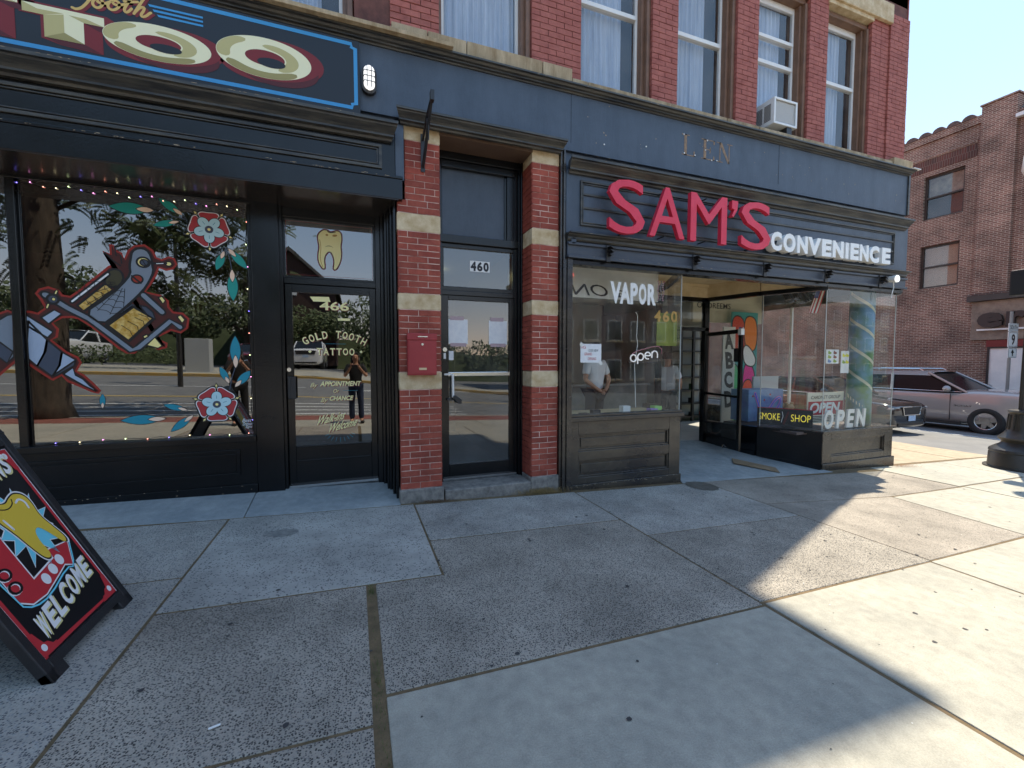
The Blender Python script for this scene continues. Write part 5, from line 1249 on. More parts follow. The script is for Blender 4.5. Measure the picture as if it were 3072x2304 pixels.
    for x in xs_:
        e_ = .0 if x in (xs_[0], xs_[-1]) else .035
        zz = (zb_ if x < (xb + xc) / 2 else zc)
        for j in range(9):
            y = -1 + j / 4; r_.v.append((x, y * hw * (wb + .02), zz - gd - .01 + e_ * .5 + (gd + e_ * .3) * (1 - abs(y) ** 6)))
    for a in range(4):
        for j in range(8): q = a * 9 + j; r_.f.append((q, q + 9, q + 10, q + 1))
    r_.build('roof', paint, c, smooth=True)
    for s in (-1, 1):
        def pil(p0, p1, w):
            m2 = MB(); m2.tube([p0, p1], w, 6); m2.build('pillar', paint, c)
        pil((xd, s * hw * .90, belt - .02), (xc, s * hw * (wc + .01), zc - .03), .035)
        pil((xa, s * hw * .90, belt - .02), (xb, s * hw * (wb + .01), zb_ - .03), .05)
        xm = (xc + xb) / 2 + (.25 if suv else .05)
        pil((xm, s * hw * .945, belt - .03), (xm - .08, s * hw * (wb + .03), zb_ - .06), .042)
        if suv: pil((xm - 1.15, s * hw * .945, belt - .03), (xm - 1.2, s * hw * (wb + .03), zb_ - .06), .05)
        if detail:
            m2 = MB().tube([(xa + .1, s * hw * .955, belt + .005), (xd - .1, s * hw * .955, belt - .005)], .012, 6); m2.build('belt_trim', 'chrome', c)
            mm = MB(); mm.tube([(xd - .42, s * hw * .95, belt + .05), (xd - .36, s * (hw + .20), belt + .09)], [.05, .10], 10); mm.build('side_mirror', paint, c, smooth=True)
            for k in ((xm - .25), (xm - 1.25)): MB().box(k - .11, k + .11, s * (hw + .012) - .012, s * (hw + .012) + .012, belt - .16, belt - .135).build('door_handle', 'chrome', c, bevel=.005)
            dl = MB()
            for k in (xm + .02, xm - 1.05, xd - .35): dl.box(k - .004, k + .004, s * hw * .985 - .022, s * hw * .985 + .012, zb + .12, belt - .06)
            if suv:
                dl.build('door_gap', 'dark_metal', c, kind='stuff'); MB().box(rx + wr + .12, fx - wr - .12, s * hw - .02, s * hw + .03, zb - .02, zb + .09).build('side_step', 'dark_metal', c, bevel=.01)
                MB().tube([(xb + .1, s * hw * .66, H - .0), (xb + .2, s * hw * .66, H + .06), (xc - .3, s * hw * .66, H + .06), (xc - .2, s * hw * .66, H)], .018, 6).build('roof_rail', 'chrome', c)
    # wheels
    for x in (fx, rx):
        for s in (-1, 1):
            y0 = s * (hw - .24); y1 = s * (hw + .005)
            t = MB(); prof = [(wr * .60, 0), (wr * .92, 0), (wr, .04), (wr, .19), (wr * .92, .235), (wr * .60, .225), (wr * .58, .19)]
            n = 32; i0 = 0
            for rr, yy in prof:
                for j in range(n):
                    a = 2 * math.pi * j / n; t.v.append((x + rr * math.cos(a), y0 + s * yy, wr + rr * math.sin(a)))
            for k in range(len(prof) - 1):
                for j in range(n): t.f.append((k * n + j, k * n + (j + 1) % n, (k + 1) * n + (j + 1) % n, (k + 1) * n + j))
            wh = t.build('wheel', 'rubber', c, smooth=True)
            rm = MB(); rm.tube([(x, s * (hw - .1), wr), (x, s * (hw - .085), wr)], wr * .6, 28)
            rm.build('rim_back', 'dark_metal', wh)
            sp = MB(); 
            for k in range(6 if suv else 5):
                a = 2 * math.pi * k / (6 if suv else 5) + .3
                for (w0, w1) in ((.10, .17),):
                    ca, sa = math.cos(a), math.sin(a)
                    q = [(.10 * wr / .4, -.06), (wr * .58, -.045), (wr * .58, .045), (.10 * wr / .4, .06)]
                    P2 = [(x + u * ca - v * sa, wr + u * sa + v * ca) for u, v in q]
                    ya = s * (hw - .035); i = len(sp.v)
                    sp.v += [(px, ya, pz) for px, pz in P2] + [(px, ya - s * .03, pz) for px, pz in P2]
                    sp.f += [(i, i + 1, i + 2, i + 3), (i + 7, i + 6, i + 5, i + 4)] + [(i + q_, i + (q_ + 1) % 4, i + 4 + (q_ + 1) % 4, i + 4 + q_) for q_ in range(4)]
            sp.tube([(x, s * (hw - .06), wr), (x, s * (hw - .025), wr)], wr * .26, 16)
            n2 = 28; b0 = len(sp.v)
            for rr, yy in ((wr * .56, .03), (wr * .62, .015), (wr * .62, .06), (wr * .56, .06)):
                for j in range(n2): a = 2 * math.pi * j / n2; sp.v.append((x + rr * math.cos(a), s * (hw - yy), wr + rr * math.sin(a)))
            for k in range(3):
                for j in range(n2): sp.f.append((b0 + k * n2 + j, b0 + k * n2 + (j + 1) % n2, b0 + (k + 1) * n2 + (j + 1) % n2, b0 + (k + 1) * n2 + j))
            sp.build('rim', mat('alloy', (.42, .42, .42), .3, metal=.9), wh)
    # front: grille, lamps, plate
    gx = L / 2
    gh = (hood - .34, hood - .12) if suv else (hood - .40, hood - .17)
    g = MB(); gw = hw * (.60 if suv else .44)
    g.prism([(-gw, gh[1]), (gw, gh[1]), (gw * .85, gh[0]), (-gw * .85, gh[0])], gx - .12, gx + .012, 'x'); g.build('grille', 'dark_metal', c, bevel=.005)
    if detail:
        rim_ = MB(); P3 = [(-gw, gh[1]), (gw, gh[1]), (gw * .85, gh[0]), (-gw * .85, gh[0])]
        rim_.tube([(gx + .015, a, b) for a, b in P3] + [(gx + .015, *P3[0])], .014, 6); rim_.build('grille_trim', 'chrome', c)
        mesh_ = MB()
        for k in range(9): z = gh[0] + (gh[1] - gh[0]) * (k + .5) / 9; mesh_.box(gx + .012, gx + .018, -gw * .9, gw * .9, z - .003, z + .003)
        for k in range(12): y = -gw * .88 + gw * 1.76 * k / 11; mesh_.box(gx + .012, gx + .017, y - .003, y + .003, gh[0] + .01, gh[1] - .01)
        mesh_.build('grille_mesh', mat('mesh_grey', (.10, .10, .105), .35, metal=.6), c, kind='stuff')
    for s in (-1, 1):
        hl_ = MB(); zc_ = gh[1] - .055
        hl_.prism([(s * gw * 1.04, zc_ + .03), (s * hw * .86, zc_ + .045), (s * hw * .90, zc_ - .01), (s * gw * 1.04, zc_ - .05)], gx - .30, gx - .035, 'x'); hl_.build('headlight', mat('lens', (.25, .26, .28), .08, spec=.8), c, bevel=.015)
    lb = MB().box(gx - .08, gx + .004, -hw * .62, hw * .62, zb + .10, zb + .19); lb.build('lower_grille', 'dark_metal', c, bevel=.01)
    pl_ = MB().box(gx + .01, gx + .025, -.155, .155, gh[0] - .17, gh[0] - .02).build('licence_plate', mat('plate_blue', rgb(120, 160, 205), .5, rgb(205, 215, 225), 40), c)
    return c
SUVP = car_material('taupe', rgb(168, 164, 160), metal=.12, rough=.22)
suv = build_car('suv', (18.75, 8.65, gz(18.8) - .04), R(-90), 'silver brown SUV waiting in the farther lane of the side street', 'suv', 5.2, 2.04, 1.92, SUVP, 'suv')
mb = MB(); text_fit(mb, 'TAHOE', 0, .42, 0, .05, 0.)
mb.v = [(1.35 - v[0], -1.026, .82 + v[2]) for v in mb.v]; o = mb.build('badge', 'chrome', suv); 
sedan = build_car('sedan', (14.75, 9.72, gz(14.9) - .03), R(-90), 'black sedan with chrome grille stopped beside the corner shop', 'sedan', 4.8, 1.88, 1.62, car_material('black', (.008, .008, .010), rough=.12), 'sedan')

# ================================================================== BRICK BUILDING ACROSS THE SIDE STREET
RB = thing('brick_building', (22.5, 10, -1), 'dark brown brick building across the side street with a scalloped parapet', 'building')
brickwall('far_brick', rgb(138, 98, 84), rgb(104, 70, 60), rgb(172, 156, 140), .205, .0677, .011, 'yz', .9)
wy = [(9.62, 10.87, 7.31, 9.05), (9.67, 10.89, 4.54, 6.25)]
allw = []
for k in range(8):
    for (a, b, c_, d_) in wy: allw.append((a + 3.6 * k, b + 3.6 * k, c_, d_))
w = MB()
ys = sorted({4.2} | {9.19} | {42} | {v for q in allw for v in q[:2]})
zs_ = [-1.2, 3.9, 4.54, 6.25, 7.31, 9.05, 10.4]
for y0, y1 in zip(ys, ys[1:]):
    for z0, z1 in zip(zs_, zs_[1:]):
        ym, zm = (y0 + y1) / 2, (z0 + z1) / 2
        if any(a < ym < b and c_ < zm < d_ for a, b, c_, d_ in allw): continue
        w.box(22.0, 22.35, y0, y1, z0, z1)
w.build('wall', 'far_brick', RB)
MB().box(22.35, 34, 4.2, 42, -1.2, 10.2).build('bulk', mat('bulk_dark', (.05, .045, .04), .9), RB)
MB().box(21.97, 22.0, 9.3, 42, 9.75, 9.85).box(21.93, 22.35, 9.2, 42, 10.4, 10.68).build('parapet', 'far_brick', RB)
MB().box(21.985, 22.0, 9.3, 42, 9.25, 9.72).build('soldier_course', brickwall('soldier', rgb(110, 60, 50), rgb(78, 52, 46), rgb(120, 100, 90), .075, .5, .011, 'yz', .9), RB)
MB().box(21.90, 22.4, 8.28, 9.2, 4.02, 10.95).box(21.86, 22.4, 8.24, 9.24, 10.95, 11.0).box(21.90, 22.4, 4.2, 5.0, 4.02, 10.95).build('pilaster', 'far_brick', RB)
for k in range(30):
    y = 9.34 + k * .44
    s_ = MB(); o_ = [(y + .22 + .20 * math.cos(R(t)), 10.66 + .17 * math.sin(R(t))) for t in range(0, 181, 20)]; s_.prism(o_, 21.9, 22.4, 'x'); s_.build('coping_tile', mat('tile_clay', rgb(112, 88, 80), .8, rgb(80, 66, 60), 8), RB)
# slate-hung slope and pale coping on the front part
sl_ = MB()
for r_ in range(6):
    for k in range(9): sl_.quad((21.95 + r_ * .12, 5.0 + k * .37 + (r_ % 2) * .1, 10.2 + r_ * .15), (21.95 + r_ * .12, 5.0 + (k + .95) * .37 + (r_ % 2) * .1, 10.2 + r_ * .15), (22.07 + r_ * .12, 5.0 + (k + .95) * .37 + (r_ % 2) * .1, 10.37 + r_ * .15), (22.07 + r_ * .12, 5.0 + k * .37 + (r_ % 2) * .1, 10.37 + r_ * .15))
sl_.build('slate', mat('slate_grey', rgb(96, 96, 100), .8, rgb(140, 138, 134), 9), RB, kind='stuff')
MB().box(21.8, 22.1, 5.0, 8.28, 10.08, 10.2).build('gutter', 'white_metal', RB)
for k, (a, b, c_, d_) in enumerate(allw[:8]):
    f = MB(); t = .07
    f.box(22.1, 22.2, a, b, d_ - t, d_).box(22.1, 22.2, a, b, c_, c_ + t).box(22.1, 22.2, a, a + t, c_ + t, d_ - t).box(22.1, 22.2, b - t, b, c_ + t, d_ - t).box(22.08, 22.2, a + t, b - t, (c_ + d_) / 2 - .03, (c_ + d_) / 2 + .03)
    f = f.build('window_frame', mat('bronze', rgb(62, 54, 48), .6), RB)
    MB().box(22.15, 22.156, a + t, b - t, c_ + t, d_ - t).build('pane', 'glass_upper', f)
    if c_ < 6:
        s_ = MB()
        for j in range(40): z = c_ + t + j * (d_ - c_ - 2 * t) / 40; s_.box(22.22, 22.24, a + t, b - t, z, z + .022)
        s_.build('blind', mat('blind', rgb(200, 176, 150), .7), f, kind='stuff')
    else: MB().box(22.25, 22.27, a + t, b - t, (c_ + d_) / 2, d_ - t).build('shade', mat('shade_grey', rgb(140, 138, 120), .8, rgb(90, 92, 84), 4), f)
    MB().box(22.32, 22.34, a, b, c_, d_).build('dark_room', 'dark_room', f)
# rendered panel with sign, window below, metal canopy edge
MB().box(21.93, 22.0, 4.6, 9.19, 2.36, 3.78).build('rendered_panel', mat('render_tan', rgb(150, 132, 116), .85, rgb(120, 104, 92), 4, .5, 60), RB)
MB().box(21.80, 22.0, 4.5, 9.3, 3.80, 4.02).tube([(21.78, 9.4, 4.05), (21.78, 4.4, 4.08)], .015, 5).build('canopy_edge', mat('canopy', rgb(74, 66, 62), .7), RB, bevel=.01)
MB().box(21.95, 22.0, 4.6, 8.75, 2.10, 2.34).build('red_band', mat('band_red', rgb(120, 40, 38), .6), RB)
f = MB().box(21.96, 22.02, 4.7, 8.72, -.55, -.4).box(21.96, 22.02, 8.66, 8.72, -.4, 2.1).box(21.96, 22.02, 4.7, 4.76, -.4, 2.1).box(21.96, 22.02, 7.75, 7.8, -.4, 2.1).box(21.96, 22.02, 4.76, 8.66, 2.04, 2.1).build('shop_window', 'dark_metal', RB)
MB().box(21.99, 21.995, 7.8, 8.66, -.4, 2.04).build('white_shade', 'white_vinyl', f); MB().box(21.98, 21.985, 4.76, 7.75, -.4, 2.04).build('pane', mat('far_pane', (.03, .032, .03), .05, spec=.9), f)
ER = thing('shop_lettering', (21.9, 8.4, 3), 'dark rounded lettering on the tan rendered panel across the side street', 'sign')
for ch, a, b in (('e', 8.98, 8.30), ('r', 8.22, 7.72), ('t', 7.66, 7.2)):
    m1 = MB(); text_fit(m1, ch, 0, 1, 0, 1, 0., .14, off=.05)
    m1.v = [(21.80 + v[1] , a + (b - a) * v[0], 2.80 + .55 * v[2] * (1.25 if ch == 't' else 1)) for v in m1.v]
    m1.build('letter', mat('letter_dark', rgb(52, 44, 42), .5), ER)
MB().box(21.86, 21.92, 7.2, 9.0, 2.70, 2.76).build('rail', 'white_metal', ER)
# route sign on its post
RS_ = thing('route_sign', (20.9, 7.75, -.8), 'galvanised post with SOUTH, 9 and up-arrow plates', 'road sign')
MB().tube([(20.9, 7.75, gz(20.9)), (20.9, 7.75, 3.25)], .045, 8).build('post', mat('galvanised', rgb(140, 138, 136), .5, metal=.4), RS_)
def plate(z0, z1, w, name='plate'):
    d = Vector((1., 0.)); n_ = Vector((0., -1.))
    def P(u, z, o): return (20.9 + d.x * u * w / 2 + n_.x * o, 7.75 + d.y * u * w / 2 + n_.y * o, z)
    m1 = MB(); i = 0
    m1.v = [P(-1, z0, .07), P(1, z0, .07), P(1, z0, .05), P(-1, z0, .05), P(-1, z1, .07), P(1, z1, .07), P(1, z1, .05), P(-1, z1, .05)]
    m1.f = [(0, 1, 5, 4), (3, 7, 6, 2), (0, 3, 2, 1), (4, 5, 6, 7), (1, 2, 6, 5), (0, 4, 7, 3)]
    o = m1.build(name, 'white_vinyl', RS_)
    e_ = MB()
    for (a0, a1, c0, c1) in ((-.95, .95, z1 - .03, z1 - .018), (-.95, .95, z0 + .018, z0 + .03), (-.95, -.9, z0 + .03, z1 - .03), (.9, .95, z0 + .03, z1 - .03)):
        e_.quad(P(a0, c0, .072), P(a1, c0, .072), P(a1, c1, .072), P(a0, c1, .072))
    e_.build('plate_border', BLK, o)
    return P, o
for (z0, z1, w, s_, m0) in ((2.57, 2.84, .60, 'SOUTH', .06), (2.05, 2.55, .60, '9', .07), (1.68, 2.02, .55, '', .05)):
    P, o = plate(z0, z1, w * 1.0); m1 = MB()
    if s_: 
        v, f_ = text_raw(s_, 0, .02); xs2 = [q[0] for q in v]; ys2 = [q[1] for q in v]; hw_ = .78 if len(s_) > 1 else .36
        m1.v = [P(-hw_ + 2 * hw_ * (q[0] - min(xs2)) / (max(xs2) - min(xs2)), z0 + m0 + (z1 - z0 - 2 * m0) * (q[1] - min(ys2)) / (max(ys2) - min(ys2)), .074) for q in v]; m1.f = f_
    else:
        m1.quad(P(-.12, z0 + .06, .074), P(.12, z0 + .06, .074), P(.12, z0 + .18, .074), P(-.12, z0 + .18, .074)); m1.quad(P(-.4, z0 + .17, .074), P(.4, z0 + .17, .074), P(0, z1 - .05, .074))
    m1.build('legend', BLK, o)

# ================================================================== LAMP POST AND SIGNAL AT THE CORNER
LPX, LPY = 11.12, 3.86; z0 = gz(LPX)
LPt = thing('lamp_post', (LPX, LPY, z0), 'black fluted iron lamp post with stepped round base on the corner pavement', 'lamp post')
iron = mat('iron_black', (.022, .021, .020), .42, (.035, .032, .028), 6, .15, 80)
prof = [(.50, 0), (.50, .035), (.45, .04), (.445, .06), (.435, .27), (.425, .29), (.44, .31), (.43, .345), (.36, .40), (.31, .43), (.28, .47), (.295, .50), (.33, .53), (.335, .555), (.29, .60), (.245, .66), (.225, .72), (.215, .90), (.205, .98), (.22, 1.0), (.235, 1.02), (.22, 1.045), (.13, 1.06)]
mb = MB(); mb.lathe([(r, z0 + z) for r, z in prof], LPX, LPY, 40); o = mb.build('base', iron, LPt, smooth=True); o.data.set_sharp_from_angle(angle=R(28))
fl_ = MB()
for k in range(18):
    a = 2 * math.pi * k / 18; fl_.tube([(LPX + math.cos(a) * .225, LPY + math.sin(a) * .225, z0 + .70), (LPX + math.cos(a) * .208, LPY + math.sin(a) * .208, z0 + .97)], .018, 6)
fl_.build('fluting', iron, LPt, kind='stuff')
n = 32; sh = MB(); zz = [z0 + 1.05, z0 + 4.9]
for z, rr in zip(zz, (.105, .075)):
    for j in range(n): a = 2 * math.pi * j / n; q = rr * (1 if j % 2 else .86); sh.v.append((LPX + q * math.cos(a), LPY + q * math.sin(a), z))
for j in range(n): sh.f.append((j, (j + 1) % n, n + (j + 1) % n, n + j))
sh.build('shaft', iron, LPt)
mb = MB(); mb.lathe([(.1, z0 + 4.88), (.14, z0 + 4.95), (.1, z0 + 5.0), (.16, z0 + 5.05), (.24, z0 + 5.25), (.22, z0 + 5.5), (.10, z0 + 5.68), (.03, z0 + 5.8)], LPX, LPY, 20); mb.build('globe', mat('globe', (.7, .7, .66), .3), LPt, smooth=True)
PSg = thing('pedestrian_signal', (LPX - .2, LPY, 3.0), 'black pedestrian signal box hung on the corner lamp post', 'traffic signal')
MB().box(LPX - .32, LPX - .08, LPY - .12, LPY + .2, 2.70, 3.14).build('housing', 'dark_metal', PSg, bevel=.02)
MB().box(LPX - .31, LPX - .09, LPY - .16, LPY - .12, 2.72, 3.12).build('visor', 'dark_metal', PSg)
MB().tube([(LPX - .2, LPY, 2.70), (LPX - .12, LPY, 2.64), (LPX, LPY, 2.64)], .02, 6).build('mount', 'white_metal', PSg)

# ================================================================== SMALL THINGS ON THE PAVEMENT
grass_m = mat('dry_grass', rgb(168, 142, 92), .9, rgb(120, 98, 60), 30)
def tuft(name, cx, cy, n, rx, ry, h, m, label, cat):
    mb = MB()
    for k in range(n):
        x = cx + random.gauss(0, rx); y = cy - abs(random.gauss(0, ry)); z = gz(x) + .002
        a = random.uniform(0, 6.28); l_ = random.uniform(.03, .11); hh = random.uniform(.0, h); w = .0016
        p1 = (x + math.cos(a) * l_ * .5, y + math.sin(a) * l_ * .5, z + hh); p2 = (x + math.cos(a) * l_, y + math.sin(a) * l_, z + hh * random.uniform(.1, 1.2))
        mb.quad((x, y, z), (x + w, y + w, z), (p1[0] + w, p1[1] + w, p1[2]), p1); mb.quad(p1, (p1[0] + w, p1[1] + w, p1[2]), (p2[0] + w, p2[1], p2[2]), p2)
    o = mb.build(name, m, kind='stuff'); tag(o, label, cat); return o
tuft('dry_grass', 2.12, 4.67, 900, .16, .03, .07, grass_m, 'heap of straw-coloured dry grass against the right pier plinth', 'dry grass')
tuft('dead_leaves', .82, 4.655, 240, .10, .015, .02, mat('leaf_litter', rgb(96, 70, 44), .9), 'thin line of brown litter at the left pier foot', 'leaf litter')
tuft('leaf_litter', 3.4, 4.64, 260, .5, .015, .012, mat('leaf_litter', rgb(96, 70, 44), .9), 'scattered crumbs of litter along the stall riser foot', 'leaf litter')
tuft('leaf_litter', 9.05, 4.60, 260, .16, .08, .03, mat('leaf_litter2', rgb(150, 98, 60), .9), 'rust brown needles blown against the shop corner', 'leaf litter')
moss = mat('moss', rgb(92, 104, 54), .95, rgb(70, 76, 40), 30)
mb = MB()
for k in range(420):
    y = random.choice((random.gauss(2.05, .12), random.gauss(1.45, .25), random.uniform(.9, 2.98), random.gauss(2.9, .04))); x = .078 + random.gauss(0, .011); z = gz(x) - .016
    h_ = random.uniform(.01, .045); a = random.uniform(0, 6.28)
    mb.quad((x, y, z), (x + .003, y + .002, z), (x + math.cos(a) * .012, y + math.sin(a) * .012, z + h_))
o = mb.build('moss', moss, kind='stuff'); tag(o, 'green moss and weeds growing in the wide slab joint', 'moss')
# cigarette end, gum spots, oil stain, damp patch
cg = MB().tube([(-.585, 1.98, gz(-.6) + .006), (-.545, 1.99, gz(-.6) + .006)], .0045, 8).build('cigarette_end', 'white_vinyl'); tag(cg, 'white cigarette end lying on the dark aggregate slab', 'cigarette end')
spots = MB()
for k in range(300):
    x, y = random.uniform(-2.5, 11), random.uniform(.9, 4.5); r_ = random.choice((.004, .006, .009, .014)); z = ground(x, y) + .0035
    e_ = [(x + math.cos(t * .9) * r_ * random.uniform(.7, 1.2), y + math.sin(t * .9) * r_ * random.uniform(.7, 1.2)) for t in range(7)]; spots.quad(*[(a, b, gz(a) + .0035) for a, b in e_])
o = spots.build('gum_spots', mat('gum', rgb(62, 60, 60), .8), kind='stuff'); tag(o, 'dark gum spots and specks dotted over the slabs', 'gum spots')
spots = MB()
for k in range(70):
    x, y = random.uniform(-2.5, 7), random.uniform(.9, 4.5); r_ = random.uniform(.002, .005); e_ = [(x + math.cos(t * 1.25) * r_, y + math.sin(t * 1.25) * r_) for t in range(5)]; spots.quad(*[(a, b, gz(a) + .004) for a, b in e_])
o = spots.build('white_specks', 'white_vinyl', kind='stuff'); tag(o, 'tiny white specks of grit scattered over the slabs', 'grit')
cbm = mat('cardboard', rgb(140, 118, 92), .85, rgb(120, 100, 76), 6)
zc = enz(6.0, 5.1)
q = [(5.72, 5.14), (6.14, 4.66), (6.30, 4.86), (5.94, 5.38)]
mb = MB(); mb.v = [(x, y, enz(x, y) + .012 + (.01 if i_ == 0 else 0)) for i_, (x, y) in enumerate(q)] + [(x, y, enz(x, y) + .018 + (.012 if i_ == 0 else 0)) for i_, (x, y) in enumerate(q)]
mb.f = [(3, 2, 1, 0), (4, 5, 6, 7)] + [(k, (k + 1) % 4, 4 + (k + 1) % 4, 4 + k) for k in range(4)]
o = mb.build('cardboard_piece', cbm); tag(o, 'flattened strip of brown cardboard on the entrance floor', 'cardboard')


# ================================================================== THINGS IN AND ON THE SHOP WINDOWS
SH = []
def sticker(name, label, cat, build, loc=(3, 4.7, 1.5)):
    t = thing(name, loc, label, cat); build(t); return t
def vapor(t):
    xs = [(3.08, 3.245), (3.225, 3.385), (3.385, 3.50), (3.515, 3.635), (3.655, 3.79)]
    for ch, (a, b) in zip('VAPOR', xs):
        m1 = MB(); text_fit(m1, ch, a, b, 2.30, 2.575, 4.712, .006, off=.045); m1.build('letter', 'white_vinyl', t)
sticker('window_lettering', 'white VAPOR letters stuck on the left shop window', 'lettering', vapor)
def paper(t):
    MB().box(2.655, 2.955, 4.712, 4.714, 1.54, 1.775).build('sheet', 'paper', t)
    MB().quad((2.64, 4.711, 1.76), (2.68, 4.711, 1.735), (2.70, 4.711, 1.77), (2.66, 4.711, 1.80)).build('tape', flat('tape2', rgb(220, 220, 215), .3), t)
    MB().quad((2.91, 4.711, 1.54), (2.95, 4.711, 1.50), (2.975, 4.711, 1.53), (2.935, 4.711, 1.57)).build('tape', flat('tape2', rgb(220, 220, 215), .3), t)
    for s_, x0, x1, z, c_ in (('IG', 2.67, 2.73, 1.715, FRED), ('OUR NEW', 2.77, 2.91, 1.675, flat('pen', rgb(60, 80, 90))), ('GRAND', 2.71, 2.82, 1.63, FRED), ('OPENING', 2.76, 2.88, 1.57, FRED)):
        m1 = MB(); text_fit(m1, s_, x0, x1, z, z + .035, 4.7112, off=.01); m1.build('writing', c_, t)
sticker('paper_notice', 'handwritten white paper notice taped low on the left shop window', 'notice', paper, (2.8, 4.7, 1.6))
def neon_open(t):
    nm = mat('neon_white', (.8, .8, .82), .3, emis=((1, .97, 1), .08)); nr = mat('neon_pink', rgb(200, 130, 140), .3)  # weak glow put into the unlit white tubes
    y = 4.98
    def P(x, z): return (x, y, z)
    cx = 3.66
    for k, x in enumerate((3.64, 3.76, 3.88, 4.00)):
        z = 1.60 + k * .018; m1 = MB(); r_ = .048
        if k == 0: m1.tube([P(x + r_ * math.cos(a), z + r_ * math.sin(a)) for a in [j * math.pi / 8 for j in range(17)]], .009, 6)
        if k == 1: m1.tube([P(x + r_ * math.cos(a), z + r_ * math.sin(a)) for a in [math.pi + j * math.pi / 8 for j in range(-15, 1)]] + [P(x - r_, z - .10)], .009, 6)
        if k == 2: m1.tube([P(x - r_, z), P(x + r_, z)] + [P(x + r_ * math.cos(a), z + r_ * math.sin(a)) for a in [j * math.pi / 8 for j in range(0, 14)]], .009, 6)
        if k == 3: m1.tube([P(x - r_, z - .05), P(x - r_, z + .04)] + [P(x + r_ * math.cos(a), z + r_ * math.sin(a)) for a in [math.pi - j * math.pi / 8 for j in range(1, 9)]] + [P(x + r_, z - .05)], .009, 6)
        m1.build('neon_letter', nm, t)
    MB().tube([P(3.62, 1.66), P(3.70, 1.70), P(3.95, 1.76), P(4.06, 1.77), P(4.12, 1.73), P(4.12, 1.66)], .006, 6).build('neon_border', nr, t)
    MB().tube([(3.72, 5.05, 2.25), (3.76, 5.06, 2.2), (3.74, 5.05, 1.9), (3.76, 5.05, 1.8), (3.72, 5.06, 1.5), (3.75, 5.06, .9)], .006, 5).build('cable', 'white_vinyl', t)
    MB().box(3.62, 4.12, 5.07, 5.075, 1.535, 1.56).build('bracket_bar', 'dark_metal', t)
sticker('open_sign', 'unlit white neon open sign hanging in the left shop window', 'neon sign', neon_open, (3.8, 5.05, 1.6))
def num460(t):
    for k, ch in enumerate('460'):
        m1 = MB(); text_fit(m1, ch, 0, 1, 0, 1, 5.0, off=.03, fn=lambda u, v: (4.00 + k * .145 + u * .115, 2.12 + v * .16)); m1.build('numeral', mat('gilt_num', rgb(206, 160, 70), .5), t)
    MB().box(4.06, 4.42, 5.02, 5.024, 1.78, 2.25).build('green_sheet', mat('lime', rgb(130, 140, 50), .7, rgb(110, 120, 44), 3), t)
sticker('number_sticker', 'gold 460 numerals above a lime green sheet inside the left window', 'numerals', num460, (4.2, 5, 2))
def beads(t):
    for k, dx in enumerate((-.045, 0, .04)):
        m1 = MB()
        for j in range(11):
            z = 2.64 - j * .025; m1.lathe([(.0, z - .011), (.011, z - .006), (.011, z + .006), (.0, z + .011)], 3.94 + dx + .01 * math.sin(j + k), 4.80, 8)
        m1.build('bead_string', mat('bead%d' % (k % 2), (rgb(170, 40, 70), rgb(60, 40, 60))[k % 2], .3, rgb(210, 200, 205), 40), t)
sticker('bead_necklaces', 'red and black bead necklaces dangling beside the VAPOR letters', 'beads', beads, (3.94, 4.8, 2.6))
# OPEN letters, SMOKE SHOP sign, estate sign in the right bay
def open_l(t):
    for ch, a, b in (('O', 7.235, 7.46), ('P', 7.53, 7.735), ('E', 7.79, 7.985), ('N', 8.03, 8.29)):
        m1 = MB(); text_fit(m1, ch, a, b, .435, .745, 4.75, .03, off=.04, shear=.12); m1.build('letter', 'white_vinyl', t)
sticker('open_letters', 'tilted white OPEN letters standing inside the right bay window', 'lettering', open_l, (7.8, 4.8, .43))
A0, B0 = Vector((6.70, 5.56)), Vector((7.03, 4.98))
du = (B0 - A0).normalized(); dn = Vector((du.y, -du.x))
def on_side(mb, key=None):
    """remap flat x (0..1 along the sign) to the splayed side window"""
    Ls = .82; C0 = Vector((6.78, 5.62))
    mb.v = [(C0.x + du.x * v[0] * Ls - dn.x * v[1], C0.y + du.y * v[0] * Ls - dn.y * v[1], v[2]) for v in mb.v]; return mb
def smoke(t):
    on_side(MB().box(0, 1, 0, .05, .435, .735)).build('panel', mat('sign_dark', rgb(40, 34, 34), .5), t)
    ye = mat('neon_yellow', rgb(225, 200, 50), .4, emis=((1, .85, .1), .15))
    m1 = MB(); text_fit(m1, 'SMOKE', .04, .43, .525, .645, -.006, off=-.012); on_side(m1).build('lettering', ye, t)
    m1 = MB(); text_fit(m1, 'SHOP', .63, .97, .525, .645, -.006, off=-.012); on_side(m1).build('lettering', ye, t)
    m1 = MB(); stroke(m1, [(.50, .47), (.58, .68)], .035, -.008); on_side(m1).build('cigar', mat('cigar', rgb(90, 26, 24), .5), t)
    m1 = MB(); stroke(m1, smoothpts([(.46, .50), (.47, .56), (.49, .60), (.47, .68)], False), .012, -.010); on_side(m1).build('smoke_wisp', 'white_vinyl', t)
    m1 = MB(); stroke(m1, [(.0, .735), (.5, .74), (1., .735)], .012, -.012); on_side(m1).build('red_edge', FRED, t)
sticker('smoke_shop_sign', 'dark SMOKE SHOP sign with yellow letters and a cigar', 'sign', smoke, (6.9, 5.2, .43))
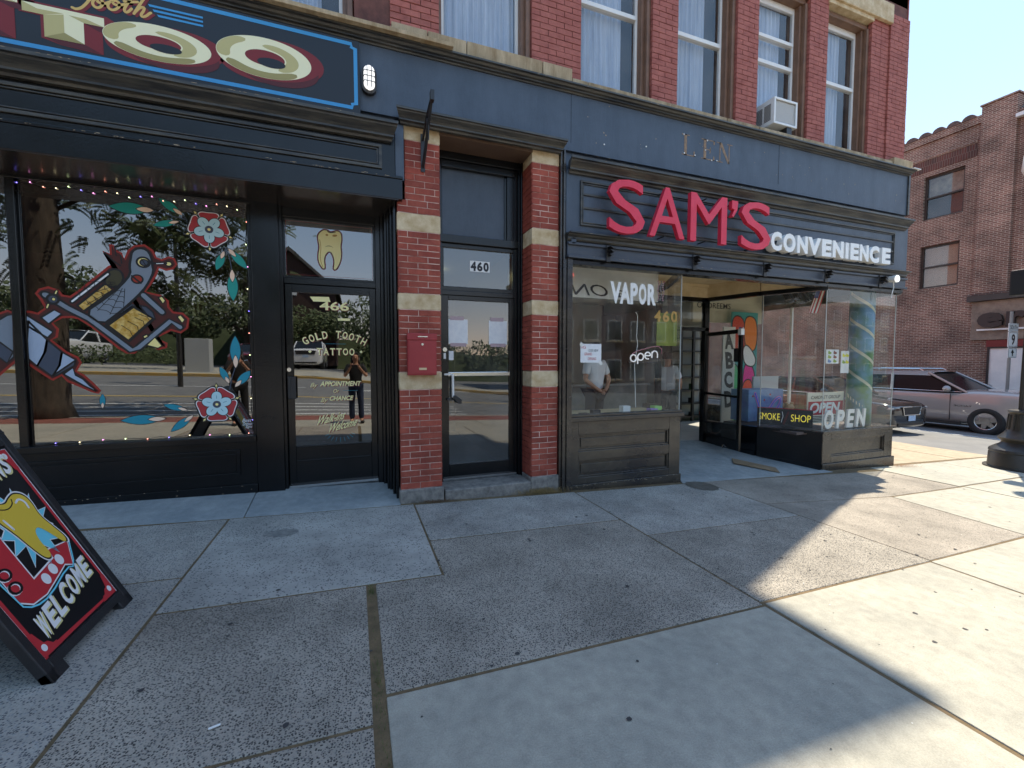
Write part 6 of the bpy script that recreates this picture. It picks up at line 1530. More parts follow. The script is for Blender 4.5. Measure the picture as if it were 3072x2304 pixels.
def cardnet(t):
    x0, x1 = 7.50, 8.45; y = 5.22
    MB().box(x0, x1, y, y + .02, .45, 1.00).build('board', mat('board_cream', rgb(224, 218, 198), .6), t)
    m1 = MB(); text_fit(m1, 'CARDNET GROUP', x0 + .08, x1 - .10, .885, .945, y - .003, shear=.25, off=.01); m1.build('lettering', BLK, t)
    MB().box(x0 + .02, x1 - .02, y - .004, y, .60, .84).build('red_band', mat('band_bright', rgb(176, 24, 44), .5), t)
    m1 = MB(); text_fit(m1, 'OPEN', x0 + .05, x1 - .1, .63, .82, y - .008, off=.04, shear=.2); m1.build('lettering', 'white_vinyl', t)
    m1 = MB()
    for k in range(4): m1.box(x0 + .05, x1 - .1 - .1 * (k % 2), y - .003, y, .48 + k * .028, .493 + k * .028)
    m1.build('small_print', BLK, t)
sticker('estate_sign', 'cream CARDNET GROUP sign with red band leaning behind OPEN letters', 'sign', cardnet, (7.9, 5.2, .43))
def poster(x0, x1, z0, z1, cs, y=4.74):
    def f(t):
        MB().box(x0, x1, y, y + .003, z0, z1).build('sheet', 'paper', t)
        for k, c_ in enumerate(cs):
            a = x0 + (x1 - x0) * (.12 + .42 * (k % 2)); b = z1 - (z1 - z0) * (.16 + .30 * (k // 2)); m1 = MB(); fill(m1, ell(a + .05, b - .02, .045, .022, 9), y - .001); fill(m1, ell(a + .03, b, .018, .02, 8), y - .0015); m1.build('picture', c_, t)
    return f
sticker('animal_poster', 'small white poster with coloured animal pictures in the corner window', 'poster', poster(7.20, 7.51, 1.52, 1.75, [flat('gr', rgb(130, 160, 60)), flat('br', rgb(120, 50, 40)), flat('gr2', rgb(150, 170, 60)), flat('br', rgb(120, 50, 40)), flat('bl', rgb(90, 130, 180)), flat('gr', rgb(130, 160, 60))]), (7.35, 4.74, 1.6))
sticker('yellow_poster', 'narrow white and yellow poster beside the animal poster', 'poster', poster(7.63, 7.83, 1.36, 1.73, [flat('ye', rgb(220, 215, 60)), flat('ye', rgb(220, 215, 60)), flat('gr', rgb(130, 160, 60)), flat('ye', rgb(220, 215, 60))], 4.78), (7.7, 4.78, 1.5))
def usflag(x, y, z, w, h, label, slant=.3):
    t = thing('small_flag', (x, y, z), label, 'flag')
    Wt, Rd, Bl = 'white_vinyl', FRED, flat('flag_blue', rgb(50, 60, 120))
    def P(u, v): return (x + u * w + v * slant * w, y + .02 * math.sin(u * 5), z + v * h)
    for k in range(7):
        m1 = MB(); 
        for j in range(5): m1.quad(P(k / 7, j / 5), P((k + 1) / 7, j / 5), P((k + 1) / 7, (j + 1) / 5), P(k / 7, (j + 1) / 5))
        m1.build('stripe', Rd if k % 2 == 0 else Wt, t)
    m1 = MB(); m1.quad(*[(p[0], p[1] - .004, p[2]) for p in (P(.0, .62), P(.55, .62), P(.55, 1), P(.0, 1))]); m1.build('canton', Bl, t)
    return t
usflag(7.42, 5.2, 2.40, .20, .42, 'small striped flag hanging from the header in the corner bay', .9)
usflag(6.75, 6.05, 1.65, .12, .55, 'small stars and stripes flag drooping behind the open door', .15)
# painted column in the corner
CO = thing('painted_column', (8.63, 5.08, .4), 'round column painted with green foliage, blue sky and pale ribbons', 'column')
pm = mat('column_paint', rgb(112, 156, 186), .5, rgb(84, 132, 84), 3.2, detail=2)
MB().lathe([(.19, .40), (.185, 1.5), (.185, 3.2)], 8.63, 5.08, 24).build('shaft', pm, CO, smooth=True)
for k in range(5):
    m1 = MB(); N = 14; zb_ = .5 + k * .46
    for j in range(N):
        a0 = R(150 + j * 13); a1 = R(150 + (j + 1) * 13); z_ = zb_ + .42 - j * .034; z2 = z_ - .034; rr = .1875
        m1.quad((8.63 + rr * math.cos(a0), 5.08 + rr * math.sin(a0), z_), (8.63 + rr * math.cos(a1), 5.08 + rr * math.sin(a1), z2), (8.63 + rr * math.cos(a1), 5.08 + rr * math.sin(a1), z2 + .06), (8.63 + rr * math.cos(a0), 5.08 + rr * math.sin(a0), z_ + .06))
    m1.build('ribbon', mat('ribbon', rgb(206, 204, 180), .6), CO)
# mural panels inside
def mural(t):
    x0, x1, z0, z1, y = 7.74, 8.50, .0, 2.64, 7.1
    MB().box(x0, x1, y, y + .03, z0, z1).build('board', mat('mural_teal', rgb(70, 160, 160), .6), t)
    w = x1 - x0
    def sh_(pts, c_, ly): 
        p = smoothpts([(x0 + a * w, z0 + b * 2.64) for a, b in pts], True, 2)
        m1 = MB(); fill(m1, p, y - .002 - ly * .001); m1.build('painted_shape', c_, t); m1 = MB(); stroke(m1, p + [p[0]], .028, y - .0025 - ly * .001); m1.build('outline', BLK, t)
    sh_([(.02, .98), (.5, .95), (.55, .7), (.45, .6), (.05, .62), (-.0, .8)], flat('m_red', rgb(214, 70, 34)), 1)
    sh_([(.45, .94), (.7, .98), (.98, .93), (.99, .70), (.7, .66), (.5, .72)], flat('m_orange', rgb(240, 130, 30)), 2)
    sh_([(.42, .70), (.6, .74), (.98, .62), (.9, .54), (.5, .56)], W_, 3)
    sh_([(.45, .55), (.75, .60), (.98, .45), (.8, .40), (.95, .30), (.7, .22), (.75, .12), (.45, .10)], flat('m_pink', rgb(236, 50, 150)), 2)
    sh_([(.45, .42), (.8, .45), (.9, .30), (.7, .12), (.4, .2)], flat('m_coral', rgb(244, 84, 50)), 3)
    sh_([(.02, .58), (.3, .55), (.35, .30), (.25, .08), (.02, .1)], flat('m_green', rgb(90, 200, 130)), 1)
sticker('mural_panel', 'tall panel painted with orange, pink and green curved shapes', 'painting', mural, (8.1, 7.1, 0))
def graf(t):
    MB().box(7.40, 7.74, 7.0, 7.03, .1, 2.30).build('board', 'white_vinyl', t)
    for k, ch in enumerate('ABCD'):
        m1 = MB(); text_fit(m1, ch, 7.45, 7.70, 1.82 - k * .42, 2.18 - k * .42, 6.996, off=.05, shear=-.15); m1.build('letter', flat('spray', (.04, .04, .045)), t)
sticker('lettered_board', 'tall white board spray painted with black letters', 'board', graf, (7.57, 7, 0))
def box_(t):
    MB().box(6.95, 7.85, 5.95, 6.35, .42, 1.02).build('carton', mat('carton_blue', rgb(130, 170, 205), .6, rgb(96, 112, 176), 2), t)
    for k, (c_, w_) in enumerate(((flat('pinkx', rgb(230, 130, 190)), .06), (flat('bluex', rgb(60, 110, 220)), .03))):
        m1 = MB(); stroke(m1, smoothpts([(7.10, .95), (7.25, .62), (7.45, .60), (7.62, .82), (7.78, .88), (7.76, .70), (7.5, .52), (7.2, .52)], False), w_, 5.94 - k * .003); m1.build('painted_ribbon', c_, t)
    for (a, b) in ((7.05, .9), (7.35, .82), (7.5, .92), (7.7, .6)): m1 = MB(); fill(m1, ell(a, b, .022, .02, 10), 5.945); m1.build('heart', FRED, t)
sticker('painted_carton', 'blue and pink painted carton standing in the bay display', 'box', box_, (7.4, 6.1, .42))
wb = MB().box(7.62, 8.32, 6.42, 6.46, .45, 1.25).build('whiteboard', mat('wb', (.55, .57, .56), .4)); tag(wb, 'grey framed whiteboard leaning in the corner bay', 'whiteboard')
TB = thing('teddy_bear', (7.32, 5.25, .42), 'tan plush bear slumped beside a dark box', 'plush toy')
m1 = MB(); m1.lathe([(.0, .42), (.09, .44), (.11, .55), (.07, .66), (.0, .67)], 7.28, 5.4, 14); m1.build('body', mat('plush', rgb(200, 160, 120), .95, bump=.6, bscale=200), TB, smooth=True)
m1 = MB(); m1.lathe([(.0, .80), (.06, .79), (.085, .74), (.07, .68), (.0, .66)][::-1], 7.28, 5.4, 14); m1.build('head', mat('plush', (.6, .4, .25)), TB, smooth=True)
for s_ in (-1, 1):
    m1 = MB(); m1.lathe([(.0, .77), (.03, .79), (.03, .82), (.0, .835)], 7.28 + s_ * .065, 5.4, 10); m1.build('ear', mat('plush', (.6, .4, .25)), TB)
    m1 = MB(); m1.tube([(7.28 + s_ * .06, 5.36, .47), (7.28 + s_ * .12, 5.22, .455)], .038, 8); m1.build('leg', mat('plush', (.6, .4, .25)), TB)
bx = MB().box(7.12, 7.24, 5.22, 5.34, .405, .70).build('dark_box', 'dark_metal', bevel=.004); tag(bx, 'small black upright box beside the plush bear', 'box')
# track spotlights
for k in range(4):
    x = 7.35 + k * .26; t = thing('track_spotlight', (x, 5.6, 2.9), 'dark track spotlight pointing down, number %s from the left in the corner bay' % ('one', 'two', 'three', 'four')[k], 'spotlight', 'track spotlights in the corner bay')
    MB().tube([(x, 5.6, 3.0), (x, 5.6, 2.82)], .012, 6).build('stem', 'dark_metal', t); MB().tube([(x - .01, 5.62, 2.84), (x + .03, 5.55, 2.66)], .045, 10, .05).build('head', 'dark_metal', t)
MB().box(7.1, 8.4, 5.58, 5.62, 3.0, 3.03).build('light_track', 'dark_metal', B)
# shelving seen through the entrance
SF = thing('shop_shelving', (6.9, 9.5, 0), 'black shelving frame with empty pale shelves beyond the doorway', 'shelving')
f = MB()
for x in (7.82, 8.22, 8.66): f.box(x, x + .06, 8.72, 8.78, 0, 2.4)
f.build('frame', 'dark_metal', SF)
MB().box(7.8, 8.73, 9.02, 9.06, 0, 2.5).build('back_panel', mat('pegboard', rgb(176, 176, 170), .8), SF)
for k in range(7): MB().box(7.82, 8.72, 8.74, 9.0, .1 + k * .34, .14 + k * .34).build('shelf', 'dark_metal', SF)
CNT = thing('shop_counter', (4.6, 7.9, 0), 'long grey shop counter behind the left window', 'counter')
MB().box(4.3, 6.3, 8.1, 8.2, 0, 1.02).build('front_panel', mat('counter_grey', rgb(150, 150, 142), .7, rgb(130, 130, 124), 3), CNT); MB().box(4.25, 6.35, 8.05, 8.6, 1.02, 1.06).build('counter_top', mat('counter_top', rgb(180, 180, 175), .4), CNT)
for k, (x, c_) in enumerate(((2.75, rgb(60, 40, 40)), (2.95, rgb(44, 44, 48)), (3.45, rgb(225, 225, 225)), (3.95, rgb(160, 130, 200)), (4.05, rgb(150, 210, 110)))):
    o = MB().box(x, x + .12, 4.85 + .04 * k, 4.93 + .05 * k, .84, .88 + .03 * (k % 3)).build('shelf_item', mat('item%d' % k, c_, .5), bevel=.006)
    tag(o, ['dark maroon pouch', 'black clutch', 'white dice-like card box', 'small lilac box', 'lime green packet'][k] + ' lying on the pale display shelf of the left window', 'small item')

# ================================================================== PEOPLE
def person(loc, rz, label, pose, cloth):
    """one skinned body; clothes as tighter skinned shells"""
    t = thing('person', loc, label, 'person'); t.rotation_euler = (0, 0, rz); ORIG[t.name] = (0, 0, 0)
    J = {'pelvis': (0, 0, .95), 'waist': (0, 0, 1.08), 'chest': (0, -.01, 1.28), 'neck': (0, 0, 1.45), 'nape': (0, .01, 1.52), 'head': (0, .03, 1.62), 'crown': (0, .02, 1.70),
         'shl': (-.17, 0, 1.40), 'shr': (.17, 0, 1.40), 'hil': (-.09, 0, .90), 'hir': (.09, 0, .90), 'knl': (-.10, .02, .50), 'knr': (.11, .02, .50), 'anl': (-.10, -.02, .09), 'anr': (.12, -.02, .09), 'tol': (-.11, .13, .04), 'tor': (.14, .13, .04)}
    if pose == 'phone': J.update(ell=(-.25, .10, 1.16), elr=(.25, .10, 1.16), wrl=(-.13, .27, 1.36), wrr=(.10, .28, 1.36), hal=(-.09, .31, 1.42), har=(.06, .31, 1.42))
    elif pose == 'back': J.update(ell=(-.27, -.06, 1.13), elr=(.27, -.06, 1.13), wrl=(-.10, -.17, .98), wrr=(.10, -.18, .98), hal=(-.02, -.19, .94), har=(.03, -.2, .95))
    else: J.update(ell=(-.25, .02, 1.13), elr=(.25, .05, 1.13), wrl=(-.22, .14, .93), wrr=(.18, .22, 1.0), hal=(-.21, .18, .86), har=(.15, .29, 1.02))
    Rd = dict(pelvis=.15, waist=.125, chest=.145, neck=.06, nape=.055, head=.085, crown=.075, shl=.065, shr=.065, ell=.042, elr=.042, wrl=.030, wrr=.030, hal=.032, har=.032, hil=.09, hir=.09, knl=.058, knr=.058, anl=.042, anr=.042, tol=.035, tor=.035)
    E_ = [('pelvis', 'waist'), ('waist', 'chest'), ('chest', 'neck'), ('neck', 'nape'), ('nape', 'head'), ('head', 'crown'), ('chest', 'shl'), ('shl', 'ell'), ('ell', 'wrl'), ('wrl', 'hal'), ('chest', 'shr'), ('shr', 'elr'), ('elr', 'wrr'), ('wrr', 'har'), ('pelvis', 'hil'), ('hil', 'knl'), ('knl', 'anl'), ('anl', 'tol'), ('pelvis', 'hir'), ('hir', 'knr'), ('knr', 'anr'), ('anr', 'tor')]
    def skin(name, names, grow, m, stop=None, extra=()):
        idx = {n_: i for i, n_ in enumerate(names)}
        me = bpy.data.meshes.new(name); P = [stop.get(n_, J[n_]) if stop else J[n_] for n_ in names]
        me.from_pydata(P, [(idx[a], idx[b]) for a, b in E_ if a in idx and b in idx], [])
        o = bpy.data.objects.new(name, me); COL.objects.link(o)
        sk = o.modifiers.new('k', 'SKIN'); ss = o.modifiers.new('s', 'SUBSURF'); ss.levels = 2
        for n_, i in idx.items():
            r_ = Rd[n_] + grow.get(n_, grow.get('*', 0)); me.skin_vertices[0].data[i].radius = (r_, r_ * (.78 if n_ in ('pelvis', 'waist', 'chest') else 1))
        me.skin_vertices[0].data[0].use_root = True
        dg = bpy.context.evaluated_depsgraph_get(); nm = bpy.data.meshes.new_from_object(o.evaluated_get(dg)); o.modifiers.clear(); o.data = nm
        for p in nm.polygons: p.use_smooth = True
        nm.materials.clear(); nm.materials.append(m); o.parent = t; return o
    skinm = mat('skin', rgb(196, 148, 122), .6)
    body = skin('body', list(J), {}, skinm)
    # fingers curl round the phone or hang
    for h_, w_ in (('hal', 'wrl'), ('har', 'wrr')):
        hp, wp_ = Vector(J[h_]), Vector(J[w_]); d = (hp - wp_).normalized(); s_ = d.cross(Vector((0, 1, 0))).normalized()
        m1 = MB()
        for k in range(4):
            b = hp + s_ * (.024 - k * .016); L_f = (.065, .075, .07, .055)[k]; m1.tube([b, b + d * L_f * .5 + Vector((0, .01, 0)), b + d * L_f * .9 + Vector((0, .0, .0)) + (Vector((0, -.02, 0)) if pose == 'phone' else Vector((0, .02, -.01)))], .008, 6, .006)
        m1.tube([hp - s_ * -.03, hp + s_ * .045 + d * .02, hp + s_ * .05 + d * .045], .009, 6, .007)
        m1.build('fingers', skinm, t, smooth=True).matrix_parent_inverse = Matrix()
    sw = {'ell': tuple(Vector(J['shl']).lerp(Vector(J['ell']), .75)), 'elr': tuple(Vector(J['shr']).lerp(Vector(J['elr']), .75)), 'neck': (0, 0, 1.42), 'pelvis': (0, 0, .93)}
    skin('shirt', ['pelvis', 'waist', 'chest', 'neck', 'shl', 'ell', 'shr', 'elr'], {'*': .018, 'pelvis': .025, 'waist': .035 if pose != 'phone' else .012, 'ell': .03, 'elr': .03}, cloth[0], sw)
    skin('trousers', ['pelvis', 'hil', 'knl', 'anl', 'hir', 'knr', 'anr'], {'*': .015, 'anl': .03, 'anr': .03, 'pelvis': .008}, cloth[1], {'pelvis': (0, 0, .96)})
    for s_ in (-1, 1):
        x = J['tol' if s_ < 0 else 'tor'][0]
        MB().box(x - .045, x + .045, -.09, .17, .0, .07).build('shoe', 'rubber', t, bevel=.02).matrix_parent_inverse = Matrix()
    hm = mat('hair_dark', (.02, .014, .01), .6)
    m1 = MB(); long_ = pose == 'phone'
    i = 0
    for j in range(9):
        la = -.5 + j / 8 * 2.07
        for k in range(16):
            lo = 2 * math.pi * k / 16
            r_ = .108 * math.cos(max(-.5, la)) if la < 1.57 else 0
            m1.v.append((.92 * r_ * math.cos(lo), -.012 + (r_ * math.sin(lo) - .0), 1.655 + .105 * math.sin(la)))
    for j in range(8):
        for k in range(16):
            a, b = j * 16 + k, j * 16 + (k + 1) % 16
            if 2 <= k <= 5 and j < 5: continue
            m1.f.append((a, b, b + 16, a + 16))
    if long_: m1.tube([(-.07, -.04, 1.62), (-.085, -.03, 1.5), (-.08, -.02, 1.38)], .035, 8, .03); m1.tube([(.07, -.04, 1.62), (.085, -.03, 1.5), (.08, -.02, 1.38)], .035, 8, .03); m1.tube([(0, -.07, 1.64), (0, -.085, 1.5), (0, -.075, 1.36)], .07, 10, .05)
    m1.build('hair', hm, t, smooth=True).matrix_parent_inverse = Matrix()
    fm = MB()
    for s_ in (-1, 1): fm.box(s_ * .032 - .012, s_ * .032 + .012, .108, .118, 1.632, 1.642)
    fm.build('eyes', 'dark_metal', t).matrix_parent_inverse = Matrix()
    MB().tube([(0, .11, 1.635), (0, .135, 1.60), (0, .118, 1.592)], .010, 6).build('nose', skinm, t, smooth=True).matrix_parent_inverse = Matrix()
    MB().box(-.022, .022, .106, .114, 1.562, 1.57).build('mouth', mat('lips', rgb(150, 80, 76), .5), t).matrix_parent_inverse = Matrix()
    return t
blk, jn_ = mat('cloth_black', (.012, .012, .014), .85), mat('denim', rgb(44, 56, 84), .9)
wht, dk = mat('cloth_white', (.80, .80, .84), .9), mat('cloth_dark', (.03, .03, .035), .9)
ph = person((0.02, -.62, gz(0)), 0, 'woman in black top and jeans holding up a phone on the pavement', 'phone', (blk, jn_))
PH = MB().box(-.07, .06, -.262, -.254, 1.40, 1.475).build('phone', 'dark_metal', bevel=.004); tag(PH, 'black phone held up in both hands of the woman on the pavement', 'phone')
person((3.80, 6.25, .12), R(12), 'man in white T-shirt and dark trousers, hands clasped behind his back', 'back', (wht, dk))
person((5.90, 6.95, .0), R(-60), 'person in a white shirt standing by the counter near the doorway', 'stand', (wht, dk))
p4 = person((-2.45, -.60, gz(-2.4)), R(-14), 'added woman in black lifting a phone, there for the tattoo window reflection', 'phone', (blk, blk))  # unseen figure added to supply the reflection in the tattoo window

# ================================================================== ACROSS THE STREET, SEEN MIRRORED IN THE GLASS
leafm = mat('foliage', (.05, .075, .022), .65, (.07, .095, .03), 1, rnd=.1)
leafn = mat('foliage_near', (.045, .075, .02), .6, (.085, .11, .035), 5)
bark = mat('bark', rgb(84, 74, 64), .95, rgb(54, 48, 42), 9, .8, 30, stretch=(1, 1, .25))
def leaves(mb, c, r, n, s):
    for k in range(n):
        while True:
            p = Vector((random.uniform(-1, 1), random.uniform(-1, 1), random.uniform(-1, 1)))
            if .35 < p.length < 1: break
        p = Vector((c[0] + p.x * r[0], c[1] + p.y * r[1], c[2] + p.z * r[2]))
        a = Vector((random.gauss(0, 1), random.gauss(0, 1), random.gauss(0, 1))).normalized(); b = a.cross(Vector((random.random(), random.random(), random.random()))).normalized()
        w = s * random.uniform(.5, 1.2); mb.quad(p - a * w, p - b * w * .45, p + a * w, p + b * w * .45)
def tree(x, y, h, r, label, n=900, s=.17, trunk_r=.22, group='trees behind the parking lot'):
    z = ground(x, y); t = thing('tree', (x, y, z), label, 'tree', group)
    m1 = MB(); m1.tube([(x, y, z - .3), (x + .1, y, z + h * .3), (x - .05, y + .1, z + h * .7)], trunk_r, 9, trunk_r * .35)
    for k in range(5):
        a = k * 1.3 + x; m1.tube([(x + .1, y, z + h * .32), (x + math.cos(a) * r * .4, y + math.sin(a) * r * .4, z + h * .6)], trunk_r * .4, 6, .05)
    m1.build('trunk', bark, t, smooth=True)
    m2 = MB()
    for k in range(9):
        a = k * 2.4; q = random.uniform(.2, .62); leaves(m2, (x + math.cos(a) * r * q, y + math.sin(a) * r * q, z + h * random.uniform(.48, .84)), (r * .48, r * .48, h * .17), n // 9, s)
    m2.build('crown', leafm, t)
    return t
for k, (x, y, h, r) in enumerate(((-34, -30, 6.6, 4.2), (-28, -28, 6.0, 4.5), (-22, -29, 5.2, 4.2), (-17.5, -27.5, 6.2, 4.4), (-12.5, -29, 5.4, 4.0), (-8, -28, 6.6, 4.2), (-3.5, -30, 5.4, 4.0), (1.5, -28.5, 6.6, 4.3), (6.5, -30, 5.0, 3.6))):
    tree(x, y, h, r, ['broad dark green tree', 'tall rounded green tree', 'low spreading green tree', 'tallest green tree', 'bushy green tree', 'upright green tree', 'short wide green tree', 'big leafy green tree', 'slim far green tree'][k] + ' behind the parking lot across the street', 3000, .19)
# the near street tree: thick trunk by the kerb with feathery compound leaves hanging low
NT = thing('street_tree', (-6.7, -2.5, ground(-6.7, -2.5)), 'thick trunked street tree with feathery leaves by the near kerb', 'tree')
m1 = MB(); z = ground(-6.7, -2.5)
m1.tube([(-6.7, -2.5, z - .2), (-6.7, -2.5, z + .3), (-6.62, -2.5, z + 2.4), (-6.68, -2.5, z + 5.4), (-6.5, -2.6, z + 8)], [.56, .40, .34, .30, .2], 14)
for (dx, dy, dz) in ((2.2, -.9, 5.9), (-2.0, -.6, 6.2), (1.6, -1.8, 6.8), (-1.5, .4, 6.4)): m1.tube([(-6.64, -2.5, z + 4.6), (-6.64 + dx * .5, -2.5 + dy * .5, z + dz - .3), (-6.64 + dx, -2.5 + dy, z + dz - .1)], .055, 7, .012)
m1.build('trunk', bark, NT, smooth=True)
m2 = MB()
def frond(p, d, L_, s):
    d = d.normalized(); n_ = d.cross(Vector((random.gauss(0, .6), random.gauss(0, 1), random.gauss(0, .6)))).normalized()
    for k in range(9):
        c_ = p + d * L_ * k / 9 + Vector((0, 0, -.10 * (k / 9) ** 2))
        for q in (-1, 1):
            e_ = c_ + n_ * q * s * (1 - .06 * k) + d * s * .3; m2.quad(c_, c_ + d * s * .22 + n_ * q * s * .35, e_, c_ - d * s * .12 + n_ * q * s * .5)
for (cx, cy, cz, rx, ry, rz_, n_) in ((-4.3, -3.0, 4.75, 1.5, 1.0, .55, 150), (-3.0, -3.2, 4.15, 1.2, .9, .42, 110), (-5.0, -2.9, 3.35, 1.2, .9, .5, 110), (-8.9, -2.9, 4.6, 1.5, 1.2, 1.3, 190), (-5.2, -3.4, 6.2, 2.6, 1.6, .9, 220), (-8.4, -2.7, 6.3, 2.2, 1.6, 1.0, 150), (-3.6, -3.8, 5.6, 1.6, 1.2, .5, 100)):
    for k in range(int(n_ * 1.7)):
        p = Vector((cx + random.gauss(0, .5) * rx, cy + random.gauss(0, .5) * ry, cz + random.gauss(0, .5) * rz_)); frond(p, Vector((random.gauss(0, 1), random.gauss(0, 1), random.gauss(-.3, .3))), random.uniform(.26, .42), .12)
m2.build('crown', leafn, NT)
# hedge, grey cabinet, planter, light pole
hz_ = ground(-13, -15.2)
m1 = MB()
for k in range(14): leaves(m1, (-18.5 + k * .75, -14.9, ground(-15, -14.9) + .5), (.55, .45, .5), 170, .09)
o = m1.build('hedge', leafm, kind='stuff'); tag(o, 'clipped green hedge along the parking lot edge', 'hedge')
cbn = MB().box(-16.6, -15.4, -14.3, -13.7, ground(-16, -14) - .1, ground(-16, -14) + 1.5).build('stone_monument', mat('monument', rgb(170, 166, 158), .8), bevel=.03); tag(cbn, 'pale stone block standing at the far kerb', 'monument')
CAB = MB().box(-7.6, -6.6, -14.6, -14.0, ground(-7, -14) - .1, ground(-7, -14) + 1.6).build('utility_cabinet', mat('cabinet', rgb(176, 178, 176), .6), bevel=.02); tag(CAB, 'grey utility cabinet at the far kerb', 'cabinet')
fk = thing('far_kerb', (-10, -13.2, 0), 'x', 'x'); del fk['label'], fk['category']; fk['kind'] = 'structure'
for k in range(18):
    x = -34 + k * 2.4; slab(rect(x, -13.3, x + 2.38, -13.1), mat('kerb_yellow', rgb(190, 150, 70), .8, rgb(170, 150, 110), 3), parent=fk, th=.14, name='kerb_block', inset=.002)
terrain('far_pavement', list(range(-34, 12, 2)), [-16.4, -15, -13.3], -.01, 'concrete', kind='structure')
lp = thing('street_light', (-6.4, -9.6, ground(-6.4, -9.6)), 'tall dark street light pole with bracket arm beyond the road', 'street light')
z = ground(-6.4, -9.6); MB().tube([(-6.4, -9.6, z - .2), (-6.4, -9.6, z + 5.6)], .09, 10, .06).tube([(-6.4, -9.6, z + 5.5), (-5.4, -9.6, z + 5.9)], .04, 6).build('pole', iron, lp); MB().box(-5.5, -4.95, -9.7, -9.5, z + 5.85, z + 5.97).build('lamp_head', iron, lp)
# parked cars
wp_ = car_material('white', (.72, .72, .72)); 
cs = [(-13.8, -18.2, 90, 'suv', wp_, 'white SUV nose-on in the parking lot, beside the young tree'), (-20.3, -18.4, 90, 'sedan', wp_, 'white sedan parked left in the lot across the street'), (-2.6, -18.4, 90, 'suv', wp_, 'white hatchback parked behind the grey cabinet'), (-5.6, -18.6, 90, 'sedan', car_material('red', rgb(110, 14, 20)), 'dark red sedan in the parking lot')]
for (x, y, r_, kd, pm_, lb) in cs: build_car('parked_car', (x, y, ground(x, y)), R(r_), lb, 'car', 4.6, 1.84, 1.75 if kd == 'suv' else 1.45, pm_, kd, 'cars parked in the lot across the street', detail=False)
for k in range(6):
    x = 24 + k * 5.6; build_car('parked_car', (x, -15.5 - k * 1.2, gz(x) - .1), R(180 + 4 * k), ['grey sedan first in the far kerb row', 'black SUV in the far kerb row', 'white sedan in the far kerb row', 'silver SUV in the far kerb row', 'blue sedan near the end of the far kerb row', 'last dark SUV of the far kerb row'][k], 'car', 4.6, 1.84, 1.7 if k % 2 else 1.45, [car_material('grey', (.2, .2, .21)), car_material('black', (.01, .01, .012)), wp_, car_material('silver', (.4, .4, .4)), car_material('blue', (.03, .06, .14)), car_material('black', (.01, .01, .012))][k], 'suv' if k % 2 else 'sedan', 'cars along the far kerb of the main street', detail=False)
# brick row opposite and a gabled house
def block(name, x0, x1, y0, y1, h, m, label, storeys=3, n=6, roof=None):
    z = ground((x0 + x1) / 2, y1); t = thing(name, ((x0 + x1) / 2, y1, z), label, 'building'); MB().box(x0, x1, y0, y1, z - 1, z + h).build('wall', m, t)
    MB().box(x0 - .2, x1 + .2, y0, y1 + .3, z + h, z + h + .35).build('cornice', 'sandstone', t)
    for s_ in range(storeys):
        for k in range(n):
            x = x0 + (x1 - x0) * (k + .5) / n; zz = z + (.9 if s_ == 0 else .9) + s_ * h / storeys; hh = h / storeys * .52
            f = MB().box(x - .62, x + .62, y1, y1 + .06, zz, zz + hh).build('window', 'white_metal', t); MB().box(x - .52, x + .52, y1 + .06, y1 + .066, zz + .08, zz + hh - .08).build('pane', mat('far_pane', (.03, .03, .03)), f)
            MB().box(x - .7, x + .7, y1, y1 + .14, zz - .12, zz).build('sill', 'sandstone_light', t)
    return t
brickwall('row_brick', rgb(126, 72, 60), rgb(104, 60, 52), rgb(140, 120, 108), axis='xz')
block('brick_row', 13, 27, -26, -17.5, 8.6, 'row_brick', 'three storey red brick row across the main street', 3, 7)
block('brick_row', 28, 46, -30, -19, 6.2, mat('stucco', rgb(176, 160, 138), .85), 'low tan stucco shops farther along the main street', 2, 7)
block('brick_row', 48, 72, -34, -22, 8.6, 'row_brick', 'distant brick block at the end of the main street', 3, 9)
hs_ = thing('gabled_house', (-5, -30, 1), 'dark gabled house among the trees', 'house'); z = ground(-5, -30)
mb = MB(); mb.prism([(-8.5, z), (-1.5, z), (-1.5, z + 6.5), (-5, z + 9.6), (-8.5, z + 6.5)], -38, -30); mb.build('wall', mat('house_dark', rgb(70, 50, 44), .9), hs_)
mb = MB(); mb.prism([(-8.9, z + 6.2), (-5, z + 9.7), (-1.1, z + 6.2), (-1.1, z + 6.5), (-5, z + 10.0), (-8.9, z + 6.5)], -38.3, -29.6); mb.build('roof', mat('house_roof', rgb(96, 92, 88), .9), hs_)
MB().box(-5.5, -4.5, -30.0, -29.95, z + 6.0, z + 7.6).build('window', 'white_metal', hs_)
# signal mast over the main street
SM = thing('signal_mast', (13.4, -3.0, gz(13)), 'dark mast arm with a yellow traffic light over the main street', 'traffic signal')
MB().tube([(13.4, -3, gz(13)), (13.4, -3, 5.6)], .11, 10).tube([(13.4, -3, 5.2), (8.2, -7.6, 5.5)], .07, 8, .05).build('mast', iron, SM)
MB().box(8.7, 9.0, -7.35, -7.05, 4.5, 5.45).build('signal_head', mat('signal_yellow', rgb(190, 150, 50), .5), SM, bevel=.02)
for k, c_ in enumerate(((.9, .05, .03), (.15, .1, .02), (.02, .12, .05))):
    m1 = MB(); m1.tube([(8.85, -7.05, 5.28 - k * .3), (8.85, -7.02, 5.28 - k * .3)], .09, 14); m1.build('lamp', mat('sig%d' % k, c_, .4, emis=(c_, 2.5 if k == 0 else .1)), SM)
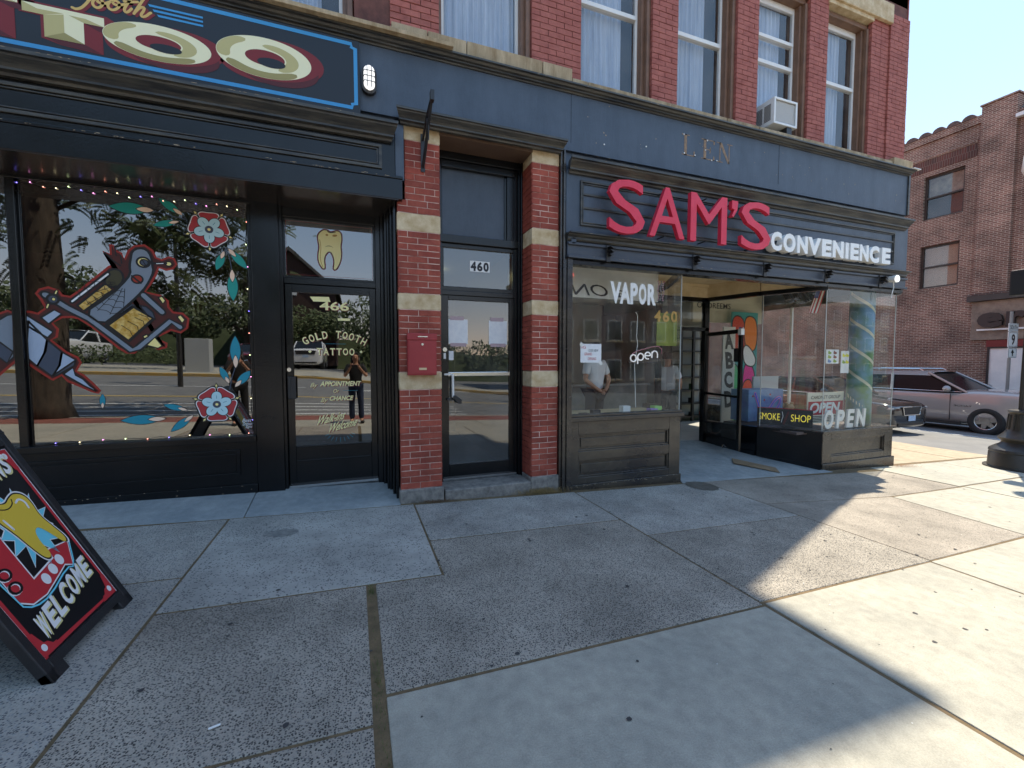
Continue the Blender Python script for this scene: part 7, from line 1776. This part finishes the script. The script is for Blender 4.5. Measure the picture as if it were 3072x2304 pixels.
# wooded rise beyond the parking lot
m1 = MB()
for k in range(26):
    x = -62 + k * 3.6; z = ground(x, -40); leaves(m1, (x, -36 - (k % 3) * 2, z + 1.6 + (k * 7 % 5) * .3), (3.2, 2.5, 2.2), 900, .26)
o = m1.build('woods', leafm, kind='stuff'); tag(o, 'dense green woods beyond the parking lot', 'woods')
wb_ = thing('brick_building', (-64, -4, 1), 'large tan and brick block closing the street far to the left', 'building')
MB().box(-78, -62, -40, 26, 0, 11).build('wall', brickwall('west_brick', rgb(130, 84, 70), rgb(112, 70, 58), rgb(150, 130, 118), axis='yz'), wb_)
for k in range(11):
    for z_ in (2.6, 6.6): f = MB().box(-62, -61.9, -37 + k * 5.6, -35.2 + k * 5.6, z_, z_ + 2.4).build('window', 'white_metal', wb_); MB().box(-61.9, -61.88, -36.85 + k * 5.6, -35.35 + k * 5.6, z_ + .12, z_ + 2.28).build('pane', mat('far_pane', (.03, .03, .03)), f)
terrain('hill', list(range(-90, 40, 6)), [-80, -44, -36, -33.5], -.2, mat('hill_green', (.03, .045, .015), .9, (.045, .06, .02), 1), kind='structure')  # unseen dark rise added to block bright horizon gaps in the reflections
hm_ = bpy.data.objects['hill'].data
for v in hm_.vertices:
    if v.co.y < -35: v.co.z += 3.2 + .6 * math.sin(v.co.x * .3)

# stains that lie on the slabs
def blot(cx, cy, r, m, name, label, cat, sq=1., n=22, ir=.03):
    mb = MB(); ph = random.random() * 6
    mb.quad(*[(cx + math.cos(2 * math.pi * k / n) * r * (1 + ir * math.sin(3 * k + ph)), cy + sq * math.sin(2 * math.pi * k / n) * r * (1 + ir * math.sin(3 * k + ph)), gz(cx + math.cos(2 * math.pi * k / n) * r) + .0032) for k in range(n)])
    o = mb.build(name, m); tag(o, label, cat)
blot(4.36, 4.42, .20, mat('damp', rgb(80, 76, 68), .7, rgb(104, 100, 92), 9), 'drain_cover', 'round dark drain cover beside the left stall riser', 'drain cover', 1.1)
blot(-.62, 4.12, .13, mat('oil', rgb(108, 108, 106), .8, rgb(142, 140, 134), 22), 'oil_stain', 'blurry dark stain on the worn slab before the tattoo door', 'stain', .7, 26, .25)
for o in list(bpy.data.objects):
    n_ = o.name.split('.')[0]
    if o.parent and n_ in ('painted_art', 'letter_facet', 'letter_shadow', 'door_lettering', 'lettering', 'tape', 'glass_joint', 'panel_moulding', 'painted_tooth', 'painted_border', 'writing', 'signature', 'small_print', 'belt_trim', 'fascia_seam'):
        o['kind'] = 'stuff'

goods = thing('shelf_goods', (8.3, 8.85, .5), 'few red and dark packets left on the lower black shelves', 'goods')
for k in range(14):
    x = 7.9 + (k * .37) % .75; z_ = .14 + (k % 3) * .34; MB().box(x, x + .07, 8.78, 8.86, z_, z_ + .10 + .03 * (k % 3)).build('packet', mat('packet%d' % (k % 4), (rgb(150, 30, 36), rgb(40, 40, 48), rgb(190, 180, 150), rgb(60, 90, 60))[k % 4], .5), goods)
# chipped paint along the edges of the mouldings, and scars on the boards
ch = MB()
def chip(x, y, z, w, h): ch.quad(*[(x + math.cos(t) * w * random.uniform(.6, 1.1), y, z + math.sin(t) * h * random.uniform(.6, 1.1)) for t in [k * 1.0472 for k in range(6)]])
for k in range(200):
    y_, z_, a_, b_ = random.choice(((4.554, 4.791, -3, 8.9), (4.479, 3.93, 2.6, 8.7), (4.479, 3.935, -3, .2), (4.529, 3.083, 2.5, 8.8), (4.599, 2.83, 2.5, 8.8), (4.6315, 3.456, -3, .4), (4.664, 4.07, 2.6, 8.8)))
    chip(random.uniform(a_, b_), y_, z_ + random.uniform(-.004, .004), random.uniform(.004, .03), .003)
for k in range(46): chip(random.uniform(2.6, 8.9), 4.6585, random.uniform(4.2, 4.7), random.uniform(.003, .012), random.uniform(.004, .016))
for k in range(30): chip(random.uniform(-3, -1.05), 5.189, random.uniform(.12, .24), random.uniform(.004, .014), .003)
for k in range(40): chip(random.uniform(2.5, 4.2), 4.664, random.uniform(-.03, .0), random.uniform(.006, .03), .003)
ch.build('paint_chip', mat('bare_wood', rgb(176, 158, 132), .8, rgb(120, 104, 84), 40), B, kind='stuff')
